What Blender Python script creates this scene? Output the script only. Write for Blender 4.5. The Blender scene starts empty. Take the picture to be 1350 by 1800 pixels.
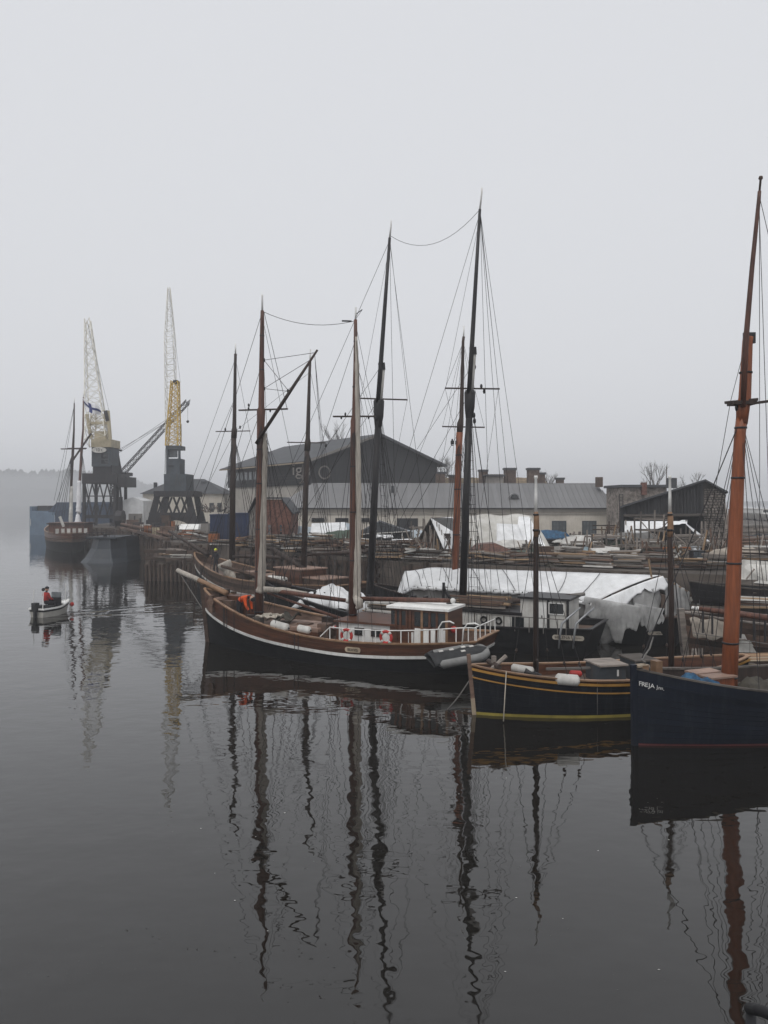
import bpy, math, random
from mathutils import Vector, Matrix
R = random.Random(11)
sc = bpy.context.scene
COL = sc.collection
V = Vector

# ------------------------------------------------------------------ camera
H, F, CX, HY = 6.5, 1350.0, 675.0, 880.0
cd = bpy.data.cameras.new('camera'); cam = bpy.data.objects.new('camera', cd); COL.objects.link(cam)
cam.location = (0, 0, H); cam.rotation_euler = (math.radians(90), 0, 0)
cd.sensor_fit = 'VERTICAL'; cd.sensor_height = 36.0; cd.sensor_width = 27.0; cd.lens = 27.0
cd.shift_y = -20.0/1800.0; cd.clip_start = 0.1; cd.clip_end = 5000
sc.camera = cam
# ------------------------------------------------------------------ sky, sun, exposure
SUN_EL, SUN_ROT = math.radians(58), math.radians(200)
w = bpy.data.worlds.new('World'); sc.world = w; w.use_nodes = True
nt = w.node_tree; nt.nodes.clear()
sky = nt.nodes.new('ShaderNodeTexSky'); sky.sky_type = 'NISHITA'; sky.sun_disc = False
sky.sun_elevation = SUN_EL; sky.sun_rotation = SUN_ROT; sky.air_density = 2.0; sky.dust_density = 8.0; sky.ozone_density = 1.0
hs = nt.nodes.new('ShaderNodeHueSaturation'); hs.inputs['Saturation'].default_value = 0.18
mx = nt.nodes.new('ShaderNodeMix'); mx.data_type = 'RGBA'; mx.inputs[0].default_value = 0.88
mx.inputs[7].default_value = (7.85, 8.0, 8.38, 1)
bg = nt.nodes.new('ShaderNodeBackground'); bg.inputs['Strength'].default_value = 0.10
wo = nt.nodes.new('ShaderNodeOutputWorld')
nt.links.new(sky.outputs[0], hs.inputs['Color']); nt.links.new(hs.outputs[0], mx.inputs[6])
nt.links.new(mx.outputs[2], bg.inputs[0]); nt.links.new(bg.outputs[0], wo.inputs[0])
sl = bpy.data.lights.new('sun', 'SUN'); sl.energy = 1.3; sl.angle = math.radians(40); sl.color = (1, .97, .93)
so = bpy.data.objects.new('sun', sl); COL.objects.link(so)
so.rotation_euler = (math.radians(90)-SUN_EL, 0, math.pi - SUN_ROT + math.radians(0))
sc.view_settings.view_transform = 'Standard'; sc.view_settings.look = 'None'
sc.view_settings.exposure = 0.0; sc.view_settings.gamma = 1.0; sc.view_settings.use_curve_mapping = False
cy = sc.cycles
cy.use_denoising = True; cy.max_bounces = 7; cy.volume_bounces = 2; cy.transparent_max_bounces = 8
cy.diffuse_bounces = 3; cy.glossy_bounces = 3; cy.sample_clamp_indirect = 6.0

# ------------------------------------------------------------------ pixel of the photograph -> point of the place
def at(px, py, d): return V(((px-CX)*d/F, d, H-(py-HY)*d/F))
def gp(px, d, z): return V(((px-CX)*d/F, d, z))
def m_(pxl, d): return pxl*d/F

# ------------------------------------------------------------------ materials
MATS = {}
def mat(name, col, rough=.8, var=.25, scale=2.0, col2=None, bump=.15, stretch=(1,1,1), metallic=0., spec=.3, rnd=.12, trans=0., edge=(.35,.7), streak=None, samt=.5):
    if name in MATS: return MATS[name]
    m = bpy.data.materials.new(name); m.use_nodes = True; t = m.node_tree; N = t.nodes; Lk = t.links
    b = N['Principled BSDF']
    tc = N.new('ShaderNodeTexCoord'); mp = N.new('ShaderNodeMapping'); mp.inputs['Scale'].default_value = stretch
    n1 = N.new('ShaderNodeTexNoise'); n1.inputs['Scale'].default_value = scale; n1.inputs['Detail'].default_value = 7; n1.inputs['Roughness'].default_value = .62
    Lk.new(tc.outputs['Object'], mp.inputs[0]); Lk.new(mp.outputs[0], n1.inputs[0])
    rp = N.new('ShaderNodeValToRGB'); rp.color_ramp.elements[0].position = edge[0]; rp.color_ramp.elements[1].position = edge[1]
    c0 = tuple(c*(1-var) for c in col); c1 = tuple(min(1, c*(1+var*.6)) for c in col) if col2 is None else col2
    rp.color_ramp.elements[0].color = (*c0, 1); rp.color_ramp.elements[1].color = (*c1, 1)
    Lk.new(n1.outputs[0], rp.inputs[0])
    n2 = N.new('ShaderNodeTexNoise'); n2.inputs['Scale'].default_value = scale*.23; n2.inputs['Detail'].default_value = 4
    Lk.new(mp.outputs[0], n2.inputs[0])
    mr = N.new('ShaderNodeMapRange'); mr.inputs[1].default_value = .3; mr.inputs[2].default_value = .7; mr.inputs[3].default_value = 1-var*.7; mr.inputs[4].default_value = 1+var*.4
    Lk.new(n2.outputs[0], mr.inputs[0])
    oi = N.new('ShaderNodeObjectInfo'); m2 = N.new('ShaderNodeMapRange'); m2.inputs[3].default_value = 1-rnd; m2.inputs[4].default_value = 1+rnd
    Lk.new(oi.outputs['Random'], m2.inputs[0])
    mu = N.new('ShaderNodeMath'); mu.operation = 'MULTIPLY'; Lk.new(mr.outputs[0], mu.inputs[0]); Lk.new(m2.outputs[0], mu.inputs[1])
    vm = N.new('ShaderNodeVectorMath'); vm.operation = 'SCALE'; Lk.new(rp.outputs[0], vm.inputs[0]); Lk.new(mu.outputs[0], vm.inputs['Scale'])
    if streak:
        mp3 = N.new('ShaderNodeMapping'); mp3.inputs['Scale'].default_value = (3.2,3.2,.35); Lk.new(tc.outputs['Object'], mp3.inputs[0])
        n3 = N.new('ShaderNodeTexNoise'); n3.inputs['Scale'].default_value = 1.6; n3.inputs['Detail'].default_value = 8; n3.inputs['Roughness'].default_value = .7; Lk.new(mp3.outputs[0], n3.inputs[0])
        m3 = N.new('ShaderNodeMapRange'); m3.inputs[1].default_value = .5; m3.inputs[2].default_value = .74; m3.inputs[3].default_value = 0; m3.inputs[4].default_value = samt; Lk.new(n3.outputs[0], m3.inputs[0])
        mc = N.new('ShaderNodeMix'); mc.data_type = 'RGBA'; Lk.new(m3.outputs[0], mc.inputs[0]); Lk.new(vm.outputs[0], mc.inputs[6]); mc.inputs[7].default_value = (*streak, 1)
        vm = N.new('ShaderNodeVectorMath'); vm.operation = 'SCALE'; vm.inputs['Scale'].default_value = 1.0; Lk.new(mc.outputs[2], vm.inputs[0])
    Lk.new(vm.outputs[0], b.inputs['Base Color'])
    b.inputs['Roughness'].default_value = rough; b.inputs['Metallic'].default_value = metallic
    b.inputs['Specular IOR Level'].default_value = spec
    if bump:
        bp = N.new('ShaderNodeBump'); bp.inputs['Strength'].default_value = bump; bp.inputs['Distance'].default_value = .05
        Lk.new(n1.outputs[0], bp.inputs['Height']); Lk.new(bp.outputs[0], b.inputs['Normal'])
    if trans:
        b.inputs['Transmission Weight'].default_value = 0
        tr = N.new('ShaderNodeBsdfTranslucent'); Lk.new(vm.outputs[0], tr.inputs[0])
        tp = N.new('ShaderNodeBsdfTransparent')
        a = N.new('ShaderNodeMixShader'); a.inputs[0].default_value = .35; Lk.new(b.outputs[0], a.inputs[1]); Lk.new(tr.outputs[0], a.inputs[2])
        c = N.new('ShaderNodeMixShader'); c.inputs[0].default_value = trans; Lk.new(a.outputs[0], c.inputs[1]); Lk.new(tp.outputs[0], c.inputs[2])
        Lk.new(c.outputs[0], N['Material Output'].inputs[0])
    MATS[name] = m; return m

black_hull = mat('black tarred hull', (.007,.0075,.009), .6, .3, .9, bump=.12, stretch=(1,1,3), spec=.15, col2=(.011,.0115,.013), streak=(.04,.036,.032), samt=.3)
navy_hull = mat('navy hull paint', (.006,.010,.020), .5, .25, .8, bump=.1, stretch=(1,1,4), spec=.2, streak=(.045,.05,.058), samt=.38)
blueblack = mat('blue black hull paint', (.005,.007,.012), .5, .3, .8, bump=.08, spec=.2, streak=(.045,.046,.052), samt=.4)
varnish = mat('varnished brown bulwark', (.105,.040,.020), .42, .45, 1.6, bump=.1, stretch=(.6,.6,5), spec=.4, streak=(.04,.022,.015), samt=.75)
brownwood = mat('brown spar wood', (.118,.048,.031), .5, .5, 2.5, stretch=(4,4,.5), spec=.35, streak=(.045,.022,.016), samt=.7)
orangewood = mat('oiled pine spar', (.25,.072,.026), .48, .35, 2.0, stretch=(5,5,.5), spec=.35, streak=(.12,.045,.025), samt=.7)
darkwood = mat('dark brown wood', (.038,.024,.019), .6, .35, 2.5, stretch=(4,4,.6), streak=(.075,.05,.04), samt=.5)
blackspar = mat('black spar paint', (.011,.010,.012), .45, .3, 3, spec=.35, streak=(.05,.045,.045), samt=.5)
greywood = mat('weathered grey timber', (.20,.175,.155), .9, .45, 2.2, stretch=(.6,3,3), rnd=.6)
tanwood = mat('fresh tan timber', (.30,.205,.125), .8, .35, 2.2, stretch=(.6,3,3), rnd=.45)
ruddywood = mat('brown weathered timber', (.115,.074,.056), .85, .45, 2.0, stretch=(.6,3,3), rnd=.6)
deckwood = mat('wet deck planks', (.13,.085,.062), .5, .45, 1.5, stretch=(1,6,1))
hatchwood = mat('pinkish hatch cover', (.30,.20,.155), .55, .4, 1.8)
caprail = mat('oiled caprail', (.26,.155,.09), .5, .35, 2)
palerail = mat('pale worn rail', (.36,.29,.21), .6, .3, 2)
white = mat('white paint', (.72,.72,.70), .5, .16, 2.0, bump=.05, col2=(.80,.80,.78), streak=(.42,.37,.31), samt=.55)
dirtywhite = mat('dirty white paint', (.58,.57,.54), .6, .3, 1.5, bump=.08, streak=(.30,.26,.22), samt=.65)
sailcloth = mat('furled cream sailcloth', (.40,.365,.32), .9, .3, 3.5, stretch=(5,5,.6), bump=.4)
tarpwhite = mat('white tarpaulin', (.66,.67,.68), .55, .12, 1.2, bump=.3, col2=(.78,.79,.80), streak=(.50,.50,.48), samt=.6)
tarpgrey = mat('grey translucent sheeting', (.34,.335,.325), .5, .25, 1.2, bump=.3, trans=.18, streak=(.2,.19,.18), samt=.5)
tarpthin = mat('thin clear plastic sheet', (.55,.55,.545), .35, .3, 1.5, bump=.4, trans=.36)
tarpblue = mat('pale blue tarpaulin', (.36,.41,.45), .6, .25, 1.0, bump=.3)
ochre = mat('ochre yellow paint', (.36,.19,.045), .45, .2, 3)
yellowboot = mat('dull yellow boot stripe', (.27,.22,.045), .55, .3, 2)
redboot = mat('dull red boot stripe', (.11,.03,.03), .6, .3, 2)
rope_d = mat('dark tarred rope', (.03,.028,.03), .85, .2, 5, bump=0)
rope_g = mat('grey rope', (.16,.15,.14), .85, .2, 5, bump=0)
rope_l = mat('pale rope', (.42,.38,.32), .85, .2, 5, bump=0)
glass = mat('dark window glass', (.015,.018,.02), .08, .2, 1, bump=0, spec=.6)
paleglass = mat('misty window glass', (.13,.15,.16), .15, .3, 2, bump=0, spec=.6)
iron = mat('dark iron', (.03,.03,.033), .55, .3, 3, metallic=.2)
steel = mat('galvanised steel', (.3,.31,.32), .45, .25, 3, metallic=.5)
cream = mat('cream limewash wall', (.68,.63,.55), .9, .2, .5, bump=.12, col2=(.76,.71,.63), streak=(.42,.37,.31), samt=.7)
creamtrim = mat('grey cornice trim', (.46,.43,.39), .9, .2, .8)
roofmetal = mat('grey sheet metal roof', (.20,.20,.205), .5, .22, .6, metallic=.15, rnd=.10, stretch=(1,1,1), streak=(.13,.125,.12), samt=.7)
charcoal = mat('charcoal stained boarding', (.036,.037,.041), .85, .25, 1.5, stretch=(6,6,.4), bump=.25, streak=(.075,.072,.07), samt=.5)
roofdark = mat('dark felt roof', (.062,.066,.073), .75, .2, .7, streak=(.10,.10,.10), samt=.5)
brickm = mat('red brick', (.16,.068,.050), .9, .45, 5, bump=.5, col2=(.21,.105,.08))
greybrick = mat('sooty grey brick', (.12,.085,.068), .9, .4, 4, bump=.4)
greyrender = mat('grey render', (.22,.205,.19), .9, .3, 1.0)
stone = mat('fieldstone', (.32,.28,.25), .9, .65, 3.0, rnd=.35, bump=.5)
mortar = mat('stone wall mortar', (.055,.05,.046), .95, .35, 3.0)
slate = mat('slate blue crane paint', (.058,.070,.082), .6, .3, 1.2, bump=.1, streak=(.09,.06,.045), samt=.6)
darksteel = mat('dark crane steel', (.028,.028,.032), .6, .3, 1.5, streak=(.07,.042,.03), samt=.6)
craneyellow = mat('yellow crane paint', (.62,.40,.06), .55, .25, 1.5)
cranecream = mat('cream crane paint', (.45,.39,.27), .6, .25, 1.2)
cranepale = mat('haze paled crane paint', (.60,.58,.51), .6, .2, 1.2)  # jib paint lightened to stand in for fog fading the crane tops
bluecont = mat('dark blue container paint', (.020,.034,.085), .55, .3, 1.2, streak=(.05,.045,.05), samt=.5)
bluehullm = mat('light blue hull paint', (.11,.165,.235), .55, .2, .6, streak=(.09,.08,.08), samt=.5)
bluedark = mat('deep blue hull paint', (.026,.046,.085), .6, .25, .5)
greyhull = mat('slate grey gate plating', (.024,.031,.041), .5, .2, .5, bump=.08, streak=(.06,.055,.05), samt=.5)
tankblue = mat('pale blue tank paint', (.24,.34,.40), .5, .3, 2.5, col2=(.33,.42,.46))
greenp = mat('faded green paint', (.065,.092,.068), .7, .35, 1.5)
concrete = mat('stained quay concrete', (.13,.108,.092), .85, .5, .7, bump=.4, streak=(.04,.03,.026), samt=.7)
yardm = mat('muddy yard gravel', (.11,.095,.083), .95, .5, 1.2, bump=.7)
quaytimber = mat('wet quay timber', (.082,.058,.046), .8, .5, 1.5, rnd=.35)
earth = mat('dry grass bank', (.17,.13,.085), .95, .4, 1.5, bump=.6)
hillm = mat('far hillside', (.05,.05,.045), 1, .3, .05, bump=0)
bark = mat('bare tree bark', (.085,.075,.068), .95, .3, 3)
redp = mat('red paint', (.42,.035,.03), .5, .2, 3)
orangep = mat('orange cloth', (.75,.10,.02), .8, .2, 5)
redcloth = mat('red jacket cloth', (.33,.022,.02), .8, .2, 5)
hivis = mat('yellow safety helmet', (.55,.62,.03), .5, .1, 5)
skin = mat('skin', (.42,.25,.18), .6, .1, 5)
darkcloth = mat('dark cloth', (.02,.02,.025), .9, .3, 5)
bluecloth = mat('blue folded tarpaulin', (.022,.06,.14), .6, .4, 6, bump=.4, col2=(.03,.13,.24))
stainedcanvas = mat('stained canvas', (.33,.29,.245), .9, .4, 2.5, bump=.3)
olive = mat('olive canvas', (.075,.068,.055), .9, .35, 3, bump=.4)
rubber = mat('grey inflatable rubber', (.20,.20,.195), .6, .2, 3, bump=.05)
rubberdark = mat('dark rubber cover', (.03,.031,.033), .7, .3, 4)
rust = mat('rusty orange steel', (.28,.095,.03), .7, .4, 3)
lettersd = mat('dark lettering', (.03,.025,.02), .7, .1, 5, bump=0)
letterw = mat('white lettering', (.7,.7,.68), .6, .1, 5, bump=0)
flagblue = mat('flag blue', (.02,.035,.16), .8, .1, 5, bump=0)
flagwhite = mat('flag white', (.72,.72,.74), .8, .1, 5, bump=0)

# ------------------------------------------------------------------ builders
ORG = {}
def org(p): return ORG[p.name] if p else V((0,0,0))
def tag(o, label, cat, group=None, kind=None):
    if label: o['label'] = label
    if cat: o['category'] = cat
    if group: o['group'] = group
    if kind: o['kind'] = kind
    return o
def thing(name, label, cat, loc, group=None):
    o = bpy.data.objects.new(name, None); COL.objects.link(o); o.location = loc; o.empty_display_size = .2
    ORG[o.name] = V(loc); return tag(o, label, cat, group)
def basis(z):
    z = z.normalized(); a = V((0,0,1)) if abs(z.z) < .9 else V((1,0,0))
    x = a.cross(z).normalized(); return x, z.cross(x), z
class MB:
    def __init__(s): s.v = []; s.f = []
    def add(s, vs, fs):
        k = len(s.v); s.v += [V(p) for p in vs]; s.f += [[i+k for i in f] for f in fs]; return s
    def box(s, c, size, ax=None):
        c = V(c); x, y, z = ax if ax else (V((1,0,0)), V((0,1,0)), V((0,0,1)))
        a, b, e = [q/2 for q in size]
        P = [c+x*i*a+y*j*b+z*k*e for i in (-1,1) for j in (-1,1) for k in (-1,1)]
        return s.add(P, [(0,1,3,2),(4,6,7,5),(0,4,5,1),(2,3,7,6),(0,2,6,4),(1,5,7,3)])
    def bar(s, a, b, w_, h=None):
        a, b = V(a), V(b); x, y, z = basis(b-a); return s.box((a+b)/2, (w_, h or w_, (b-a).length), (x, y, z))
    def tube(s, pts, rs, n=8, cap=True):
        pts = [V(p) for p in pts]; rs = rs if isinstance(rs, (list, tuple)) else [rs]*len(pts)
        k0 = len(s.v); x = None
        for i, p in enumerate(pts):
            t = pts[min(i+1, len(pts)-1)] - pts[max(i-1, 0)]
            if x is None: x, y, z = basis(t)
            else:
                z = t.normalized(); x = (x - z*x.dot(z)).normalized(); y = z.cross(x)
            for j in range(n):
                q = 2*math.pi*j/n; s.v.append(p + (x*math.cos(q)+y*math.sin(q))*rs[i])
        for i in range(len(pts)-1):
            for j in range(n):
                a = k0+i*n+j; b = k0+i*n+(j+1) % n; s.f.append([a, b, b+n, a+n])
        if cap:
            s.f.append([k0+j for j in range(n)][::-1]); s.f.append([k0+(len(pts)-1)*n+j for j in range(n)])
        return s
    def poly(s, pts, off):   # extruded polygon
        pts = [V(p) for p in pts]; off = V(off); n = len(pts)
        return s.add(pts+[p+off for p in pts], [list(range(n))[::-1], list(range(n, 2*n))]+[[i, (i+1) % n, n+(i+1) % n, n+i] for i in range(n)])
    def grid(s, rows):       # rows of points
        k = len(s.v); m = len(rows[0])
        for r in rows: s.v += [V(p) for p in r]
        for i in range(len(rows)-1):
            for j in range(m-1): s.f.append([k+i*m+j, k+i*m+j+1, k+(i+1)*m+j+1, k+(i+1)*m+j])
        return s
    def ball(s, c, r, n=10, sq=(1,1,1)):
        c = V(c); rows = []
        for i in range(n//2+1):
            ph = math.pi*i/(n//2); rows.append([c+V((math.sin(ph)*math.cos(2*math.pi*j/n)*r*sq[0], math.sin(ph)*math.sin(2*math.pi*j/n)*r*sq[1], math.cos(ph)*r*sq[2])) for j in range(n+1)])
        return s.grid(rows)
    def torus(s, c, ax, R_, r, n=16, k=8):
        x, y, z = basis(V(ax)); c = V(c)
        rows = []
        for i in range(n+1):
            q = 2*math.pi*i/n; d = x*math.cos(q)+y*math.sin(q)
            rows.append([c+d*R_+(d*math.cos(2*math.pi*j/k)+z*math.sin(2*math.pi*j/k))*r for j in range(k+1)])
        return s.grid(rows)
    def build(s, name, m, parent=None, smooth=False, base=None, solid=0.):
        o0 = org(parent)
        if parent is None: o0 = V(base) if base is not None else V((sum(p.x for p in s.v)/len(s.v), sum(p.y for p in s.v)/len(s.v), min(p.z for p in s.v)))
        me = bpy.data.meshes.new(name); me.from_pydata([tuple(p-o0) for p in s.v], [], s.f); me.update()
        if m: me.materials.append(m)
        if smooth: me.polygons.foreach_set('use_smooth', [True]*len(me.polygons))
        o = bpy.data.objects.new(name, me); COL.objects.link(o)
        if parent: o.parent = parent
        else: o.location = o0
        if solid:
            md = o.modifiers.new('thickness', 'SOLIDIFY'); md.thickness = solid; md.offset = 0
        ORG[o.name] = o0; return o
# shared unit meshes: box and cylinder pieces
UNIT = {}
def unit(kind, m):
    k = (kind, m.name)
    if k not in UNIT:
        b = MB()
        if kind == 'box': b.box((0,0,0), (1,1,1))
        elif kind == 'cyl': b.tube([(0,0,-.5),(0,0,.5)], [.5,.5], 10)
        elif kind == 'line': b.tube([(0,0,-.5),(0,0,.5)], [.5,.5], 5, cap=False)
        me = bpy.data.meshes.new(kind+' '+m.name); me.from_pydata([tuple(p) for p in b.v], [], b.f); me.materials.append(m); UNIT[k] = me
    return UNIT[k]
def put(name, me, M, parent):
    o = bpy.data.objects.new(name, me); COL.objects.link(o)
    if parent: o.parent = parent
    o.matrix_local = Matrix.Translation(-org(parent)) @ M
    ORG[o.name] = org(parent); return o
def frame(x, y, z, c): return Matrix(((x.x,y.x,z.x,c.x),(x.y,y.y,z.y,c.y),(x.z,y.z,z.z,c.z),(0,0,0,1)))
def piece(name, m, parent, c, size, rz=0., tilt=(0,0)):
    return put(name, unit('box', m), Matrix.Translation(V(c)) @ Matrix.Rotation(rz, 4, 'Z') @ Matrix.Rotation(tilt[0], 4, 'X') @ Matrix.Rotation(tilt[1], 4, 'Y') @ Matrix.Diagonal((*size, 1)), parent)
def stickp(name, m, parent, a, b, w_, h=None):       # square bar piece between two points
    a, b = V(a), V(b); x, y, z = basis(b-a)
    return put(name, unit('box', m), frame(x*w_, y*(h or w_), z*(b-a).length, (a+b)/2), parent)
def rod(name, m, parent, a, b, r, kind='cyl'):
    a, b = V(a), V(b); x, y, z = basis(b-a)
    return put(name, unit(kind, m), frame(x*2*r, y*2*r, z*(b-a).length, (a+b)/2), parent)
def line(name, parent, a, b, r=.012, m=None): return rod(name, m or rope_d, parent, a, b, r, 'line')
def sag(name, parent, a, b, drop, r=.012, m=None, n=12):
    a, b = V(a), V(b); return MB().tube([a.lerp(b, i/n)-V((0,0,drop*4*(i/n)*(1-i/n))) for i in range(n+1)], r, 5).build(name, m or rope_d, parent)
def spar(name, m, parent, pts, d, n=10):    # tapered spar through photo points (px,py,width_px) at one depth
    return MB().tube([at(p[0], p[1], d) for p in pts], [m_(p[2], d)/2 for p in pts], n).build(name, m, parent, smooth=True)
def text(body, size, c, xd, up, m, parent, name='lettering', depth=.004):
    cu = bpy.data.curves.new(name, 'FONT'); cu.body = body; cu.size = size; cu.align_x = 'CENTER'; cu.align_y = 'CENTER'; cu.extrude = depth
    tmp = bpy.data.objects.new(name, cu); COL.objects.link(tmp); bpy.context.view_layer.update()
    me = bpy.data.meshes.new_from_object(tmp.evaluated_get(bpy.context.evaluated_depsgraph_get())); bpy.data.objects.remove(tmp); bpy.data.curves.remove(cu)
    me.materials.clear(); me.materials.append(m); o = bpy.data.objects.new(name, me); COL.objects.link(o); o.parent = parent
    x = V(xd).normalized(); z = x.cross(V(up)).normalized(); y = z.cross(x)
    o.matrix_local = Matrix.Translation(-org(parent)) @ frame(x, y, z, V(c)); return o
def sm(x): x = max(0., min(1., x)); return x*x*(3-2*x)

# ------------------------------------------------------------------ water
def water_mat():
    m = bpy.data.materials.new('harbour water'); m.use_nodes = True; t = m.node_tree; N = t.nodes; Lk = t.links; b = N['Principled BSDF']
    b.inputs['Base Color'].default_value = (.008,.007,.0056,1); b.inputs['Roughness'].default_value = .015; b.inputs['IOR'].default_value = 1.55; b.inputs['Specular IOR Level'].default_value = .5
    tc = N.new('ShaderNodeTexCoord')
    def noise(scale, st, detail):
        mp = N.new('ShaderNodeMapping'); mp.inputs['Scale'].default_value = st; n = N.new('ShaderNodeTexNoise')
        n.inputs['Scale'].default_value = scale; n.inputs['Detail'].default_value = detail; n.inputs['Roughness'].default_value = .45
        Lk.new(tc.outputs['Object'], mp.inputs[0]); Lk.new(mp.outputs[0], n.inputs[0]); return n.outputs[0]
    def mth(op, a, c):
        q = N.new('ShaderNodeMath'); q.operation = op
        for i, z in enumerate((a, c)):
            if isinstance(z, (int, float)): q.inputs[i].default_value = z
            else: Lk.new(z, q.inputs[i])
        return q.outputs[0]
    hgt = mth('ADD', mth('MULTIPLY', noise(.95, (1.0,1.25,1), 2.0), .0135), mth('MULTIPLY', noise(3.3, (.8,1.3,1), 1.0), .0030))
    big = noise(.16, (1,1.6,1), 1.0)
    hgt = mth('MULTIPLY', hgt, mth('ADD', mth('MULTIPLY', big, 1.6), .15))
    # wake behind the motor boat: two low ridges trailing off to the right
    sx = N.new('ShaderNodeSeparateXYZ'); Lk.new(tc.outputs['Object'], sx.inputs[0])
    X, Y = sx.outputs[0], sx.outputs[1]
    for (x0, y0, dx, dy, amp) in ((-19.0, 43.6, .80, .60, .022), (-19.0, 43.0, .97, .24, .018)):
        al = mth('ADD', mth('MULTIPLY', mth('SUBTRACT', X, x0), dx), mth('MULTIPLY', mth('SUBTRACT', Y, y0), dy))
        ac = mth('SUBTRACT', mth('MULTIPLY', mth('SUBTRACT', X, x0), -dy), mth('MULTIPLY', mth('SUBTRACT', Y, y0), -dx))
        env = mth('MULTIPLY', mth('GREATER_THAN', al, 0), mth('POWER', 2.718, mth('MULTIPLY', mth('MULTIPLY', ac, ac), -1.6)))
        fal = mth('POWER', 2.718, mth('MULTIPLY', al, -.16))
        hgt = mth('ADD', hgt, mth('MULTIPLY', mth('MULTIPLY', mth('MULTIPLY', env, fal), amp), mth('COSINE', mth('MULTIPLY', ac, 5.0), 0)))
    bp = N.new('ShaderNodeBump'); bp.inputs['Strength'].default_value = 1.0; bp.inputs['Distance'].default_value = 1.0
    Lk.new(hgt, bp.inputs['Height']); Lk.new(bp.outputs[0], b.inputs['Normal'])
    fr_ = N.new('ShaderNodeMapRange'); fr_.inputs[1].default_value = .5; fr_.inputs[2].default_value = .68; fr_.inputs[3].default_value = .012; fr_.inputs[4].default_value = .07
    Lk.new(noise(.11, (.6,1.8,1), 3.0), fr_.inputs[0]); Lk.new(fr_.outputs[0], b.inputs['Roughness'])
    return m
wb = MB(); wb.grid([[(x, y, 0) for x in (-1120,-60,60,1120)] for y in (-40,100,300,1400)])
tag(wb.build('water', water_mat(), base=(0,0,0)), None, None, kind='structure')

# ------------------------------------------------------------------ far shore in the fog
def far_shore(name, d, x0, x1, top, seed):
    r = random.Random(seed); n = 60; rows = []
    for k in range(4):
        row = []
        for i in range(n+1):
            f = i/n; x = x0+(x1-x0)*f
            z = top(x)*(0, .55, .92, 1)[k]*(.92+.16*r.random())
            row.append((x, d+(0, 14, 40, 90)[k]+r.uniform(-2,2), z if k else -.5))
        rows.append(row)
    return tag(MB().grid(rows).build(name, hillm), None, None, kind='structure')
TOPF = lambda x: 3.5+2*math.sin(x*.012)+13*sm((-230-x)/90)+32*sm((-350-x)/210)
far_shore('hillside', 1230, -1090, 1090, TOPF, 3)
def wood(name, label, n, xr, yr, zf, hr, seed, m):
    r = random.Random(seed); b = MB()
    for _ in range(n):
        x, y = r.uniform(*xr), r.uniform(*yr); z = zf(x, y); h = r.uniform(*hr); wd = h*r.uniform(.22,.38)
        for q in range(5):
            c = V((x+r.uniform(-wd,wd)*.6, y+r.uniform(-wd,wd)*.6, z+h*r.uniform(.35,.95))); s_ = wd*r.uniform(.4,.75)
            P = [c+V((s_*math.cos(a*1.256+q), s_*math.sin(a*1.256+q), r.uniform(-.2,.2)*s_)) for a in range(5)]+[c+V((0,0,s_*1.5)), c-V((0,0,s_))]
            b.add(P, [(a, (a+1) % 5, 5) for a in range(5)]+[((a+1) % 5, a, 6) for a in range(5)])
        b.tube([(x,y,z-1),(x,y,z+h*.6)], [.3,.12], 4)
    return tag(b.build(name, m), label, 'trees', kind='stuff')
woodm = mat('misty tree foliage', (.04,.042,.036), 1, .3, .2, bump=0)
wood('far_wood', 'hazy wood along the far shore behind the blue barge', 1700, (-1060,-250), (1262,1322), lambda x, y: TOPF(x)*.9-2.5, (5,18), 5, woodm)

# ------------------------------------------------------------------ yard and quay
YZ = 2.8
def yardpoly(pts, z, name, m, wallm, depth=3.5):
    b = MB(); n = len(pts); b.add([(x,y,z) for x, y in pts], [list(range(n))])
    o = tag(b.build(name, m, base=(0,60,z)), None, None, kind='structure')
    w_ = MB()
    for i in range(n):
        (x, y), (x2, y2) = pts[i], pts[(i+1) % n]
        w_.add([(x,y,z-depth),(x2,y2,z-depth),(x2,y2,z),(x,y,z)], [(0,1,2,3)])
    w_.build('quay_wall', wallm, o); return o
YARD = [(-45.5,122),(-43.7,109.5),(-36.5,104),(-23.4,79),(-19.8,69.4),(-13.8,63.5),(-11.6,60.4),(-.2,48.0),(1.2,46.2),(14.8,39.2),(23,36.0),(60,22),(110,40),(110,195),(-42,195)]
yard = yardpoly(YARD, YZ, 'quay', yardm, concrete)
slip = yardpoly([(14.9,39.1),(14.6,36.4),(22,33.6),(40,27),(40,29),(23,35.9)], 1.55, 'slipway', yardm, concrete, 2.3)
block = MB().poly([(-19.4,62.4,-.7),(-14.0,61.4,-.7),(-12.4,63.6,-.7),(-16.5,69.0,-.7),(-18.6,69.4,-.7)], (0,0,2.45)); 
tag(block.build('quay', concrete), None, None, kind='structure')
# timber fender piles, walings and rubbing boards along the old quay face
def quay_face(a, b, n, z0=-.6, z1=2.75):
    a, b = V(a), V(b); u = (b-a).normalized(); nn = V((u.y, -u.x, 0)); nn = -nn if nn.y > 0 and abs(nn.y) > abs(nn.x) else nn
    if nn.x > 0 and abs(nn.x) > abs(nn.y): nn = -nn
    Ln = (b-a).length
    for i in range(n):
        p = a.lerp(b, (i+.5)/n)+nn*.16
        rod('fender_pile', quaytimber, yard, p+V((0,0,z0)), p+V((R.uniform(-.08,.08),0,z1-.1+R.uniform(-.35,.25))), .13+R.random()*.04)
    for z in (.5, 1.15, 1.8, 2.4):
        k = max(2, n//4)
        for i in range(k):
            stickp('waling', quaytimber, yard, a.lerp(b, i/k)+nn*.06+V((0,0,z+R.uniform(-.08,.08))), a.lerp(b, (i+.985)/k)+nn*.06+V((0,0,z+R.uniform(-.08,.08))), .14, .28)
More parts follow.
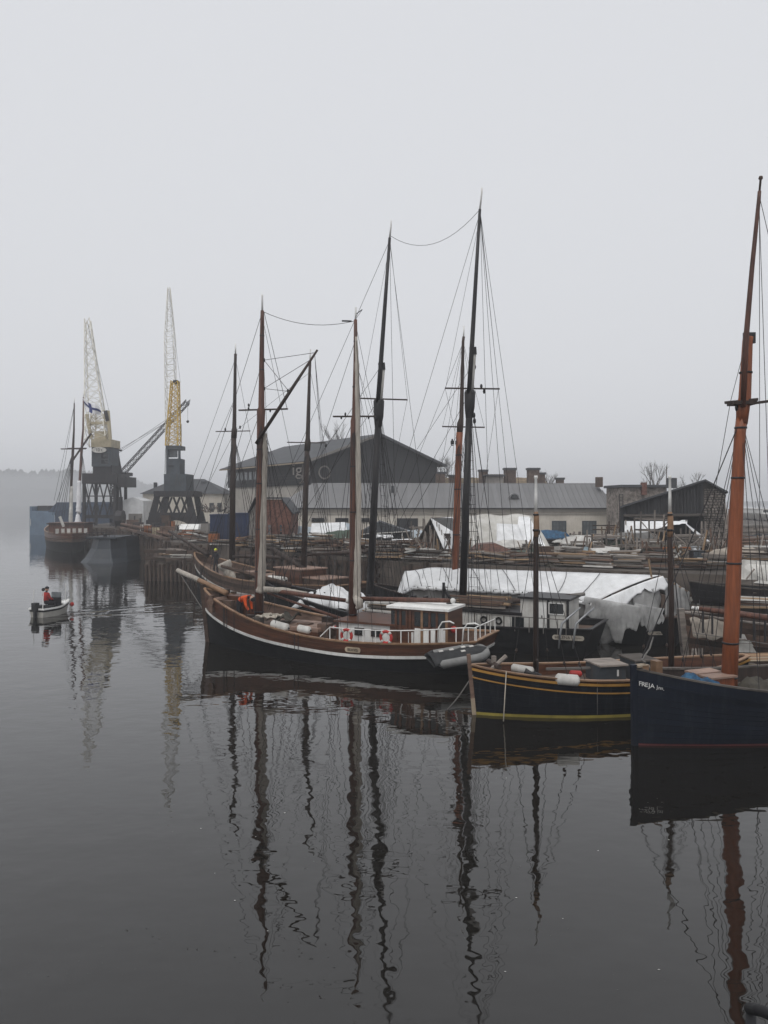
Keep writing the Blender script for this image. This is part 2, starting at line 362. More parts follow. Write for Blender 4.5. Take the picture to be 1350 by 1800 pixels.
quay_face((-36.5,104,0), (-23.4,79,0), 26); quay_face((-23.4,79,0), (-19.8,69.4,0), 10); quay_face((-43.7,109.5,0), (-36.5,104,0), 8)
quay_face((-11.6,60.4,0), (-.2,48,0), 18); quay_face((1.2,46.2,0), (14.8,39.2,0), 16)
EDGE = [(-36.5,104),(-19.8,69.4),(-13.8,63.5),(-11.6,60.4),(-.2,48.0),(1.2,46.2),(14.8,39.2),(23,36.0),(60,22)]
def ED(px):
    k = (px-CX)/F
    for (x,y),(x2,y2) in zip(EDGE, EDGE[1:]):
        a, b = x-k*y, x2-k*y2
        if a <= 0 <= b: return y+(y2-y)*(-a/(b-a) if b != a else 0)
    return 50.
quay_face((-19.4,62.4,0), (-14.0,61.4,0), 15, -.6, 1.72); quay_face((-19.8,69.4,0), (-13.8,63.5,0), 12)
for i in range(10):
    a = V((-36.3,103.8,YZ)).lerp(V((-20.0,70.2,YZ)), i/10); b = V((-36.3,103.8,YZ)).lerp(V((-20.0,70.2,YZ)), (i+.97)/10)
    stickp('quay_kerb', ruddywood, yard, a+V((.3,0,.14)), b+V((.3,0,.14)), .3, .28)
# ------------------------------------------------------------------ hulls
class Ship:
    def __init__(s, name, label, cat, bow, stern, B, zst, zm, zb, tr=.5, rb=.25, rs=.2, smid=.45, pb=2.3, km=.85, kb=.08, ks=.3, ZB=-.6, group=None, q=.5, bowp=.85):
        s.bow, s.stern = V((*bow, 0)), V((*stern, 0)); s.u = (s.bow-s.stern).normalized(); s.L = (s.bow-s.stern).length
        s.O = (s.bow+s.stern)/2; n = V((-s.u.y, s.u.x, 0)); s.n = n if n.y < 0 else -n      # +y looks at the camera
        s.B, s.zst, s.zm, s.zb, s.tr, s.rb, s.rs, s.sm, s.pb, s.km, s.kb, s.ks, s.ZB, s.q, s.bp = B, zst, zm, zb, tr, rb, rs, smid, pb, km, kb, ks, ZB, q, bowp
        s.root = thing(name, label, cat, (s.O.x, s.O.y, 0), group)
    def W(s, x, y, z): return s.O+s.u*x+s.n*y+V((0,0,z))
    def sheer(s, t): return s.zm+(s.zb-s.zm)*((t-s.sm)/(1-s.sm))**2 if t > s.sm else s.zm+(s.zst-s.zm)*((s.sm-t)/s.sm)**2
    def hp(s, t, z, off=0.):
        zs = s.sheer(t); f = max(0, min(1.05, (z-s.ZB)/(zs-s.ZB)))
        if t > s.sm: a = (t-s.sm)/(1-s.sm); p = max(0, 1-a**s.pb)**s.bp; k = s.km+(s.kb-s.km)*a**1.5
        else: a = (s.sm-t)/s.sm; p = 1-(1-s.tr)*a**2.2; k = s.km+(s.ks-s.km)*a**1.6
        y = s.B/2*p*(k+(1-k)*f**s.q)
        x = (t-.5)*s.L+s.rb*z*sm((t-.72)/.28)-s.rs*z*sm((.25-t)/.25)
        if t > .999: x += off
        elif t < .001: x -= off; y += off
        else: y = max(0., y+off)
        return x, y
    def half(s, x, z): return s.hp(max(0, min(1, x/s.L+.5)), z)[1]
    def zs(s, x): return s.sheer(max(0, min(1, x/s.L+.5)))
    def sx(s, px, y=0.):
        k = (px-CX)/F; o = s.O+s.n*y; return (k*o.y-o.x)/(s.u.x-k*s.u.y)
    def ring(s, zf, off, n=30):
        T = [i/n for i in range(n)]+[1.0] if False else [0.0]+[sm(i/n)*.5+i/n*.5 for i in range(1, n)]+[1.0]
        A = [(t, 1) for t in T]+[(t, -1) for t in T[-2::-1]]
        out = []
        for t, sd in A:
            z = zf(t); x, y = s.hp(t, z, off); out.append(s.W(x, y*sd, z))
        return out
    def band(s, name, m, z0, z1, off=0., nz=4, parent=None, smooth=True, thick=0):
        b = MB(); rows = [s.ring(lambda t, k=k: z0(t)+(z1(t)-z0(t))*k/nz, off) for k in range(nz+1)]
        if thick: rows = [s.ring(z0, off-thick)]+rows+[s.ring(z1, off-thick)]
        rows = [r+[r[0]] for r in rows]; b.grid(rows)
        o = b.build(name, m, parent or s.root, smooth=False)
        o.data.polygons.foreach_set('use_smooth', [smooth]*len(o.data.polygons)); o.data.set_sharp_from_angle(angle=math.radians(38)); return o
    def deck(s, name, m, zf, off=-.06, t0=0., t1=1.):
        b = MB(); n = 30; rows = []
        for i in range(n+1):
            t = t0+(t1-t0)*i/n; x, y = s.hp(t, zf(t), off); y = max(y, .001); rows.append([s.W(x, y*k, zf(t)+.05*(1-k*k)) for k in (1,.5,0,-.5,-1)])
        return b.grid(rows).build(name, m, s.root)
    def cap(s, m, wdt=.16, h=.06, name='caprail', zoff=0.):
        z = lambda t: s.sheer(t)+zoff
        b = MB(); rows = [s.ring(z, .04), s.ring(lambda t: z(t)+h, .04), s.ring(lambda t: z(t)+h, .04-wdt), s.ring(z, .04-wdt), s.ring(z, .04)]
        return b.grid([r+[r[0]] for r in rows]).build(name, m, s.root)
    def inner(s, m, zf):
        rows = [s.ring(lambda t: zf(t)-.02, -.07), s.ring(lambda t: s.sheer(t)+.01, -.07)]
        return MB().grid([r+[r[0]] for r in rows]).build('bulwark_lining', m, s.root)
    def box(s, name, m, x0, x1, y0, y1, z0, z1, parent=None):
        return MB().box(s.W((x0+x1)/2, (y0+y1)/2, (z0+z1)/2), (abs(x1-x0), abs(y1-y0), z1-z0), (s.u, s.n, V((0,0,1)))).build(name, m, parent or s.root)
    def stem(s, m, w_=.16, ztop=None, name='stem'):
        zt = ztop or s.zb+.12; pts = []
        for i in range(7):
            z = -.55+(zt+.55)*i/6; x, y = s.hp(1, min(z, s.zb)); x += s.rb*(z-min(z, s.zb)); pts.append(s.W(x+.04, 0, z))
        b = MB()
        for a, c in zip(pts, pts[1:]):
            x_, y_, z_ = s.n, s.u, (c-a).normalized(); b.box((a+c)/2, (w_, w_*1.4, (c-a).length*1.03), (x_, z_.cross(x_), z_))
        return b.build(name, m, s.root)
    def shrouds(s, xm, top, dxs, m=None, r=.012, zoff=.05, sides=(1,-1), name='shroud', inset=.03):
        for sd in sides:
            for dx in dxs:
                x = xm+dx; z = s.zs(x)+zoff; line(name, s.root, top, s.W(x, sd*(s.half(x, z)-inset), z), r, m)
    def ratlines(s, xm, top, dx0, dx1, sd, n, f1=.92, m=None, r=.01):
        P = []
        for dx in (dx0, dx1):
            x = xm+dx; z = s.zs(x)+.05; P.append(s.W(x, sd*s.half(x, z), z))
        for p in P: line('shroud', s.root, top, p, .014, m)
        for i in range(n):
            f = 1-f1+f1*i/n; line('ratline', s.root, P[0].lerp(top, f), P[1].lerp(top, f), r, m)
def crosstree(sh_root, d, x0, x1, py, py1=None, w_=.09, m=None, yaw=.25):
    a, b = at(x0, py, d), at(x1, py1 or py, d); a.y += yaw; b.y -= yaw
    return stickp('crosstree', m or darkwood, sh_root, a, b, w_, w_*.7)
def block_(root, px, py, d, r=.09, m=None):
    c = at(px, py, d); return MB().ball(c, r, 8, (.7,.7,1.3)).build('block', m or blackspar, root, smooth=True)
def furled(root, name, pts, d, m=None, seed=1, back=-.12):
    r = random.Random(seed); P = []; W_ = []
    for (a, b) in zip(pts, pts[1:]):
        k = 7
        for i in range(k):
            f = i/k; P.append(at(a[0]+(b[0]-a[0])*f, a[1]+(b[1]-a[1])*f, d+back)); W_.append(m_(a[2]+(b[2]-a[2])*f, d)/2*r.uniform(.85,1.12))
    P.append(at(pts[-1][0], pts[-1][1], d+back)); W_.append(m_(pts[-1][2], d)/2)
    return MB().tube(P, W_, 9).build(name, m or sailcloth, root, smooth=True)
def planks_on(root, n, c, ln, wd, ht, u, mats, name='plank', jitter=.1, mess=.04):
    x = V(u).normalized(); y = V((-x.y, x.x, 0)); z = V((0,0,1))
    for i in range(n):
        a = R.uniform(-mess,mess)*(2.5 if R.random() < .15 else 1); l = ln*R.uniform(.55 if mess > .1 else .7,1.05); xx = (x+y*a+z*R.uniform(-mess,mess)*.45).normalized(); yy = V((-xx.y, xx.x, 0)).normalized(); zz_ = xx.cross(yy)
        cc = V(c)+y*R.uniform(-wd,wd)/2+z*R.uniform(0,ht)+x*R.uniform(-jitter,jitter)*ln
        put(name, unit('box', R.choice(mats)), frame(xx*l, yy*R.uniform(.1,.24), zz_*R.uniform(.04,.1), cc), root)
def nameplate(root, c, xd, ln, h, body, size, body2=None, size2=None, m=white, lm=lettersd, up=V((0,0,1)), fwd=None):
    x = V(xd).normalized(); z = x.cross(up).normalized(); y = z.cross(x)
    b = MB(); k = 8; pts = []
    for sgn in (1, -1):
        for i in range(k+1):
            q = -math.pi/2+math.pi*i/k; pts.append(V(c)+x*sgn*(ln/2-h/2+math.cos(q)*h/2)+y*sgn*math.sin(q)*h/2)
    b.poly(pts, z*.03); o = b.build('name_plate', m, root)
    if body2:
        text(body, size, V(c)+z*.04-x*ln*.18, x, up, lm, o); text(body2, size2, V(c)+z*.04+x*ln*.30, x, up, lm, o)
    else: text(body, size, V(c)+z*.04, x, up, lm, o)
    return o
def windowp(sh, x, y, z, w_, h, parent, fm=None, gm=None, t=.04, nx=1, nz=1):
    f = sh.box('window', fm or darkwood, x-w_/2, x+w_/2, y, y+t, z-h/2, z+h/2, parent)
    pw, ph = (w_-.06)/nx, (h-.06)/nz
    for i in range(nx):
        for j in range(nz):
            cx = x-w_/2+.03+pw*(i+.5); cz = z-h/2+.03+ph*(j+.5)
            sh.box('pane', gm or glass, cx-pw/2+.015, cx+pw/2-.015, y+t, y+t+.008, cz-ph/2+.015, cz+ph/2-.015, f)
    return f

# ================================================================== A: brown ketch with deckhouse (nearest long hull)
A = Ship('sailing_ketch', 'long black-hulled ketch with varnished brown bulwark, white stripe and white-sided wheelhouse', 'sailing ship',
         (-8.05,35.3), (3.55,29.6), 4.3, 1.28, 1.02, 2.45, tr=.62, rb=.12, rs=.35, smid=.36, pb=2.6, kb=.12, ks=.45)
Ah = lambda t: .44+.42*sm((t-.45)/.55)
A.band('hull', black_hull, lambda t: -.58, lambda t: A.sheer(t)-Ah(t)-.11, -.012, 8)
for i in range(6): A.band('hull_plank', black_hull, lambda t, i=i: (A.sheer(t)-Ah(t)-.11)*i/6+.004, lambda t, i=i: (A.sheer(t)-Ah(t)-.11)*(i+1)/6-.004, .006*(i % 2), 2, thick=.012)
A.band('rubbing_strake', white, lambda t: A.sheer(t)-Ah(t)-.11, lambda t: A.sheer(t)-Ah(t), .05, 1, thick=.06)
for i in range(3):
    A.band('bulwark_plank', varnish, lambda t, i=i: A.sheer(t)-Ah(t)*(1-i/3)+.003, lambda t, i=i: A.sheer(t)-Ah(t)*(1-(i+1)/3)-.003, .012, 1, thick=.02)
Ad = lambda t: A.sheer(t)-.42-.25*sm((t-.5)/.5)
A.inner(ruddywood, Ad); A.deck('deck', deckwood, Ad); A.cap(caprail)
A.stem(ruddywood, .15, 2.62)
ar = A.root
# bowsprit, netting
bs0, bs1 = A.W(A.L/2-1.0,0,2.30), at(313,1003,37.3)
MB().tube([bs0, bs0.lerp(bs1,.5), bs1], [.13,.12,.09], 10).build('bowsprit', caprail, ar, smooth=True)
MB().tube([bs0.lerp(bs1,.55), bs1+(bs1-bs0)*.01], [.135,.11], 10).build('bowsprit_sleeve', sailcloth, ar, smooth=True)
nb = A.W(A.L/2+.25,0,1.35)
line('bobstay', ar, bs1, nb, .022, rope_g)
net = MB(); side = A.n*.55
for sd in (1,-1):
    for i in range(14):
        f = .12+.85*i/14; a = bs1.lerp(bs0,f*.8)+side*sd*f*.6; b = bs1.lerp(nb,f)+V((0,0,.05)); net.tube([a,b],.006,3,False)
    for j in range(8):
        g = j/8; net.tube([ (bs1.lerp(bs0,f*.8)+side*sd*f*.6).lerp(bs1.lerp(nb,f),g) for f in (.05,.3,.6,.95)],.006,3,False)
tag(net.build('bowsprit_net', rope_d, ar), None, None, kind='stuff')
# masts
xf, xmn = A.sx(456), A.sx(620); dF, dM = A.W(xf,0,0).y, A.W(xmn,0,0).y
fm_ = spar('foremast', brownwood, ar, [(455,1092,17),(456,1000,16),(457,860,14),(458,760,13),(459,722,15),(459.5,716,11),(460,640,9),(461,560,7),(461,546,6)], dF)
spar('masthead_pole', white, fm_, [(461,546,4),(461,522,3),(461,518,4)], dF, 6)
mm_ = spar('mainmast', brownwood, ar, [(620,1100,15),(621,980,15),(622,800,13),(623,740,14),(623.5,730,10),(625,640,8),(625,562,6)], dM)
spar('masthead_pole', white, mm_, [(625,562,4),(625.5,540,3)], dM, 6)
stickp('masthead_arm', iron, ar, at(626,552,dM), at(637,544,dM), .03); line('masthead_arm', ar, at(626,560,dM), at(637,544,dM), .01)
crosstree(ar, dF, 418, 507, 720); crosstree(ar, dM, 585, 660, 731, 733)
for p in ((437,718),(437,712),(475,722),(489,721)): block_(ar, *p, dF, .06)
for p in ((600,734),(607,728),(648,734)): block_(ar, *p, dM, .06)
for p in ((464,633),(464,683)): block_(ar, *p, dF, .08)
MB().tube([at(450,780,dF-.2), at(500,703,dF-.5), at(558,615,dF-.9)], [.075,.085,.05], 8).build('gaff', darkwood, ar, smooth=True)
block_(ar, 506, 687, dF-.5, .07)
gt = at(553,620,dF-.9)
for a, b in ((at(464,633,dF), gt), (at(464,683,dF), at(545,633,dF-.85)), (at(464,633,dF), at(508,688,dF-.5)), (at(464,683,dF), at(508,688,dF-.5)), (at(505,720,dF), at(464,548,dF))):
    line('halyard', ar, a, b, .012)
for q in (565,572,580): line('vang', ar, gt, A.W(A.sx(q+20,1.5),1.5,1.3), .008)
furled(ar, 'furled_sail', [(465,762,7),(466,800,9),(463,905,11),(462,960,13),(459,1030,15),(455,1042,13)], dF, seed=2)
furled(ar, 'furled_sail', [(626,592,4),(627.5,640,8),(629,760,9),(630,900,11),(628,1000,13),(627,1050,14),(628,1058,12)], dM, seed=3)
for (mx_, my_, mw_) in ((455.2,1075,18.5),(456,1004,17),(457,930,16),(457.5,850,15),(458,790,14.5),(460,650,9.6),(460.6,590,8.5)): spar('mast_band', iron, fm_, [(mx_,my_+1,mw_),(mx_,my_-1,mw_)], dF)
for (mx_, my_, mw_) in ((620.3,1080,16.5),(621,985,16),(621.5,900,15),(622,820,14),(624,680,9.5),(625,600,7.5)): spar('mast_band', iron, mm_, [(mx_,my_+1,mw_),(mx_,my_-1,mw_)], dM)
# booms
bmF = MB().tube([at(463,1036,dF-.1), at(530,1045,dF-1.3), at(612,1056,dM+.8)], [.09,.10,.085], 10).build('boom', brownwood, ar, smooth=True)
MB().ball(at(611,1056,dM+.8), .12, 10).build('boom_end_cap', white, bmF, smooth=True)
furled(ar, 'furled_sail', [(463,1036,12),(500,1038,10),(540,1043,6)], dF-.5, seed=4)
bmM = MB().tube([at(629,1052,dM-.1), at(710,1054,dM-1.2), at(797,1056,dM-2.3)], [.085,.10,.085], 10).build('boom', brownwood, ar, smooth=True)
MB().ball(at(796,1056,dM-2.3), .11, 10).build('boom_end_cap', white, bmM, smooth=True)
MB().tube([at(625,1050,dM-.2),at(630,1057,dM-.35),at(632,1066,dM-.3),at(626,1070,dM-.3)],[.12,.2,.16,.08],8).build('sail_bundle', sailcloth, ar, smooth=True)
for a, b in ((at(470,1042,dF-.3),at(600,1088,dM+.5)), (at(480,1046,dF-.3),at(612,1091,dM+.5))):
    MB().tube([a,b],[.05,.06],8).build('spare_spar', brownwood, ar, smooth=True)
# shrouds and stays
hF, hM = at(459,726,dF), at(623,736,dM)
for sd in (1,-1): A.shrouds(xf, hF, (-1.5,-1.0,-.5,0), sides=(sd,))
for sd in (1,-1): A.shrouds(xmn, hM, (-1.4,-.9,-.4,.1), sides=(sd,))
A.shrouds(xf, at(460,552,dF), (-2.2,), r=.009); A.shrouds(xmn, at(625,568,dM), (-2.0,), r=.009)
for tp in (at(460,552,dF), at(459,720,dF), at(460,640,dF)): line('forestay', ar, tp, bs1.lerp(bs0,.05 if tp.z > 13 else .45), .011)
line('forestay', ar, at(624,600,dM), A.W(xf-.4,0,A.zs(xf)), .01); line('forestay', ar, hM, A.W(xf-.5,0,A.zs(xf)), .012)
sag('triatic_stay', ar, at(463,548,dF), at(624,564,dM), .35, .012)
MB().tube([at(601,564,dM),at(618,564.5,dM)],.035,6).build('stay_sleeve', iron, ar)
for f in (.2,.5,.8): line('topping_lift', ar, at(624,600+40*f,dM), at(640+150*f,1054,dM-.2-2*f), .008)
for q, s_ in ((505,.35),(545,.5),(590,.7)): line('lazy_jack', ar, at(459,740+q*.02,dF), at(q,1046+(q-505)*.1,dF-.8-s_), .008)
# foredeck: windlass house, coaming, hatch
zF = lambda x: Ad(x/A.L+.5)
x1 = A.sx(430,-.4)
for i, (p0,p1,yy,zz,hh) in enumerate(((404,432,-.5,0,.62),(436,452,-.9,0,.5))):
    a, b = A.sx(p0,yy), A.sx(p1,yy); A.box('deck_locker', varnish, min(a,b), max(a,b), yy-.45, yy+.35, zF(a)+.03, zF(a)+hh+.03)
wx = A.sx(392,0); rod('windlass', ruddywood, ar, A.W(wx,-.9,zF(wx)+.45), A.W(wx,.9,zF(wx)+.45), .17)
for yy in (-.8,.8): A.box('windlass_post', ruddywood, wx-.1, wx+.1, yy-.08, yy+.08, zF(wx), zF(wx)+.75)
a, b = A.sx(560,.9), A.sx(445,.9)
ht = A.box('cargo_hatch', hatchwood, a, b, -.95, .95, zF(a)-.1, zF(a)+.5)
A.box('hatch_coaming', varnish, a-.04, b+.04, -.99, .99, zF(a)-.1, zF(a)+.40)
for k in range(1,7): A.box('hatch_board', hatchwood, a+(b-a)*(k-.96)/7, a+(b-a)*(k-.02)/7, -.9, .9, zF(a)+.5, zF(a)+.535, ht)
for k in range(2):
    xx = a+(b-a)*(.35+.3*k); A.box('hatch_lid', ruddywood, xx-.3, xx+.3, -.1+.3*k, .3+.3*k, zF(a)+.535, zF(a)+.60)
# aft cabin and wheelhouse
yN = 1.18
c0, c1 = A.sx(694,yN), A.sx(592,yN); zd = zF((c0+c1)/2)
cab = A.box('cabin', white, c0, c1, -1.1, yN, zd-.1, 1.62)
A.box('cabin_roof', varnish, c0-.05, c1+.10, -1.2, yN+.1, 1.62, 1.70)
for p in (632,661): windowp(A, A.sx(p,yN), yN, 1.30, .42, .30, cab)
for p in (593.5,688): xx = A.sx(p,yN); A.box('corner_post', varnish, xx-.05, xx+.05, yN, yN+.035, zd, 1.62, cab)
A.box('cabin_skirt', varnish, c0, c1, yN, yN+.03, zd, zd+.22, cab)
v0, v1 = A.sx(788,yN), A.sx(687,yN)
zt = 2.34
wh = A.box('wheelhouse', varnish, v0, v1-.02, -.35, yN+.03, zd-.1, zt)
A.box('wheelhouse_roof', white, v0-.08, v1+.12, -.45, yN+.16, zt, zt+.09)
MB().tube([A.W(v0+.5,-.2,zt+.09),A.W(v0+.5,-.2,zt+.22)],[.12,.1],8).build('roof_vent', iron, wh)
for p in (693,701,710,736,749.5,762,776): 
    xx = A.sx(p,yN); A.box('window', glass, xx-(.11 if p < 730 else .16), xx+(.11 if p < 730 else .16), yN+.03, yN+.042, 1.70, 2.24, wh)
for p in (697,705,716,722,742.5,756,769,786): xx = A.sx(p,yN); A.box('window_post', caprail if p in (742.5,786) else varnish, xx-.045, xx+.045, yN+.03, yN+.075, zd, 2.33, wh)
for p0, p1 in ((730,740),(745,766),(771,784)):
    a, b = A.sx(p1,yN), A.sx(p0,yN); A.box('side_panel', white, a, b, yN+.03, yN+.055, zd+.05, 1.62, wh)
for p in (722.5,): a = A.sx(p,yN); A.box('side_panel', white, a-.12, a+.1, yN+.03, yN+.055, zd+.05, 1.45, wh)
MB().ball(A.W(v0-.1,yN-.3,1.62),.14,8).build('anchor_ball', redp, ar, smooth=True)
# white guard rail on the quarter
xr = [A.sx(p, 1.95) for p in (566,583,601,621,641,662,682,704,726,748,770,792,812,826)]
prev = None
for i, x in enumerate(xr):
    y = A.half(x, A.zs(x))-.06; z = A.zs(x)
    p = A.W(x, y, z+(.52 if i else .1))
    if i: rod('rail_post', white, ar, A.W(x, y, z), p, .022)
    if prev is not None: rod('guard_rail', white, ar, prev, p, .022)
    prev = p
xs_ = A.hp(0,1.2)[0]
for k in range(5):
    y = 1.2-.6*k; p = A.W(xs_+.05, y, 1.80)
    rod('rail_post', white, ar, A.W(xs_+.05, y, 1.28), p, .022); rod('guard_rail', white, ar, prev, p, .022); prev = p
for p in (778,822):
    xx = A.sx(p,1.6); yy = 1.5
    MB().tube([A.W(xx+.25,yy,1.2),A.W(xx+.2,yy,1.75),A.W(xx+.05,yy,1.98),A.W(xx-.25,yy,2.02),A.W(xx-.42,yy,1.95)],.03,6).build('davit', white, ar, smooth=True)
# ventilator, name plates, dark rail lines
xx = A.sx(622,2.0); z = A.zs(xx)-.26
nameplate(ar, A.W(A.sx(621,2.12), A.half(A.sx(621,2.1), z)+.03, z), A.W(-1,0,0)-A.W(0,0,0), .68, .2, 'BEAVIS', .15, m=palerail)
xx = A.sx(784,1.9); z = A.zs(xx)-.25
nameplate(ar, A.W(xx, A.half(xx, z)+.035, z), (A.W(xx-.5, A.half(xx-.5, z),0)-A.W(xx+.5, A.half(xx+.5, z),0)), .84, .2, 'NAANTALI', .155, m=palerail)
for q in (381,384,390,408,530,537): 
    xx = A.sx(q,1.6); y = A.half(xx, A.zs(xx)); line('hanging_line', ar, A.W(xx,y+.05,A.zs(xx)+.05), A.W(xx,y+.04,A.zs(xx)-Ah(xx/A.L+.5)-.15), .016)
for q, m__ in ((640,olive),(520,olive)):
    pass
tag(MB().grid([[A.W(A.sx(515,.2)+i*.17, -.5+j*.2, zF(A.sx(515))+.56+.16*math.sin(i*1.7+j)+.1*R.random()) for j in range(7)] for i in range(7)]).build('canvas_heap', olive, None, True, solid=.02), 'olive canvas heaped on the hatch of the brown ketch', 'canvas')
tag(MB().grid([[A.W(A.sx(496,.2)+i*.16, -.1+j*.16, zF(A.sx(496))+.58+.05*math.sin(i*2.7+j*2)+.06*R.random()) for j in range(7)] for i in range(7)]).build('net_bundle', rope_l, None, False, solid=.03), 'pale rope net bundled on the hatch of the brown ketch', 'net')

def fender(a, b, r, label, m=dirtywhite, group=None):
    a, b = V(a), V(b); u = (b-a).normalized()
    t = thing('fender', label, 'fender', tuple(min((a,b), key=lambda p: p.z)), group)
    MB().tube([a-u*r*.5, a-u*r*.2, a, b, b+u*r*.2, b+u*r*.5], [r*.4,r*.85,r,r,r*.85,r*.4], 12).build('fender_body', m, t, smooth=True)
    MB().tube([b+u*r*.5, b+u*r*.8],[r*.25,r*.2],6).build('fender_eye', rubberdark, t); return t
def onrail(S, p0, p1, r, dz=.12, label='', m=dirtywhite, out=.0):
    P = []
    for p in (p0, p1):
        x = S.sx(p, S.B*.42); y = S.half(x, S.zs(x))-.18+out; x = S.sx(p, y); P.append(S.W(x, y, S.zs(x)+dz))
    return fender(P[0], P[1], r, label, m)
onrail(A, 480, 504, .17, .15, 'white cylindrical fender lying on the rail of the brown ketch ahead of its guard rail')
onrail(A, 526, 543, .15, .25, 'shorter white fender beside the guard rail end of the brown ketch')
def life_ring(c, ax, label, R_=.3, r=.075):
    t = thing('life_ring', label, 'life ring', tuple(V(c)-V((0,0,R_))))
    MB().torus(c, ax, R_, r, 20, 8).build('ring', redp, t, smooth=True)
    x, y, z = basis(V(ax))
    for k in range(4):
        q = math.pi/4+k*math.pi/2; d = x*math.cos(q)+y*math.sin(q); e = -x*math.sin(q)+y*math.cos(q)
        MB().tube([V(c)+d*R_-e*.05, V(c)+d*R_+e*.05], r*1.08, 8).build('white_band', dirtywhite, t, smooth=True)
    return t
for p, z, lb in ((612,1.42,'red and white life ring on the guard rail at the forward end of the cabin'), (679,1.36,'red and white life ring on the guard rail beside the wheelhouse')):
    x = A.sx(p,2.0); y = A.half(x, 1.0)-.02; life_ring(A.W(x,y,A.zs(x)+.27), A.n, lb, .22, .06)
lr = life_ring(A.W(A.sx(592,.8),.6,1.28), V((0,.2,1)), 'red life ring lying flat on deck just ahead of the cabin', .26, .07)

# inflatable dinghy hung across the stern quarter
dk = thing('inflatable_dinghy', 'grey inflatable dinghy with dark cover hung across the ketch stern', 'dinghy', tuple(at(806,1172,27.9)))
T0, T1 = at(757,1161,27.3), at(856,1143,28.2); du = (T1-T0).normalized(); dv = V((0,0,1)).cross(du).normalized(); dw = du.cross(dv)
dl = (T1-T0).length
up = (V((0,0,1))+V((-.1,-.45,0))).normalized(); up = (up-du*up.dot(du)).normalized(); sdv = du.cross(up).normalized()
pth = []
for i in range(23):
    f = i/22
    if f < .36: p = T0+du*(dl*(.05+.70*f/.36))-sdv*.0+sdv*(-.36)
    elif f < .64: q = (f-.36)/.28*math.pi; p = T0+du*(dl*.75+math.sin(q)*dl*.22)+sdv*(-.36*math.cos(q))
    else: p = T0+du*(dl*(.05+.70*(1-f)/.36))+sdv*.36
    pth.append(p)
MB().tube(pth, [.02]+[.15]*21+[.02], 12).build('buoyancy_tube', rubber, dk, smooth=True)
MB().box(T0+du*dl*.42-up*.08, (dl*.85, .66, .06), (du, sdv, up)).build('floor', rubberdark, dk)
cv = []
for i in range(11):
    f = i/10; row = []
    for j in range(9):
        g = -1+j/4; wy = .43 if f < .65 else .43*math.sqrt(max(.02,1-((f-.65)/.37)**2))
        row.append(T0+du*dl*(f*.98-.01)+sdv*g*wy+up*(.17-.09*abs(g)**2*1.6+.02*math.sin(i*2+j)))
    cv.append(row)
MB().grid(cv).build('cover', rubberdark, dk, smooth=True, solid=.01)
for i, (f, g) in enumerate(((.22,-.55),(.4,-.5),(.55,.1),(.62,-.62),(.75,-.45))):
    MB().box(T0+du*dl*f+sdv*g*.42+up*(.185-.10*g*g), (.17,.10,.02), (du, sdv, up)).build('patch', dirtywhite, dk)
MB().tube([T0-du*.05-sdv*.36, T0+du*.25-sdv*.36],[.05,.15],10).build('tube_cone', rubberdark, dk, smooth=True)

# ================================================================== B: black schooner behind the ketch
uB = V((.88,-.47)).normalized()
B = Ship('sailing_schooner', 'black schooner with two tall black masts moored behind the brown ketch', 'sailing ship',
         (3.6-.882*10.8, 35.5+.471*10.8), (3.6+.882*5.9, 35.5-.471*5.9), 4.3, 1.22, 1.05, 2.2, tr=.7, rb=.2, rs=.3, ks=.5)
br = B.root
Bd = lambda t: B.sheer(t)-.25
B.band('hull', black_hull, lambda t: -.58, lambda t: B.sheer(t), 0, 8); B.deck('deck', deckwood, Bd); B.inner(black_hull, Bd); B.cap(blackspar)
B.stem(black_hull)
xBf, xBm = B.sx(650), B.sx(812); dBf, dBm = B.W(xBf,0,0).y, B.W(xBm,0,0).y
def black_mast(root, d, base, y0, hounds, capy, top, tip, tiptop, nm):
    (bx, by), (hx, hy), (cx_, cy_), (tx, ty) = base, hounds, capy, top
    o = spar(nm, blackspar, root, [(bx,by,14),(bx+(hx-bx)*.5,(by+hy)/2,13),(hx-1.5,hy+48,12)], d)
    spar('mast_cheek', blackspar, root, [(hx-1.5,hy+50,12),(hx-.5,hy+30,18),(hx,hy+4,20),(hx,hy,16)], d)
    spar('masthead', dirtywhite, root, [(hx+.5,hy+2,12),((hx+cx_)/2+1,(hy+cy_)/2,11),(cx_+1.5,cy_,10)], d)
    tm = spar('topmast', blackspar, root, [(hx-2,hy+6,8),(cx_-2,cy_,8.5),(cx_+(tx-cx_)*.5-1,(cy_+ty)/2,7),(tx,ty,5)], d-.16)
    spar('masthead_pole', white, tm, [(tx,ty,4),(tip[0],tip[1]+8,3),(tip[0],tip[1],2.2)], d-.16, 6)
    stickp('mast_cap', iron, root, at(cx_-6,cy_,d)+V((0,-.1,0)), at(cx_+6,cy_-1,d)+V((0,-.1,0)), .12, .34)
    return o
black_mast(br, dBf, (650,1050), 0, (666,702), (671,645), (685,418), (687.5,388), 0, 'foremast')
black_mast(br, dBm, (812,1095), 0, (826,686), (831,618), (843.5,368), (847,330), 0, 'mainmast')
crosstree(br, dBf, 633, 716, 699, 704); crosstree(br, dBm, 783, 877, 681, 685)
for p in ((846,679),(851,688)): block_(br, *p, dBm, .09)
for p in ((834,645),(833,730),(834,740)): block_(br, *p, dBm, .11)
for p in ((673,652),(672,680)): block_(br, *p, dBf, .1)
B.shrouds(xBf, at(666,706,dBf), (-1.3,-.9,-.5,-.1), r=.014); B.shrouds(xBm, at(826,692,dBm), (-1.3,-.5,0), r=.014)
B.ratlines(xBm, at(826,690,dBm), -1.75, -1.15, 1, 24); B.ratlines(xBf, at(666,704,dBf), -.3, .3, -1, 18)
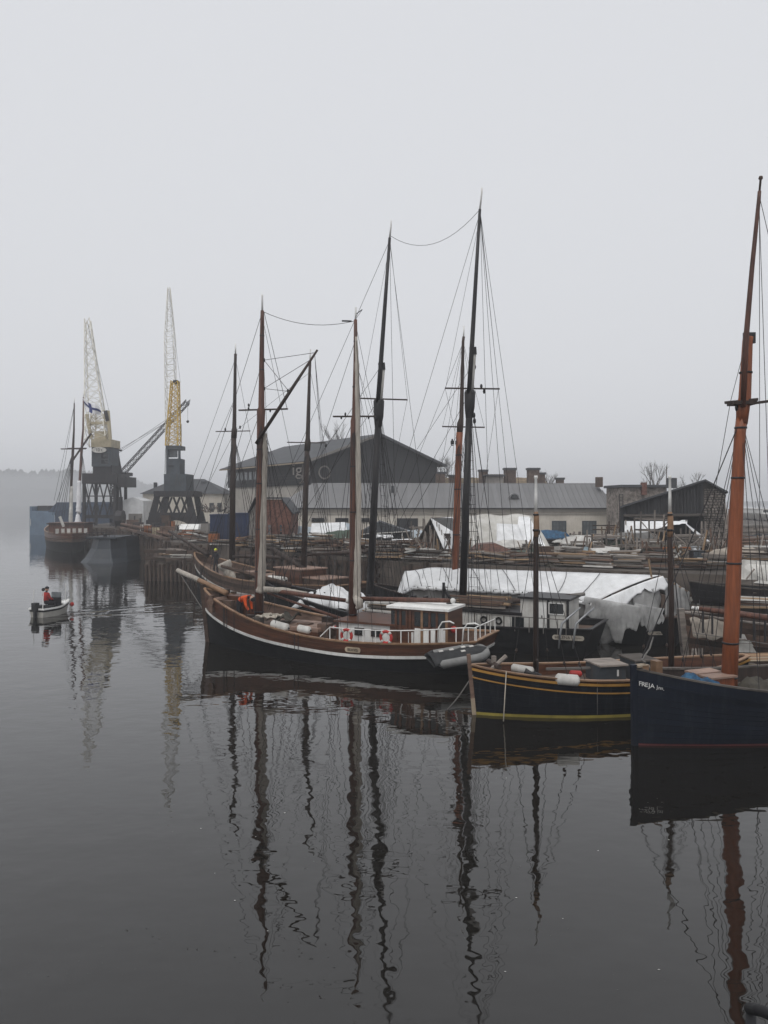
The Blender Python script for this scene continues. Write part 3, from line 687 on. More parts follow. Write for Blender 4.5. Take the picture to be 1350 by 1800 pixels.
B.shrouds(xBm, at(844,372,dBm-.16), (-3.0,-2.2), r=.010, name='backstay'); B.shrouds(xBf, at(685,425,dBf-.16), (-2.6,), r=.010, name='backstay')
bb1 = B.W(B.L/2+3.4,0,2.9)
MB().tube([B.W(B.L/2-1.2,0,2.1), bb1],[.14,.08],8).build('bowsprit', ruddywood, br, smooth=True)
for t_ in (at(684,425,dBf-.16), at(672,640,dBf), at(666,702,dBf)): line('forestay', br, t_, B.W(B.L/2+.3+R.random()*2.6,0,2.4), .011)
for t_ in (at(842,380,dBm-.16), at(826,690,dBm)): line('forestay', br, t_, at(656,1000,dBf), .010)
line('spring_stay', br, at(832,640,dBm), at(733,790,dBm+1.0), .009)
sag('triatic_stay', br, at(687,415,dBf-.16), at(842,370,dBm-.16), .95, .011)
for xx_ in (783,876): line('spreader_stay', br, at(844,380,dBm-.16), at(xx_,684,dBm), .008); line('spreader_stay', br, at(xx_,684,dBm), B.W(xBm-.9,(1 if xx_>800 else -1)*1.95,1.2), .008)
for xx_ in (634,716): line('spreader_stay', br, at(686,425,dBf-.16), at(xx_,702,dBf), .008); line('spreader_stay', br, at(xx_,702,dBf), B.W(xBf-.9,(1 if xx_>660 else -1)*1.95,1.4), .008)
bo = MB().tube([at(818,1066,dBm-.2), at(930,1055,dBm-1.6), at(1003,1047,dBm-2.4)],[.085,.10,.09],10).build('boom', darkwood, br, smooth=True)
MB().tube([at(1003,1047,dBm-2.4), at(1028,1044,dBm-2.7)],[.085,.08],10).build('boom_end', rope_g, bo, smooth=True)
stickp('crutch', blackspar, br, at(800,1068,dBm-.3), at(779,1032,dBm+.1), .1); stickp('crutch', blackspar, br, at(779,1064,dBm), at(780,1024,dBm), .12)
# low white deckhouse with round port rings, wheelhouse
yB = 1.55
a, b = B.sx(916,yB), B.sx(800,yB); zb_ = 1.0
lh = B.box('deckhouse', dirtywhite, a, b+1.5, -1.4, yB, zb_-.1, 1.62); B.box('deckhouse_top', blackspar, a-.05, b+1.5, -1.5, yB+.06, 1.62, 1.75)
for p in (851,877): MB().torus(B.W(B.sx(p,yB),yB+.05,1.34), B.n, .13, .04, 14, 6).build('porthole_ring', blackspar, lh)
for p in (834,856,886,912): xx = B.sx(p,yB); B.box('panel_seam', darkwood, xx-.02, xx+.02, yB, yB+.012, 1.0, 1.6, lh)
B.box('doorway', glass, B.sx(911,yB)-.25, B.sx(911,yB)+.28, yB, yB+.016, 1.0, 1.55, lh)
a, b = B.sx(999,yB), B.sx(925,yB)
wb_ = B.box('wheelhouse', dirtywhite, a, b+.25, -.2, yB, zb_-.1, 2.36); B.box('wheelhouse_roof', blackspar, a-.08, b+.35, -.3, yB+.1, 2.36, 2.45)
dr = B.box('door', white, B.sx(961,yB), B.sx(946,yB), yB, yB+.03, 1.05, 2.25, wb_); B.box('handle', iron, B.sx(953,yB)-.02, B.sx(953,yB)+.02, yB+.03, yB+.06, 1.6, 1.7, dr)
for p in (964,943,998): xx = B.sx(p,yB); B.box('corner_post', blackspar, xx-.05, xx+.05, yB, yB+.035, 1.0, 2.36, wb_)
for p in (972,985): windowp(B, B.sx(p,yB), yB, 2.02, .36, .5, wb_, fm=white)
rod('guard_rail', rope_g, br, B.W(B.sx(835,1.9),1.9,1.62), B.W(B.sx(995,1.9),1.8,1.62), .02)
for p in (838,860,885,905,930,955,980,995): xx = B.sx(p,1.9); rod('rail_post', rope_g, br, B.W(xx,1.9,1.0), B.W(xx,1.88,1.62), .018)
xx = B.sx(994,2.0); zz = .86
nameplate(br, B.W(xx, B.half(xx,zz)+.05, zz), (B.W(xx-.7, B.half(xx-.7,zz),0)-B.W(xx+.7, B.half(xx+.7,zz),0)), 1.28, .2, 'HELENA', .17, 'LOVIISA', .09, m=rope_l)
for p, q in ((1029,1000),(1004,969)):
    MB().tube([at(p+16,1068,31.4), at(p-4,1085,31.3), at(p-16,1096,31.2), at(p-19,1112,31.2), at(p-22,1140,31.2)],[.035,.045,.05,.045,.03],6).build('stern_davit', steel, br, smooth=True)
lb = thing('spar_stack', 'stack of old spars and boards lashed on the black schooner deckhouse', 'timber stack', tuple(B.W(B.sx(850,.6),.5,1.75)))
for i in range(26):
    a = B.W(B.sx(905-R.uniform(0,25),.5),R.uniform(-.9,1.35),1.8+.06*(i//5)+R.uniform(0,.05)); b = B.W(B.sx(800+R.uniform(-15,25),.5),0,0); b = V((b.x,b.y,0)) ; yy = (a-B.O).dot(B.n); bb_ = B.W((b-B.O).dot(B.u), yy+R.uniform(-.15,.15), a.z+R.uniform(-.03,.04))
    stickp('board', R.choice((ruddywood,tanwood,greywood,ruddywood)), lb, a, bb_, R.uniform(.06,.12), R.uniform(.05,.1))
# gear heaped under the grey cover on the schooner's foredeck
def heap_cover(name, label, c, sx_, sy_, h, u, m, seed, folds=.12):
    r = random.Random(seed); x = V(u).normalized(); y = V((-x.y,x.x,0)); rows = []
    ph = [r.uniform(0,6) for _ in range(6)]
    for i in range(22):
        row = []; f = -1+2*i/21
        for j in range(18):
            g = -1+2*j/17; rr = min(1, max(abs(f),abs(g))); e = (1-abs(f)**3.2)*(1-abs(g)**2.6)
            z = h*e**.6*(.70+.22*math.sin(f*2.2+ph[0])*math.cos(g*1.7+ph[1])+.08*math.sin(f*5.1+g*3.3+ph[5])+.05*math.sin(g*6.5-f*4+ph[3]))+folds*h*math.sin(g*11+f*5+ph[2])*(.4+.6*rr)*(1-e*.4)*.6+.05*h*math.sin(f*17+g*6+ph[1])*e
            row.append(V(c)+x*sx_*f*(1+.06*math.sin(g*9+ph[3]))+y*sy_*g*(1+.08*math.sin(f*8+ph[4]))+V((0,0,max(0,z)+r.uniform(-.02,.02)*h)))
        rows.append(row)
    return tag(MB().grid(rows).build(name, m, None, True, solid=.01), label, 'tarpaulin')
heap_cover('tarpaulin', 'crumpled off-white tarpaulin over gear on the schooner foredeck', B.W(B.sx(585,.2),.1,1.2), 1.5, 1.4, 1.1, B.u, tarpwhite, 8, .2)
heap_cover('tarpaulin', 'small white cloth over gear beside the schooner foremast', B.W(B.sx(662,.6),.6,1.1), .75, .7, .9, B.u, tarpwhite, 9)
gearlist = [('winch','black deck winch standing before the crumpled tarpaulin',565,.9,36.5),('winch','black cargo winch at the foot of the black foremast',640,.9,35.0),('winch','black winch with crank beside the white tent bow',738,1.0,34.0)]
for nm, lb_, p, h, d in gearlist:
    c = B.W(B.sx(p,.9),.9,1.1); t = thing(nm, lb_, 'winch', tuple(c))
    for s_ in (-.3,.3): MB().box(c+B.u*s_+V((0,0,h/2)), (.08,.4,h), (B.u,B.n,V((0,0,1)))).build('side_frame', blackspar, t)
    rod('drum', iron, t, c-B.u*.35+V((0,0,h*.65)), c+B.u*.35+V((0,0,h*.65)), .16)
    rod('crank', iron, t, c+B.u*.36+V((0,0,h*.65)), c+B.u*.36+V((0,.1,h*1.15)), .03); rod('gear_wheel', iron, t, c-B.u*.42+V((0,0,h*.65)), c-B.u*.36+V((0,0,h*.65)), .28)
pl = thing('plank_pile', 'pile of pale boards on the schooner deck beside the ketch wheelhouse', 'timber pile', tuple(B.W(B.sx(672,1.1),1.1,1.05)))
planks_on(pl, 22, B.W(B.sx(672,1.1),1.0,1.15), 1.7, 1.0, .6, B.u, [tanwood,greywood,dirtywhite,greywood])
wx2 = A.sx(412,.5)
for (q, yy, sx_, sy_, h_, m__) in ((402,.3,.5,.35,.35,ruddywood),(440,-.6,.7,.4,.45,varnish),(440,.9,.4,.3,.22,darkwood),(395,-.5,.35,.35,.5,darkwood),(452,.9,.5,.3,.2,greywood),(572,.4,.5,.5,.4,ruddywood),(580,-.6,.6,.4,.5,darkwood)):
    xx = A.sx(q,yy); A.box('deck_chest', m__, xx-sx_/2, xx+sx_/2, yy-sy_/2, yy+sy_/2, zF(xx)-.02, zF(xx)+h_+.3)
for (q, yy, rr) in ((424,.9,.2),(447,1.25,.25),(543,1.3,.24),(558,1.2,.22),(570,1.4,.2),(400,-1.0,.22)):
    xx = A.sx(q,yy)
    for k in range(3): MB().torus(A.W(xx,yy,zF(xx)+.06+.055*k),(0,0,1),rr*(1-.06*k),.035,16,6).build('rope_coil', rope_g if q % 2 else rope_l, ar)
heap_cover('tarpaulin', 'dark blue tarpaulin on the foredeck rail side of the brown ketch', A.W(A.sx(414,.4),.45,zF(A.sx(414,.4))), .45,.3,.25,A.u,bluecloth,71,.4)
for k in range(9):
    xx = A.sx(470+k*13,.2); stickp('loose_spar', R.choice((caprail,ruddywood,greywood)), ar, A.W(xx,R.uniform(-1.5,-1.1),zF(xx)+.1+.05*k % .2), A.W(xx+1.6,R.uniform(-1.6,-1.1),zF(xx)+.35), .06)

# ================================================================== D: ship under the long white tent
oD = V((3.6,35.5))+V((.471,.882))*4.3
D = Ship('tented_vessel', 'dark vessel under a long white tent frame with one pine mast', 'sailing ship', (oD.x-.882*7.0, oD.y+.471*7.0), (oD.x+.882*8.9, oD.y-.471*8.9), 3.9, 1.3, 1.15, 1.9, tr=.7, rb=.15, rs=.2, ks=.5)
dr_ = D.root
D.band('hull', black_hull, lambda t: -.58, lambda t: D.sheer(t), 0, 8); D.deck('deck', deckwood, lambda t: D.sheer(t)-.2); D.cap(darkwood); D.stem(black_hull)
xDm = D.sx(802); dDm = D.W(xDm,0,0).y
mo = spar('mast', orangewood, dr_, [(800,1010,13),(803,900,12),(806,800,11),(808,760,12)], dDm)
spar('topmast', darkwood, mo, [(808,762,11),(809,745,12),(811,735,8),(814,600,5),(815,592,5)], dDm)
spar('masthead_pole', white, mo, [(815,592,3),(815.5,573,2.4)], dDm, 6)
crosstree(dr_, dDm, 778, 851, 749, 752)
for (mx_, my_, mw_) in ((802,940,13.2),(804.5,860,12.6),(806.3,800,12)): spar('mast_band', iron, mo, [(mx_,my_+1,mw_),(mx_,my_-1,mw_)], dDm)
D.shrouds(xDm, at(808,757,dDm), (-1.2,-.8,-.4,0,.4), r=.012); D.shrouds(xDm, at(814,600,dDm), (-1.8,1.5), r=.009)
D.ratlines(xDm, at(808,757,dDm), .2, .65, -1, 20)
for q in (778,851): line('spreader_stay', dr_, at(814,600,dDm), at(q,750,dDm), .008)
lad = [at(800,785,dDm), at(796,905,dDm)]
for k in range(9):
    pass
line('forestay', dr_, at(814,602,dDm), D.W(D.L/2+.3,0,2.0), .01); line('forestay', dr_, at(808,757,dDm), D.W(D.L/2,0,2.0), .012)
def lantern(c):
    t = MB().box(c,(.16,.16,.2)); t.box(V(c)+V((0,0,.14)),(.08,.08,.1)); return t
for q in (795,803): stickp('lamp_arm', iron, dr_, at(q-2,783,dDm), at(q+2,783,dDm), .04); lantern(at(q,778,dDm)).build('deck_lamp', iron, dr_)
# tent over it
xT0, xT1 = D.sx(1160,0.), D.sx(712,0.)      # stern end, bow end
tent = thing('tarpaulin_tent', 'long white tarpaulin tent with ragged plastic gable over the dark vessel', 'tent', tuple(D.W((xT0+xT1)/2,0,1.3)))
def tent_z(x):  # ridge
    f = (x-xT0)/(xT1-xT0); return 3.05-.12*f+.0*f
def tent_sec(x, k, side, r, wob):   # k 0 ridge .. 1 eave
    f = (x-xT0)/(xT1-xT0); ex = 1-sm((f-.86)/.14)*.55
    x = x+(2.6*k if side > 0 else -.9*k)*max(0, 1-f*2.2)
    y = 2.05*k*ex; z = tent_z(x)-((.80+.38*max(0,1-f*3))*k**1.25)-(1-ex)*.9*(.5+.5*k)
    return D.W(x, side*y, z+wob*(.5+k))
r = random.Random(5)
for side, nm in ((1,'roof_sheet'),(-1,'roof_sheet')):
    rows = []
    for i in range(61):
        x = xT0+(xT1-xT0)*i/60; wob = .035*math.sin(i*1.57)-.02*abs(math.sin(i*.7)); rows.append([tent_sec(x, j/8, side, r, (wob+r.uniform(-.012,.012)) if j else 0) for j in range(9)])
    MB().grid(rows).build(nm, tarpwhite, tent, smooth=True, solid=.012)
rows = []
for i in range(61):
    x = xT0+(xT1-xT0)*i/60; rowp = []
    for j in range(7):
        k = j/6; p = tent_sec(x, 1, 1, r, 0); bot = D.zs(x)-.05
        p = p+D.n*(-.04-.10*k+.05*math.sin(i*1.3+k*2)+r.uniform(-.01,.01)); p.z = p.z-.06+(bot-p.z)*k; rowp.append(p)
    rows.append(rowp)
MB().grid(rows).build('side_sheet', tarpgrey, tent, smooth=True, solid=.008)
hem = []
for i in range(81):
    x = xT0+(xT1-xT0)*i/80; p = tent_sec(x, 1, 1, r, 0); hem.append([p+D.n*.03, p+D.n*.05+V((0,0,-.10-.06*abs(math.sin(i*1.1))-.04*r.random()))])
MB().grid(hem).build('hem_flap', tarpwhite, tent, smooth=True, solid=.01)
for k in range(7):   # lashing ropes slanting over the near slope
    xa = xT0+(xT1-xT0)*(.10+.125*k); xb = xa+1.35
    pts = [tent_sec(xa+(xb-xa)*q/6, 1-q/6*.97, 1, r, 0)+V((0,0,.03))+D.n*.02 for q in range(7)]
    MB().tube(pts,.014,5).build('lashing_rope', rope_d, tent)
for k in range(26):
    x = xT0+(xT1-xT0)*(k+.5)/26; p = tent_sec(x,1,1,r,0); MB().ball(p+D.n*.05-V((0,0,.04)),.035,6).build('eyelet_knot', rope_d, tent)
# gable end of the tent: timber frame, sheet hanging in folds
SKN, SKF = 2.6, .9
ge = lambda y, z, dx=0.: D.W(xT0-.06+dx+(SKN*y/2.05 if y > 0 else SKF*y/2.05), y, z)
rz_ = tent_z(xT0)
for sd in (1,-1): stickp('rafter', tanwood, tent, ge(0,rz_-.05), ge(sd*2.0,rz_-(1.2 if sd > 0 else .9)), .09, .05)
stickp('frame_post', tanwood, tent, ge(.15,rz_+.75,.35), ge(.25,rz_-.55,0), .07); stickp('frame_post', palerail, tent, ge(.55,rz_-.4), ge(.1,rz_-1.5), .08, .05)
r = random.Random(15)
for sd in (1,-1):
    rows = []
    for i in range(21):
        f = i/20; y0 = sd*(.12+1.98*f); zt_ = rz_-.06-(1.14 if sd > 0 else .86)*(abs(y0)/2.05)**1.2
        low = (1.25-.35*math.sin(f*2.6+.3) if f < .55 else 1.0-1.15*sm((f-.55)/.3)+.25*sm((f-.88)/.12)) if sd > 0 else 1.1-.6*sm((f-.5)/.4)
        low += .10*math.sin(i*2.1)+r.uniform(-.05,.05)
        rows.append([ge(y0+.06*math.sin(i*1.9+k*.8), zt_+(low-zt_)*k/11, -.05-.13*math.sin(i*1.35)*(.3+.7*k/11)-.10*k/11+.03*r.random()) for k in range(12)])
    MB().grid(rows).build('gable_sheet', tarpthin, tent, smooth=True, solid=.006)
rows = []
for i in range(9):
    f = i/8; rows.append([ge(.35+.75*f+.06*math.sin(i*2+k), rz_-.55-.3*f-.31*k, -.22-.10*math.sin(i*1.8)-.03*k) for k in range(8)])
MB().grid(rows).build('gable_rag', tarpthin, tent, smooth=True, solid=.006)
rows = []
for i in range(10):
    f = i/9; rows.append([ge(-2.05+.35*f+.05*math.sin(i*2.1+k), rz_-.85-.3*k, -.25-.5*f) for k in range(8)])
MB().grid(rows).build('gable_rag', tarpthin, tent, smooth=True, solid=.006)
rows = [[ge(.02+1.98*i/14, rz_-.02-1.12*(i/14)**1.2-(.42+.16*math.sin(i*.8)+.1*math.sin(i*2.3))*k/6, -.10-.04*k-.05*math.sin(i*1.1)*k/6) for k in range(7)] for i in range(15)]
MB().grid(rows).build('gable_flap', tarpwhite, tent, smooth=True, solid=.01)
for (xa_, xb_, yo, sd_, tongues) in ((2.95,.55,2.10,3,((.62,.16,1.15),(.25,.10,.35),(.92,.08,.5))),(.75,-.45,2.0,4,((.5,.25,.5),))):
    r = random.Random(sd_); rows = []
    for i in range(49):
        f = i/48; x = xT0+xa_+(xb_-xa_)*f; top_ = tent_sec(max(x, xT0), 1, 1, r, 0).z+.05-.1*f
        low = 1.22+.05*math.sin(i*.9)-sum(h_*math.exp(-((f-c_)/w_)**2) for c_, w_, h_ in tongues)+r.uniform(-.03,.03)
        low = max(.08, low)
        rows.append([D.W(x+.04*math.sin(i*.5+k*.7), yo+(.05*math.sin(i*.95+k*.12)+.03*math.sin(i*2.3))*(.2+.8*k/12)+.04*k/12, top_+(low-top_)*k/12) for k in range(13)])
    MB().grid(rows).build('hanging_sheet', tarpthin, tent, smooth=True, solid=.005)
zz = .62; xx = D.sx(1158,1.6)
nameplate(dr_, at(1158,1113,34.2), (1,.05,0), 1.0, .15, 'VIOLA', .11, m=rope_l)

# ================================================================== C: brown ship beyond, bow to the left
C = Ship('sailing_galeas', 'brown weathered sailing ship with two dark masts, farther along the quay', 'sailing ship', (-14.0,57.6), (-1.9,45.2), 4.4, 1.6, 1.35, 2.6, tr=.65, rb=.15, rs=.25, ks=.5)
cr = C.root
C.band('hull', black_hull, lambda t: -.58, lambda t: C.sheer(t)-.95, 0, 6); C.band('rubbing_strake', dirtywhite, lambda t: C.sheer(t)-.95, lambda t: C.sheer(t)-.82, .05, 1, thick=.06)
for i in range(3): C.band('bulwark_plank', ruddywood, lambda t, i=i: C.sheer(t)-.82*(1-i/3)+.004, lambda t, i=i: C.sheer(t)-.82*(1-(i+1)/3)-.004, .01, 1, thick=.02)
Cd = lambda t: C.sheer(t)-.55
C.inner(ruddywood, Cd); C.deck('deck', deckwood, Cd); C.cap(caprail); C.stem(ruddywood)
xc1, xc2 = C.sx(408), C.sx(535); dc1, dc2 = C.W(xc1,0,0).y, C.W(xc2,0,0).y
for (nm, d, P, P2, P3) in (('foremast',dc1,[(408,985,11),(409,860,10),(411,765,9)],[(411,770,10),(412,756,10),(412,750,7),(413.5,640,5),(414,622,5)],[(414,622,3),(414,604,2.4)]),
                       ('mainmast',dc2,[(534,1000,11),(537,880,10),(540,785,9)],[(540,792,11),(541,778,11),(541,770,8),(544,660,5),(545,636,5)],[(545,636,3),(545.5,614,2.4)])):
    o = spar(nm, darkwood, cr, P, d); spar('topmast', darkwood, o, P2, d); spar('masthead_pole', white, o, P3, d, 6)
crosstree(cr, dc1, 378, 441, 758, 758); crosstree(cr, dc2, 504, 573, 777, 779)
for p, d in (((396,755),dc1),((422,751),dc1),((573,783),dc2)): block_(cr, *p, d, .1)
for (xm, t1, t2, d) in ((xc1,(411,764),(414,630),dc1),(xc2,(540,785),(545,650),dc2)):
    C.shrouds(xm, at(*t1,d), (-1.4,-1,-.5,0), r=.016); C.shrouds(xm, at(*t2,d), (-2.4,), r=.012, name='backstay')
cb1 = C.W(C.L/2+4.3,0,4.1); MB().tube([C.W(C.L/2-1.5,0,2.5), cb1],[.17,.09],8).build('bowsprit', darkwood, cr, smooth=True)
for t_ in (at(414,630,dc1), at(411,762,dc1), at(413,700,dc1)): line('forestay', cr, t_, C.W(C.L/2+.5+R.random()*3.4,0,3.1+R.random()*.6), .013)
line('forestay', cr, at(544,655,dc2), at(411,760,dc1), .01); line('forestay', cr, at(540,785,dc2), at(409,960,dc1), .01)
MB().tube([at(410,978,dc1-.2), at(470,978,dc1-2.5), at(530,985,dc2+.8)],[.1,.12,.09],8).build('boom', darkwood, cr, smooth=True)
MB().tube([at(540,975,dc2-.2), at(600,972,dc2-1), at(660,968,dc2-2.5)],[.1,.12,.1],8).build('boom', darkwood, cr, smooth=True)
MB().tube([at(478,965,dc2+2), at(535,1000,dc2-.3)],[.17,.15],8).build('gaff', darkwood, cr, smooth=True)
zC = lambda x: Cd(max(0,min(1,x/C.L+.5)))
for (p0,p1,yy,hh,m__) in ((430,462,-.3,.55,varnish),(470,505,-.2,.75,ruddywood),(505,552,.1,1.35,varnish),(556,592,0,.8,ruddywood),(436,452,.6,.9,darkwood)):
    a, b = sorted((C.sx(p0,yy), C.sx(p1,yy))); C.box('deck_house', m__, a, b, yy-1, yy+1, zC(a), zC(a)+hh); C.box('deck_house_top', hatchwood, a-.06, b+.06, yy-1.06, yy+1.06, zC(a)+hh, zC(a)+hh+.07)
furled(cr, 'furled_sail', [(393,988,26),(402,1008,16),(420,1022,12),(455,1025,10)], dc1-1.6, m=sailcloth, seed=14, back=-1.4)
for p, d, sz, lb_ in ((455,52.6,.55,'olive canvas heap on the deck of the far brown ship'),):
    heap_cover('canvas_heap', lb_, C.W(C.sx(p,1),1.0,zC(C.sx(p,1))+.05), 1.0,.7,.7,C.u,olive,21,.3)
x = C.sx(488,1.6); fender(C.W(C.sx(476,1.6),1.7,C.zs(x)+.25), C.W(C.sx(504,1.6),1.7,C.zs(x)+.25), .2, 'white fender bundle on the rail of the far brown ship')
for k in range(8):
    xx = C.sx(480+k*14,2.0); rod('rail_post', darkwood, cr, C.W(xx,C.half(xx,1.4)-.1,C.zs(xx)), C.W(xx,C.half(xx,1.4)-.1,C.zs(xx)+.6), .03)
for q in (352,358,366,374): xx = C.sx(q,1.3); line('hanging_line', cr, C.W(xx,C.half(xx,2)+.05,C.zs(xx)), C.W(xx,C.half(xx,2)+.05,C.zs(xx)-.8), .02)

# ================================================================== Y: small blue-black boat with ochre stripes
Yb = Ship('two_masted_boat', 'small blue-black wooden boat with ochre stripes and yellow waterline', 'sailing boat', (2.78,23.35), (11.9,25.5), 2.75, 1.35, 1.08, 1.5, tr=.12, rb=.10, rs=.1, smid=.5, pb=2.4, kb=.15, ks=.12, km=.88)
yr = Yb.root
Yb.band('hull', blueblack, lambda t: -.55, lambda t: Yb.sheer(t)-.07, -.012, 8)
for i in range(7): Yb.band('hull_plank', blueblack, lambda t, i=i: (Yb.sheer(t)-.07)*i/7+.004, lambda t, i=i: (Yb.sheer(t)-.07)*(i+1)/7-.004, .006*(i % 2), 2, thick=.012)
Yb.band('boot_stripe', yellowboot, lambda t: -.1, lambda t: .085, .012, 1, thick=.012)
Yb.band('ochre_stripe', ochre, lambda t: Yb.sheer(t)-.14, lambda t: Yb.sheer(t)-.065, .03, 1, thick=.035)
Yb.band('ochre_stripe', ochre, lambda t: Yb.sheer(t)-.37, lambda t: Yb.sheer(t)-.332, .03, 1, thick=.035)
Yd = lambda t: Yb.sheer(t)-.34
Yb.inner(varnish, Yd); Yb.deck('deck', deckwood, Yd); Yb.cap(caprail, .14, .045); Yb.stem(ruddywood, .075, 1.84)
Yb.stem(palerail, .08, .5, 'stem_band')
for (bx, tx, px_b) in ((942,942,1172),(1180,1177.5,1192)):
    xm = Yb.sx(bx); d = Yb.W(xm,0,0).y
    o = spar('mast', darkwood, yr, [(bx,px_b+14,10),(bx,1050,9.5),(tx,960,9),(tx,905,7.5)], d)
    spar('mast_collar', caprail, o, [(tx,944,8.5),(tx+1,928,10.5),(tx+1,908,9.5),(tx,900,7)], d-.03); spar('mast_band', blackspar, o, [(tx,934,11.5),(tx,930,11.5)], d-.03); spar('mast_band', blackspar, o, [(tx,906,10.5),(tx,903,10.5)], d-.03)
    spar('masthead_pole', white, o, [(tx,902,6),(tx,870,5.5),(tx,842,4.5),(tx,840,7),(tx,836,6)], d, 8)
    line('mast_hoop', yr, at(tx-9,912,d), at(tx-7,1000,d), .012); block_(yr, tx+5, 935, d, .07)
    h = at(tx,918,d)
    for sd in (1,-1): Yb.shrouds(xm, h, (-1.0,-.5,.35), r=.010, sides=(sd,))
    for sd in (1,-1):
        for dx in (-1.0,-.5,.35):
            x = xm+dx; p = Yb.W(x, sd*(Yb.half(x,1)-.03), Yb.zs(x)); q = p.lerp(h,.10); MB().tube([p.lerp(h,.085),p.lerp(h,.1),p.lerp(h,.115)],[.02,.05,.02],6).build('deadeye', darkwood, yr)
stickp('boom', rope_g, yr, at(960,1176,24.2), at(1110,1172,24.9), .07)
MB().tube([Yb.W(Yb.sx(860,.2),.2,1.35), Yb.W(Yb.sx(892,.2),.1,1.75)],[.05,.07],6).build('tiller_post', greywood, yr)
rod('windlass', darkwood, yr, Yb.W(Yb.sx(868),-.45,1.5), Yb.W(Yb.sx(868),.45,1.5), .08)
for p in (868,): Yb.box('bitt_post', greywood, Yb.sx(p)-.06, Yb.sx(p)+.06, -.06,.06,1.0,1.75)
a, b = sorted((Yb.sx(1043,-.1),Yb.sx(1087,-.1))); cbn = Yb.box('cuddy', slate, a, b, -.6, .35, .7, 1.32); Yb.box('cuddy_top', greywood, a-.05, b+.05, -.66,.42,1.32,1.37); Yb.box('window', white, a+.25, a+.31, .35,.362,1.0,1.2,cbn)
a, b = sorted((Yb.sx(1110,.1),Yb.sx(1146,.1))); cbn = Yb.box('cuddy', slate, a, b, -.6, .35, .75, 1.42); Yb.box('cuddy_top', greywood, a-.05, b+.05, -.66,.42,1.42,1.47); Yb.box('window', white, a+.3, a+.38, .35,.362,1.15,1.25,cbn)
MB().tube([Yb.W(Yb.sx(915),.3,1.3), Yb.W(Yb.sx(950,.4),.4,1.12)],[.11,.1],8).build('rolled_cover', blackspar, yr, smooth=True)
onrail(Yb, 902, 935, .13, .05, 'white fender lying on the foredeck rail of the small ochre-striped boat', out=-.35)
f1 = onrail(Yb, 981, 1014, .17, .0, 'white fender lashed outside the rail of the small ochre-striped boat', out=.12)
onrail(Yb, 1004, 1020, .10, .08, 'red fender on the rail behind the lashed white fender', m=redp, out=-.45)
def rope_thing(label, pts, r=.018, m=rope_l):
    return tag(MB().tube(pts, r, 6).build('mooring_rope', m, None, True), label, 'rope')
rope_thing('pale rope hanging from the ochre-striped boat into the water', [at(890,1180,22.9), at(888,1215,22.6), at(886,1250,22.5), at(885,1268,22.45)], .016)
rope_thing('mooring rope from the boat stem down to the water beside the ketch stern', [Yb.W(Yb.L/2+.1,.05,1.2), at(806,1225,23.9), V((1.9,23.9,-.1))], .02, rope_g)
rope_thing('thin line hanging down the ochre-striped boat hull near its middle', [at(1050,1196,22.9),at(1050,1256,22.7)], .008, rope_g)

# ================================================================== Fr: navy boat nearest the camera
Fr = Ship('navy_smack', 'navy-hulled sailing boat with a stout pine mast nearest the camera', 'sailing boat', (6.70,20.42), (20.25,25.6), 3.9, 1.3, 1.2, 2.02, tr=.55, rb=.02, rs=.2, smid=.5, pb=2.5, kb=.12, ks=.5, km=.9)
fr = Fr.root
Fr.band('hull', navy_hull, lambda t: .05, lambda t: Fr.sheer(t)-.30, -.012, 8)
for i in range(9): Fr.band('hull_plank', navy_hull, lambda t, i=i: .05+(Fr.sheer(t)-.35)*i/9+.004, lambda t, i=i: .05+(Fr.sheer(t)-.35)*(i+1)/9-.004, .006*(i % 2), 2, thick=.012)
Fr.band('boot_stripe', redboot, lambda t: -.5, lambda t: .05, 0, 2)
Fr.band('bulwark', navy_hull, lambda t: Fr.sheer(t)-.30, lambda t: Fr.sheer(t)+.01, .015, 1)
Fr.band('rubbing_strake', navy_hull, lambda t: Fr.sheer(t)-.33, lambda t: Fr.sheer(t)-.27, .045, 1, thick=.05)
Fd = lambda t: Fr.sheer(t)-.42
Fr.inner(darkwood, Fd); Fr.deck('deck', deckwood, Fd); Fr.cap(greywood, .15, .05); Fr.stem(navy_hull, .11, 2.14)
xm = Fr.sx(1281); dm = Fr.W(xm,0,0).y
o = spar('mast', orangewood, fr, [(1280,1240,28),(1286,1100,26),(1294,900,23),(1301,760,19),(1304,735,19)], dm, 16)
spar('mast_head', orangewood, o, [(1304,745,20),(1306,715,24),(1309,700,22),(1314,600,18),(1315,592,18)], dm, 8)
for (mx_, my_, mw_) in ((1281.5,1190,29),(1284,1130,28),(1290,990,26),(1297,840,23),(1302,752,21),(1311,655,22)): spar('mast_band', iron, o, [(mx_,my_+1.6,mw_),(mx_,my_-1.6,mw_)], dm, 16)
stickp('mast_cap', iron, fr, at(1307,594,dm-.05), at(1327,594,dm-.05), .1, .3)
t_ = spar('topmast', brownwood, fr, [(1306,715,9),(1311,600,9.5),(1322,470,8),(1334,350,6.5),(1335,336,6)], dm-.2, 12)
spar('masthead_pole', ruddywood, t_, [(1335,337,4),(1337,316,4),(1337,314,8),(1337.5,310,6)], dm-.2, 8)
crosstree(fr, dm, 1281, 1325, 706, 704, .1); stickp('crosstree', darkwood, fr, at(1316,710,dm), at(1368,703,dm-.3), .07)
MB().box(at(1304,709,dm),(.62,.5,.1)).build('trestle_tree', darkwood, fr)
for p in ((1310,742),(1296,716)): block_(fr, *p, dm, .1)
hd = at(1303,735,dm)
for dx in (-1.1,-.6,-.1,.4): Fr.shrouds(xm, hd, (dx,), r=.0095)
Fr.shrouds(xm, at(1335,345,dm-.2), (-3.2,), r=.009, name='backstay')
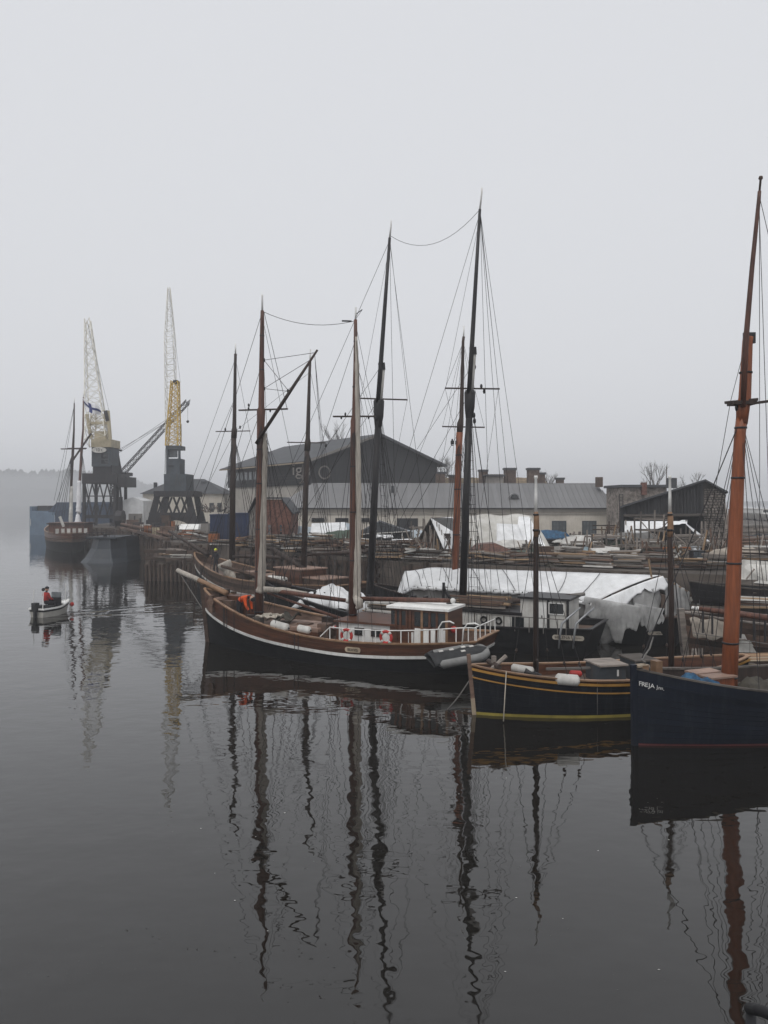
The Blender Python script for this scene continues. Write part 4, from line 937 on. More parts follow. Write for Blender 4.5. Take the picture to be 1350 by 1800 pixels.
line('forestay', fr, hd, Fr.W(Fr.L/2-.2,0,2.3), .016); line('forestay', fr, at(1312,600,dm-.1), at(1284,706,dm), .008); line('spreader_stay', fr, at(1284,706,dm), Fr.W(xm,-1.75,1.4), .009)
line('halyard', fr, at(1334,350,dm-.2), at(1362,1180,dm-.3), .009)
def onside(S, px, z, off=.03):
    x = S.sx(px, 1.0)
    for _ in range(6): x = S.sx(px, S.half(x, z)+off)
    return x, S.half(x, z)+off
for ch, q, zz_, sz in (('F',1127,1.66,.165),('R',1132.5,1.65,.165),('E',1138,1.64,.165),('J',1143,1.63,.165),('A',1148.5,1.62,.165),('J',1157,1.60,.13),('n',1161,1.585,.13),('n',1165,1.575,.12),('.',1168,1.56,.13)):
    xa_, ya_ = onside(Fr, q-2, zz_, .11); xb_, yb_ = onside(Fr, q+2, zz_, .11)
    a_, b_ = Fr.W(xa_,ya_,zz_), Fr.W(xb_,yb_,zz_); text(ch, sz, (a_+b_)/2, b_-a_, V((0,-.12,1)), letterw, fr, 'letter')
for p, z in ((1130,2.12),(1154,2.2)):
    xx = Fr.sx(p,-.0); Fr.box('bitt_post', caprail, xx-.1, xx+.1, -.12+.0, .12, 1.5, z)
a, b = sorted((Fr.sx(1222,-.3),Fr.sx(1262,-.3))); sk = Fr.box('skylight', orangewood, a, b, -.6, .3, Fd(.78)-.1, 1.62)
Fr.box('skylight_lid', hatchwood, a-.05, b+.05, -.66, -.18, 1.62, 1.68, sk); Fr.box('skylight_lid', hatchwood, a-.05, b+.05, -.12, .36, 1.62, 1.67, sk)
heap_cover('tarpaulin', 'blue folded tarpaulin heaped on the navy boat foredeck', Fr.W(Fr.sx(1216,-.1),.15,1.3), .6,.45,.5,Fr.u,bluecloth,31,.35)
heap_cover('canvas_heap', 'grey-olive canvas cover over gear behind the pine mast', Fr.W(Fr.sx(1338,.3),.35,1.0), .7,.55,.62,Fr.u,olive,32,.2)
tag(MB().torus(Fr.W(Fr.L/2-.9,0,1.66),(0,0,1),.2,.05,14,6).build('rope_coil', rope_g), 'grey rope coil on the bow of the navy boat', 'rope')
rope_thing('slack mooring rope looping from the navy boat bow up to the tented vessel', [Fr.W(Fr.L/2-.25,.05,2.2), at(1128,1160,21.5), at(1142,1140,24), at(1148,1120,30)], .028, rope_g)
Fr.box('bow_roller', palerail, Fr.L/2-.35, Fr.L/2+.02, -.12,.12,2.08,2.13)

# ================================================================== E: old brown hull by the slip, and F: dark open boat
E = Ship('old_wooden_hull', 'old brown planked hull with weathered strakes beside the slipway', 'sailing ship', (12.3,31.2), (25.5,29.6), 3.7, 1.7, 1.55, 1.95, tr=.6, rb=.1, rs=.1, kb=.2, pb=2.8)
er = E.root
for i in range(10):
    E.band('strake', ruddywood, lambda t, i=i: -.5+(E.sheer(t)+.5)*i/10+.003, lambda t, i=i: -.5+(E.sheer(t)+.5)*(i+1)/10-.003, .014*(i % 2)+.02*(i in (7,)), 1, thick=.03)
E.band('hull_lining', darkwood, lambda t: -.5, lambda t: E.sheer(t)-.02, -.05, 5)
E.deck('deck', deckwood, lambda t: E.sheer(t)-.35); E.cap(greywood, .2, .06); E.stem(greywood, .2, 2.1)
x0, y0 = onside(E, 1318, .9, .03)
pt = E.W(x0,y0,.95); pp = thing('canvas_patch', 'pale square canvas patch laced on the old brown hull', 'patch', tuple(pt-V((0,0,.25))))
for i in range(2):
    for j in range(2): MB().box(pt+E.u*(i-.5)*-.42+V((0,-.0,(j-.5)*.36)), (.40,.03,.34), (E.u,E.n,V((0,0,1)))).build('patch_square', dirtywhite, pp)
MB().tube([at(1216,1068,29.5), at(1228,1070,29.5)],[.05,.09],8).build('boom_tip', white, er)
MB().tube([at(1228,1070,29.5), at(1300,1079,29), at(1375,1090,28.5)],[.09,.12,.12],10).build('boom', brownwood, er, smooth=True)
rows = []
for i in range(25):
    f = i/24; p = at(1212+165*f,1082+14*f,30.2)
    rows.append([p+V((0,-.35*k/4,-.1-.16*k+.05*math.sin(i*1.3+k)+.03*R.random()-.1*abs(math.sin(i*.45))*k/4)) for k in range(5)])
MB().grid(rows).build('sail_cover', stainedcanvas, er, smooth=True, solid=.01)
for q in (1236,1252,1304,1325,1345): stickp('gallows_post', blackspar, er, at(q,1072+(q-1216)*.14,29.4), at(q+R.uniform(-3,3),1110+(q-1216)*.14,29.3), .06)
for k in range(4): line('grab_line', er, at(1218+k*40,1112+k*6,29.0), at(1258+k*40,1118+k*6,28.8), .018, rope_g)
for k in range(12):
    q = 1214+k*13; stickp('deck_timber', R.choice((greywood,ruddywood,tanwood)), er, at(q,1088+R.uniform(-3,3)+(q-1214)*.13,30.6), at(q+R.uniform(20,50),1090+R.uniform(-3,3)+(q-1214)*.16,30.2), .08, .05)
for q in (1218,1222,1228,1234): stickp('prop', greywood, er, at(q,1140,28.6), at(q+R.uniform(-5,9),1176,28.3), .07, .05)
Fo = Ship('open_workboat', 'dark open workboat with pale rail lying against the old brown hull', 'boat', (10.6,27.9), (18.4,27.0), 1.7, .95, .70, .78, tr=.7, rb=.2, rs=.1, kb=.2, smid=.4)
Fo.band('hull', blackspar, lambda t: -.4, lambda t: Fo.sheer(t), 0, 6); Fo.deck('floor', darkwood, lambda t: Fo.sheer(t)-.3); Fo.inner(darkwood, lambda t: Fo.sheer(t)-.3); Fo.cap(palerail, .1, .05)
for k in range(5): Fo.box('thwart', greywood, -2.6+k*1.2, -2.35+k*1.2, -.7,.7,.50,.54)
oars = thing('oar_bundle', 'pale oars and poles lying along the dark open workboat', 'oars', (13.5,26.9,.8))
for k in range(6): rod('oar', R.choice((palerail,tanwood,caprail)), oars, V((11.2+.3*k,26.9+.1*k,.86+.03*k)), V((16.5+.2*k,26.6+.12*k,1.02+.04*k)), .035)

# ================================================================== motor boat with a person in red
Mo = Ship('motor_boat', 'small white open motor boat with outboard crossing the harbour', 'boat', (-18.6,45.0), (-19.3,42.7), 1.2, .48, .48, .70, tr=.8, rb=.35, rs=.05, smid=.35, kb=.15, ks=.6, ZB=-.25)
mr_ = Mo.root
greyw = mat('grey white gelcoat', (.36,.35,.32), .4, .15, 2, bump=.03)
Mo.band('hull', greyw, lambda t: -.24, lambda t: Mo.sheer(t)-.06, 0, 5); Mo.band('sheer_stripe', rubberdark, lambda t: Mo.sheer(t)-.17, lambda t: Mo.sheer(t)-.06, .012, 1, thick=.012)
Mo.band('gunwale', white, lambda t: Mo.sheer(t)-.06, lambda t: Mo.sheer(t)+.03, .04, 1, thick=.05); Mo.deck('floor', greyw, lambda t: .22); Mo.inner(white, lambda t: .2)
Mo.deck('foredeck', white, lambda t: Mo.sheer(t)-.01, -.03, .72, 1)
Mo.box('console', darkcloth, .0,.35,-.3,.35,.24,.95); Mo.box('windscreen', paleglass, .3,.34,-.3,.35,.95,1.25)
Mo.box('seat', rubberdark, -.75,-.4,-.45,.45,.24,.6)
MB().box(Mo.W(-Mo.L/2-.12,0,.62),(.28,.3,.42),(Mo.u,Mo.n,V((0,0,1)))).box(Mo.W(-Mo.L/2-.14,0,.15),(.16,.12,.7),(Mo.u,Mo.n,V((0,0,1)))).build('outboard_motor', rubberdark, mr_)
for yy in (-.35,.35): rod('stern_light_pole', white, mr_, Mo.W(-1.15,yy,.5), Mo.W(-1.05,yy*.9,1.5), .02)
MB().ball(Mo.W(-1.05,.3,1.55),.1,8).build('lamp', rubberdark, mr_)
for p in ((.95,.4),(1.2,0),(.95,-.4)): rod('bow_rail', steel, mr_, Mo.W(p[0],p[1],.6), Mo.W(p[0]+.05,p[1],1.15), .015)
rod('bow_rail', steel, mr_, Mo.W(1.0,.4,1.15), Mo.W(1.25,0,1.15), .015); rod('bow_rail', steel, mr_, Mo.W(1.0,-.4,1.15), Mo.W(1.25,0,1.15), .015); rod('flag_staff', white, mr_, Mo.W(.75,.3,.7), Mo.W(.75,.3,1.7), .02)
tag(MB().ball(Mo.W(1.35,.25,.42),.13,10).build('buoy', redp, None, True), 'red round buoy hanging at the bow of the motor boat', 'buoy')

# ------------------------------------------------------------------ people
def person(label, base, yaw, J, jm, tm, hat=None, scale=1.0):
    # J: joints dict in local metres (x right, y forward, z up)
    t = thing('person', label, 'person', tuple(base)); cs, sn = math.cos(yaw), math.sin(yaw)
    def Wp(p): return V((p[0]*cs-p[1]*sn, p[0]*sn+p[1]*cs, p[2]))*scale
    def skinmesh(name, chains, m, rootk):
        vs, es, rs, idx = [], [], [], {}
        for ch in chains:
            for (k, r_) in ch:
                if k not in idx: idx[k] = len(vs); vs.append(tuple(Wp(J[k]))); rs.append(r_*scale)
            es += [(idx[a[0]], idx[b[0]]) for a, b in zip(ch, ch[1:])]
        me = bpy.data.meshes.new(name); me.from_pydata(vs, es, []); me.materials.append(m)
        o = bpy.data.objects.new(name, me); COL.objects.link(o); o.parent = t
        o.modifiers.new('skin', 'SKIN'); 
        if not me.skin_vertices: me.skin_vertices.new()
        for i, sv in enumerate(me.skin_vertices[0].data): sv.radius = (rs[i], rs[i]*.85); sv.use_root = (i == idx[rootk])
        sb = o.modifiers.new('sub', 'SUBSURF'); sb.levels = 1; sb.render_levels = 2; ORG[o.name] = V(base); return o
    skinmesh('body', [[('pel',.13),('lhip',.10),('lkn',.07),('lan',.05),('lto',.045)],[('pel',.13),('rhip',.10),('rkn',.07),('ran',.05),('rto',.045)],[('pel',.13),('che',.13),('nec',.055),('hed',.09),('top',.075)],
        [('che',.13),('lsh',.06),('lel',.045),('lwr',.032),('lha',.04)],[('che',.13),('rsh',.06),('rel',.045),('rwr',.032),('rha',.04)]], tm, 'pel')
    skinmesh('jacket', [[('pel',.165),('che',.19),('col',.10)],[('che',.19),('lsh',.09),('lel',.07),('lwr',.055)],[('che',.19),('rsh',.09),('rel',.07),('rwr',.055)]], jm, 'pel')
    hc = Wp(J['hed'])+V(base); tp = Wp(J['top'])+V(base)
    MB().ball(hc.lerp(tp,.45),.105*scale,12,(1,1.1,1.2)).build('face', skin, t, smooth=True)
    for s_ in (-1,1): MB().ball(hc.lerp(tp,.45)+V((cs*.1*s_, sn*.1*s_,0))*scale,.025*scale,6).build('ear', skin, t, smooth=True)
    if hat is not None: MB().ball(hc.lerp(tp,.85),.118*scale,12,(1,1.05,.85)).build('hat', hat, t, smooth=True)
    return t
ST = dict(pel=(0,0,.95),lhip=(-.1,0,.88),rhip=(.1,0,.88),lkn=(-.11,.03,.48),rkn=(.12,.05,.48),lan=(-.12,0,.08),ran=(.13,0,.08),lto=(-.13,.14,.04),rto=(.14,.14,.04),che=(0,.0,1.33),col=(0,.02,1.47),nec=(0,.02,1.5),hed=(0,.04,1.6),top=(0,.05,1.74),
          lsh=(-.19,0,1.42),rsh=(.19,0,1.42),lel=(-.26,.06,1.15),rel=(.26,.08,1.15),lwr=(-.2,.28,1.05),rwr=(.18,.3,1.06),lha=(-.18,.36,1.05),rha=(.16,.38,1.06))
BEND = dict(ST); BEND.update(che=(0,.38,1.12),col=(0,.5,1.15),nec=(0,.54,1.14),hed=(0,.64,1.1),top=(0,.76,1.04),lsh=(-.19,.44,1.12),rsh=(.19,.44,1.12),lel=(-.2,.5,.82),rel=(.2,.5,.82),lwr=(-.12,.6,.58),rwr=(.12,.6,.58),lha=(-.1,.66,.5),rha=(.1,.66,.5))
SEAT = {k: (x, y, z-.40) for k, (x, y, z) in ST.items()}; SEAT.update(lkn=(-.13,.42,.5),rkn=(.14,.42,.5),lan=(-.13,.44,.07),ran=(.14,.44,.07),lto=(-.13,.58,.04),rto=(.14,.58,.04))
person('person in a red jacket sitting at the console of the motor boat', Mo.W(-.5,.02,.24), -math.pi*.18, SEAT, redcloth, darkcloth, darkcloth, 1.0)
xx = A.sx(424,.6); person('person in an orange jacket bending over on the ketch foredeck', A.W(xx,.75,zF(xx)), math.pi*1.35, BEND, orangep, darkcloth, darkcloth, 1.0)
xx = C.sx(384,.4); person('person in dark clothes and yellow safety helmet on the far brown ship', C.W(xx,.6,zC(xx)), math.pi*.9, ST, darkcloth, darkcloth, hivis, 1.0)
# ================================================================== cranes
def lattice(root, c0, c1, w0, w1, n, r, m, name='jib', dep0=None, dep1=None, zig=True, yaw=0.):
    c0, c1 = V(c0), V(c1); ax = (c1-c0).normalized(); ex = V((math.cos(yaw), math.sin(yaw), 0)); ex = (ex-ax*ex.dot(ax)).normalized(); ey = ax.cross(ex)
    dep0 = dep0 or w0; dep1 = dep1 or w1
    def cor(f, i, j): return c0.lerp(c1, f)+ex*i*(w0+(w1-w0)*f)/2+ey*j*(dep0+(dep1-dep0)*f)/2
    ch = MB(); lc = MB()
    for i, j in ((-1,-1),(1,-1),(1,1),(-1,1)): ch.bar(cor(0,i,j), cor(1,i,j), r*2)
    sq = ((-1,-1),(1,-1),(1,1),(-1,1))
    for k in range(n):
        f0, f1 = k/n, (k+1)/n
        for q in range(4):
            a, b = sq[q], sq[(q+1) % 4]
            lc.bar(cor(f0,*a), cor(f0,*b), r*1.0)
            if (k % 2) ^ (q % 2): lc.bar(cor(f0,*a), cor(f1,*b), r*1.0)
            else: lc.bar(cor(f0,*b), cor(f1,*a), r*1.0)
            if not zig: 
                lc.bar(cor(f0,*b), cor(f1,*a), r*1.1); lc.bar(cor(f0,*a), cor(f1,*b), r*1.1)
    o = ch.build(name, m, root); lc.build('lacing', m, o); return o
# --- left crane
d1 = 111.0
k1 = thing('harbour_crane', 'tall cream-jibbed portal crane with oval sign, left of the two cranes', 'crane', (gp(175,d1,YZ)))
def bxp(root, name, m, x0, x1, y0, y1, d, dep, dz=0., par=None):   # box spanning photo px x0..x1, py y0 (top)..y1 (bottom), front face at depth d
    a, b = at(x0,y1,d), at(x1,y0,d); return MB().box(((a.x+b.x)/2, d+dep/2, (a.z+b.z)/2), (b.x-a.x, dep, b.z-a.z)).build(name, m, par or root)
for q in (148,202):
    for dd in (0,4.6): stickp('portal_leg', darksteel, k1, gp(q,d1,YZ)+V((0,dd,0)), at(q,846,d1)+V((0,dd,0)), .38, .38)
bxp(k1,'portal_beam',darksteel,144,206,832,850,d1-.3,5.4); bxp(k1,'counterweight_platform',darksteel,204,222,838,856,d1,4.5)
bxp(k1,'portal_tie',darksteel,146,205,905,911,d1,.4)
br_ = MB()
for i in range(4):
    x0 = 149+i*13.2
    for (a,b) in (((x0,850),(x0+13.2,905)),((x0+13.2,850),(x0,905))):
        br_.bar(at(*a,d1), at(*b,d1), .15)
br_.bar(at(148,872,d1), at(203,872,d1), .14); br_.build('portal_bracing', darksteel, k1)
lattice(k1, gp(200,d1+1,YZ), at(200,850,d1+1), .8,.8, 7,.045, darksteel, 'ladder_tower', zig=False)
bxp(k1,'slewing_base',darksteel,163,197,818,832,d1,4); sl_ = bxp(k1,'machine_house',slate,161,194,783,820,d1-.2,3.6)
bxp(k1,'upper_house',cranecream,160,195,772,786,d1-.35,3.9); bxp(k1,'window',glass,178,190,797,806,d1-.24,.03,par=sl_); bxp(k1,'window',glass,178,190,808,815,d1-.24,.03,par=sl_)
b = MB(); c = at(174.5,791,d1-.3); b.poly([c+V((1.05*math.cos(q*.3142),0,.42*math.sin(q*.3142))) for q in range(20)], (0,-.12,0)); pl_ = b.build('sign_plate', dirtywhite, k1)
text('10 t', .62, c+V((0,-.14,0)), (1,0,0), (0,0,1), lettersd, pl_)
for s_ in ((160,770,153,728),(194,772,190,722)): stickp('tower_leg', cranecream, k1, at(s_[0],s_[1],d1), at(s_[2],s_[3],d1), .28, .4)
lattice(k1, at(176,772,d1+1.5), at(176,722,d1+1.5), 2.2, 1.9, 4, .06, cranecream, 'tower_frame', zig=False)
bxp(k1,'winch_house',cranecream,166,186,758,772,d1,2.2); bxp(k1,'cross_beam',cranecream,160,192,741,746,d1,.4)
stickp('cab_arm', darksteel, k1, at(186,722,d1), at(190,740,d1), .5)
lattice(k1, at(171,776,d1-.8), at(154,562,d1+9), 2.9, .75, 11, .05, cranepale, 'jib', 2.2, .8, zig=False)
for x0 in (150,157): line('jib_cable', k1, at(153,563,d1+9), at(x0+35,724,d1), .03, steel)
# --- right crane
d2 = 94.0
k2 = thing('harbour_crane', 'portal crane with short yellow lattice tower and plated arched legs', 'crane', (gp(303,d2,YZ)))
zt2, zb2 = at(303,872,d2).z, YZ
for yy in (0,4.2):
    for (a0,a1,b0,b1) in ((254,268,272,281),(336,351,325,334)):
        MB().poly([at(a0,934,d2)+V((0,yy,0)), at(a1,934,d2)+V((0,yy,0)), at(b1,868,d2)+V((0,yy,0)), at(b0,868,d2)+V((0,yy,0))], (0,.35,0)).build('portal_leg', darksteel, k2)
    pts = [at(266,908,d2), at(340,908,d2), at(342,934,d2)]+[at(304+34*math.cos(q*math.pi/10), 936-22*math.sin(q*math.pi/10), d2) for q in range(11)]+[at(264,934,d2)]
    MB().poly([p+V((0,yy+.06,0)) for p in pts], (0,.2,0)).build('arch_plate', darksteel, k2)
bxp(k2,'portal_top',darksteel,270,337,863,873,d2-.4,5.4); bxp(k2,'portal_tie',darksteel,262,343,901,909,d2-.06,.4)
for yy in (0,):
    br_ = MB()
    for x0 in (277,291,305,319):
        br_.bar(at(x0,874,d2)+V((0,yy,0)), at(x0+11,903,d2)+V((0,yy,0)), .2); br_.bar(at(x0+11,874,d2)+V((0,yy,0)), at(x0,903,d2)+V((0,yy,0)), .2)
    br_.build('portal_bracing', darksteel, k2)
hs_ = bxp(k2,'machine_house',slate,288,327,833,864,d2-.3,3.8); cb_ = bxp(k2,'cabin_tower',slate,292,316,806,834,d2,2.4)
for x0 in (292,313): bxp(k2,'cabin_post',slate,x0,x0+3.5,783,807,d2,.3)
bxp(k2,'cabin_roof',slate,291,317,783,790,d2-.05,2.4); bxp(k2,'door',darksteel,296,305,818,820,d2-.06,.05,par=cb_); bxp(k2,'window',paleglass,296,312,791,804,d2+.5,.05,par=cb_)
lattice(k2, at(304.5,784,d2+1), at(308,670,d2+1), 1.55, .85, 10, .05, craneyellow, 'yellow_tower', zig=False)
bxp(k2,'sheave_head',darksteel,304,312,668,673,d2+.6,.9)
lattice(k2, at(301,784,d2+1.5), at(299,596,d2+8), 1.15, 1.2, 18, .032, cranepale, 'jib', zig=True); lattice(k2, at(299,596,d2+8), at(297,506,d2+11), 1.2, .3, 10, .03, cranepale, 'jib_tip', zig=True)
for x0 in (294,303): line('jib_cable', k2, at(297,508,d2+11), at(x0+14,672,d2+1), .022, steel)
line('hoist_cable', k2, at(319,745,d2+3), at(319,776,d2+3), .03, steel)
rod('access_stair', steel, k2, at(290,832,d2-.2), at(291,790,d2-.2), .05)
# --- derrick behind, boom slanting right
d3 = 116.0
k3 = thing('derrick_crane', 'derrick with long slanting lattice boom between the two portal cranes', 'crane', (gp(207,d3,YZ)))
rod('mast_post', darksteel, k3, gp(207,d3,YZ), at(206,790,d3), .28); rod('mast_stay', darksteel, k3, at(206,800,d3), gp(217,d3+3,YZ), .14); bxp(k3,'platform',darksteel,196,222,830,836,d3-1,3)
rod('mast_stay', darksteel, k3, at(207,795,d3), at(214,836,d3), .14); bxp(k3,'mast_head',darksteel,202,212,790,793,d3-.3,.6)
lattice(k3, at(213,834,d3), at(330,706,d3-3), .75, .6, 24, .045, darksteel, 'boom', zig=True, yaw=.3); MB().poly([at(326,708,d3-3),at(334,702,d3-3),at(331,714,d3-3)],(0,.3,0)).build('boom_head', steel, k3)
for a in ((206,792),(190,806),(206,798)): line('topping_cable', k3, at(*a,d3), at(316 if a[0] < 200 else 300,722 if a[0] < 200 else 738,d3-2.6), .025, darksteel)
line('hoist_cable', k3, at(330,706,d3-3), at(330,738,d3-3), .02); MB().ball(at(330,741,d3-3),.22,8).build('hook_block', darksteel, k3)

# ================================================================== vessels at the left
bl = thing('blue_barge', 'big blue steel barge with light blue bow far left in the mist', 'barge', (gp(120,146,0)))
zt_ = at(60,900,146).z
b = MB(); P0 = [gp(53,146,0), gp(98,143,0), gp(232,140,0), gp(232,152,0), gp(60,156,0)]
MB().poly([gp(52,146,-.6), gp(96,143,-.6), gp(96,153,-.6), gp(58,155,-.6)], (0,0,zt_+.6)).build('bow_hull', bluehullm, bl)
MB().poly([gp(96.5,143,-.6), gp(232,140,-.6), gp(232,152,-.6), gp(96.5,153,-.6)], (0,0,at(100,898,143).z+.6)).build('side_hull', bluedark, bl)
MB().poly([at(84,900,144),at(100,883,144),at(215,882,141),at(232,884,141),at(232,905,141),at(84,905,144)],(0,8,0)).build('raised_bulwark', bluedark, bl)
bxp(bl,'bow_rail',bluehullm,52,56,890,902,146,6); bxp(bl,'deck_winch',darksteel,66,84,889,901,148,3); bxp(bl,'bow_panel',bluehullm,52.5,96,898,904,145.8,.3); bxp(bl,'draught_mark',dirtywhite,53,55,912,924,145.85,.2)

G = Ship('topsail_schooner', 'brown two-masted schooner seen end-on beyond the grey dock gate', 'sailing ship', (-38.6,95.0), (-50.0,118.0), 5.0, 2.7, 2.35, 2.5, tr=.55, rb=.25, rs=.1, smid=.5, pb=3.2, bowp=.6, kb=.25)
gr_ = G.root
G.band('hull', black_hull, lambda t: -.5, lambda t: G.sheer(t)-1.15, 0, 5)
for i in range(3): G.band('hull_strake', varnish if i else ruddywood, lambda t, i=i: G.sheer(t)-1.15+.38*i+.02, lambda t, i=i: G.sheer(t)-1.15+.38*(i+1)-.02, .02, 1, thick=.04)
G.deck('deck', deckwood, lambda t: G.sheer(t)-.6); G.cap(caprail)
for k in range(7): rod('rail_post', brownwood, gr_, G.W(G.L/2-1.4,-2+k*.66,2.3), G.W(G.L/2-1.4,-2+k*.66,3.15), .07)
for k in range(6): G.box('canvas_dodger', dirtywhite, G.L/2-1.45, G.L/2-1.4, -1.9+k*.66, -1.5+k*.66, 2.4, 3.0)
MB().box(at(125,928,101),(4.6,3.0,1.5)).build('deckhouse', brownwood, gr_); MB().box(at(125,920,101),(5.0,3.4,.16)).build('deckhouse_roof', darkwood, gr_)
for nm, d, bx, tx, ty in (('foremast',100,122,130.5,705),('mainmast',107,136,146.5,694)):
    o = spar(nm, darkwood if nm == 'foremast' else brownwood, gr_, [(bx,948,5),((bx*2+tx)/3,860,4.5),((bx+tx*2)/3+.6,790,4.5),(tx-.5,755,3),(tx,ty+4,2)], d); spar('masthead_pole', white, o, [(tx,ty+6,1.5),(tx+.3,ty-6,1.2)], d, 6)
crosstree(gr_, 100, 106, 152, 789, 789, .2); crosstree(gr_, 107, 118, 153, 788, 788, .2)
furled(gr_, 'furled_sail', [(126,855,5),(125,890,6),(124,920,7),(120,922,4)], 100, m=dirtywhite, seed=41); furled(gr_, 'furled_sail', [(139,845,6),(139,880,9),(138,900,10),(137,901,3),(137,905,6),(137,922,12)], 107, m=flagwhite, seed=42)
stickp('gaff', darkwood, gr_, at(124,815,101), at(160,762,103), .2)
for q in (92,97,103,108,112): line('shroud', gr_, at(128,795,100), at(q,905+(q-92)*.4,99), .03)
for q in (150,158,166): line('shroud', gr_, at(144,795,107), at(q,925,104), .03)
for q in (95,103): line('stay', gr_, at(130,715,100), at(q,880,100), .02)
MB().tube([at(105,908,97),at(112,926,97)],[.18,.18],6).build('anchor_davit', dirtywhite, gr_)
# flag at the gaff
fl = thing('flag', 'white flag with blue cross flying from the mist schooner mast', 'flag', tuple(at(145,735,104)))
def fpt(u_, v_, off=0.):   # u along, v down
    return at(145+30*u_+3*math.sin(v_*2), 698+20*u_+3*math.sin(u_*5)+17*v_, 104+.35*math.sin(u_*7+v_)+off)
MB().grid([[fpt(i/20,j/8) for j in range(9)] for i in range(21)]).build('flag_cloth', flagwhite, fl, solid=.02)
MB().grid([[fpt(i/20,.38+.24*j/3,-.05) for j in range(4)] for i in range(21)]).build('cross_bar', flagblue, fl, solid=.02)
MB().grid([[fpt(.30+.17*i/4,j/8,-.06) for j in range(9)] for i in range(5)]).build('cross_bar', flagblue, fl, solid=.02)
# grey dock gate
dg = thing('dock_gate', 'slate grey steel dock gate with flared foot standing in the water', 'dock gate', (gp(175,80,0)))
zT = at(170,947,80).z
prof = [(0,0),(.12,.28),(.3,.55),(.62,.85),(1,1)]   # (height fraction, inset)
rows = []
for hf, ins in prof:
    z = -.4+(zT+.4)*hf; x0, x1 = gp(128+23*ins,80,0).x, gp(222-17*ins,80,0).x; y0, y1 = 79+1.6*ins, 87
    rows.append([V((x0,y0+1.5,z)),V((x0+1.2,y0,z)),V((x1-.9,y0,z)),V((x1,y0+2.2,z)),V((x1,y1,z)),V((x0,y1,z)),V((x0,y0+1.5,z))])
gate = MB().grid(rows); n_ = len(gate.v); gate.f.append([n_-7,n_-6,n_-5,n_-4,n_-3,n_-2]); gate.build('plating', greyhull, dg)
bxp(dg,'deck_plate',greyhull,150,206,944.5,947,80.4,5.5)
for q in range(6): rod('gate_rail_post', darksteel, dg, at(152+q*10,945,81), at(152+q*10,936,81), .03)
rod('gate_rail', darksteel, dg, at(152,936,81), at(202,936,81), .03)
stickp('plate_seam', slate, dg, at(195,949,79.9)+V((.0,-.32,0)), at(196,986,78.6)+V((0,-.25,0)), .07, .05)
rod('mooring_bollard', darksteel, dg, at(185,946,82), at(185,938,82), .2)

# ================================================================== buildings
def gable_win(root, cx_, z, w_, h, y, fm, gm, nx, nz, name='window'):
    f = MB().box((cx_,y-.06,z),(w_,.12,h)).build(name, fm, root); pw, ph = (w_-.16)/nx, (h-.16)/nz
    for i in range(nx):
        for j in range(nz): MB().box((cx_-w_/2+.08+pw*(i+.5), y-.125, z-h/2+.08+ph*(j+.5)),(pw-.07,.02,ph-.07)).build('pane', gm, f)
    return f
# long cream building
dC = 77.0; X0, X1 = gp(484,dC,0).x, gp(1084,dC,0).x; zE = at(0,894,dC).z; zR = at(0,851,dC+4).z; dep = 8.0
lc = thing('long_building', 'long cream limewashed building with grey standing-seam metal roof', 'building', ((X0+X1)/2, dC, YZ))
MB().box(((X0+X1)/2, dC+dep/2, (YZ+zE)/2), (X1-X0, dep, zE-YZ)).build('wall', cream, lc)
MB().box(((X0+X1)/2, dC-.10, zE-.16), (X1-X0+.3, .22, .32)).build('cornice', creamtrim, lc); MB().box(((X0+X1)/2, dC-.06, zE-.52), (X1-X0+.1, .12, .10)).build('cornice_band', creamtrim, lc)
hipL, hipR = gp(541,dC,0).x, gp(1066,dC,0).x
e = .35; rf = MB().add([(X0-e,dC-e,zE),(X1+e,dC-e,zE),(X1+e,dC+dep+e,zE),(X0-e,dC+dep+e,zE),(hipL,dC+dep/2,zR),(hipR,dC+dep/2,zR)], [(0,1,5,4),(1,2,5),(2,3,4,5),(3,0,4)]).build('roof', roofmetal, lc)
sl0, sl1 = V((0,dC-e,zE)), V((0,dC+dep/2,zR)); sv = sl1-sl0; nrm = V((0,-sv.z,sv.y)).normalized()
npan = 54; pwid = (hipR-hipL)/npan
for i in range(npan):
    x = hipL+pwid*(i+.5); c = (sl0+sl1)/2+V((x,0,0))+nrm*.03; u_ = V((1,0,0)); v_ = sv.normalized()
    put('roof_panel', unit('box', roofmetal), frame(u_*(pwid-.03), v_*sv.length*.995, nrm*.03, c), rf)
    put('roof_seam', unit('box', roofmetal), frame(u_*.05, v_*sv.length*.995, nrm*.10, c+V((pwid/2,0,0))), rf)
for i in range(1,7):   # hip seams
    f = i/7; a = V((X0-e+(hipL-X0+e)*f,dC-e,zE)); b = a+sv*f; stickp('roof_seam', roofmetal, rf, a+nrm*.04, b+nrm*.04, .06)
    a = V((X1+e-(X1+e-hipR)*f,dC-e,zE)); b = a+sv*f; stickp('roof_seam', roofmetal, rf, a+nrm*.04, b+nrm*.04, .06)
MB().box(((X0+X1)/2,dC-e-.06,zE+.02),(X1-X0+.8,.12,.1)).build('gutter', iron, lc); MB().tube([(hipL,dC+dep/2,zR+.04),(hipR,dC+dep/2,zR+.04)],.08,6).build('ridge_cap', roofmetal, rf)
for p in (982.5,1035.5): gable_win(lc, gp(p,dC,0).x, at(0,932,dC).z, m_(25,dC), m_(33,dC), dC, slate, paleglass, 4, 4)
for p, w_ in ((559,22),(601,23),(641,17)): gable_win(lc, gp(p,dC,0).x, at(0,914,dC).z, m_(w_,dC), m_(7,dC), dC, iron, glass, 2, 1)
b = MB(); cx_ = gp(560,dC,0).x; zz = at(0,915,dC).z
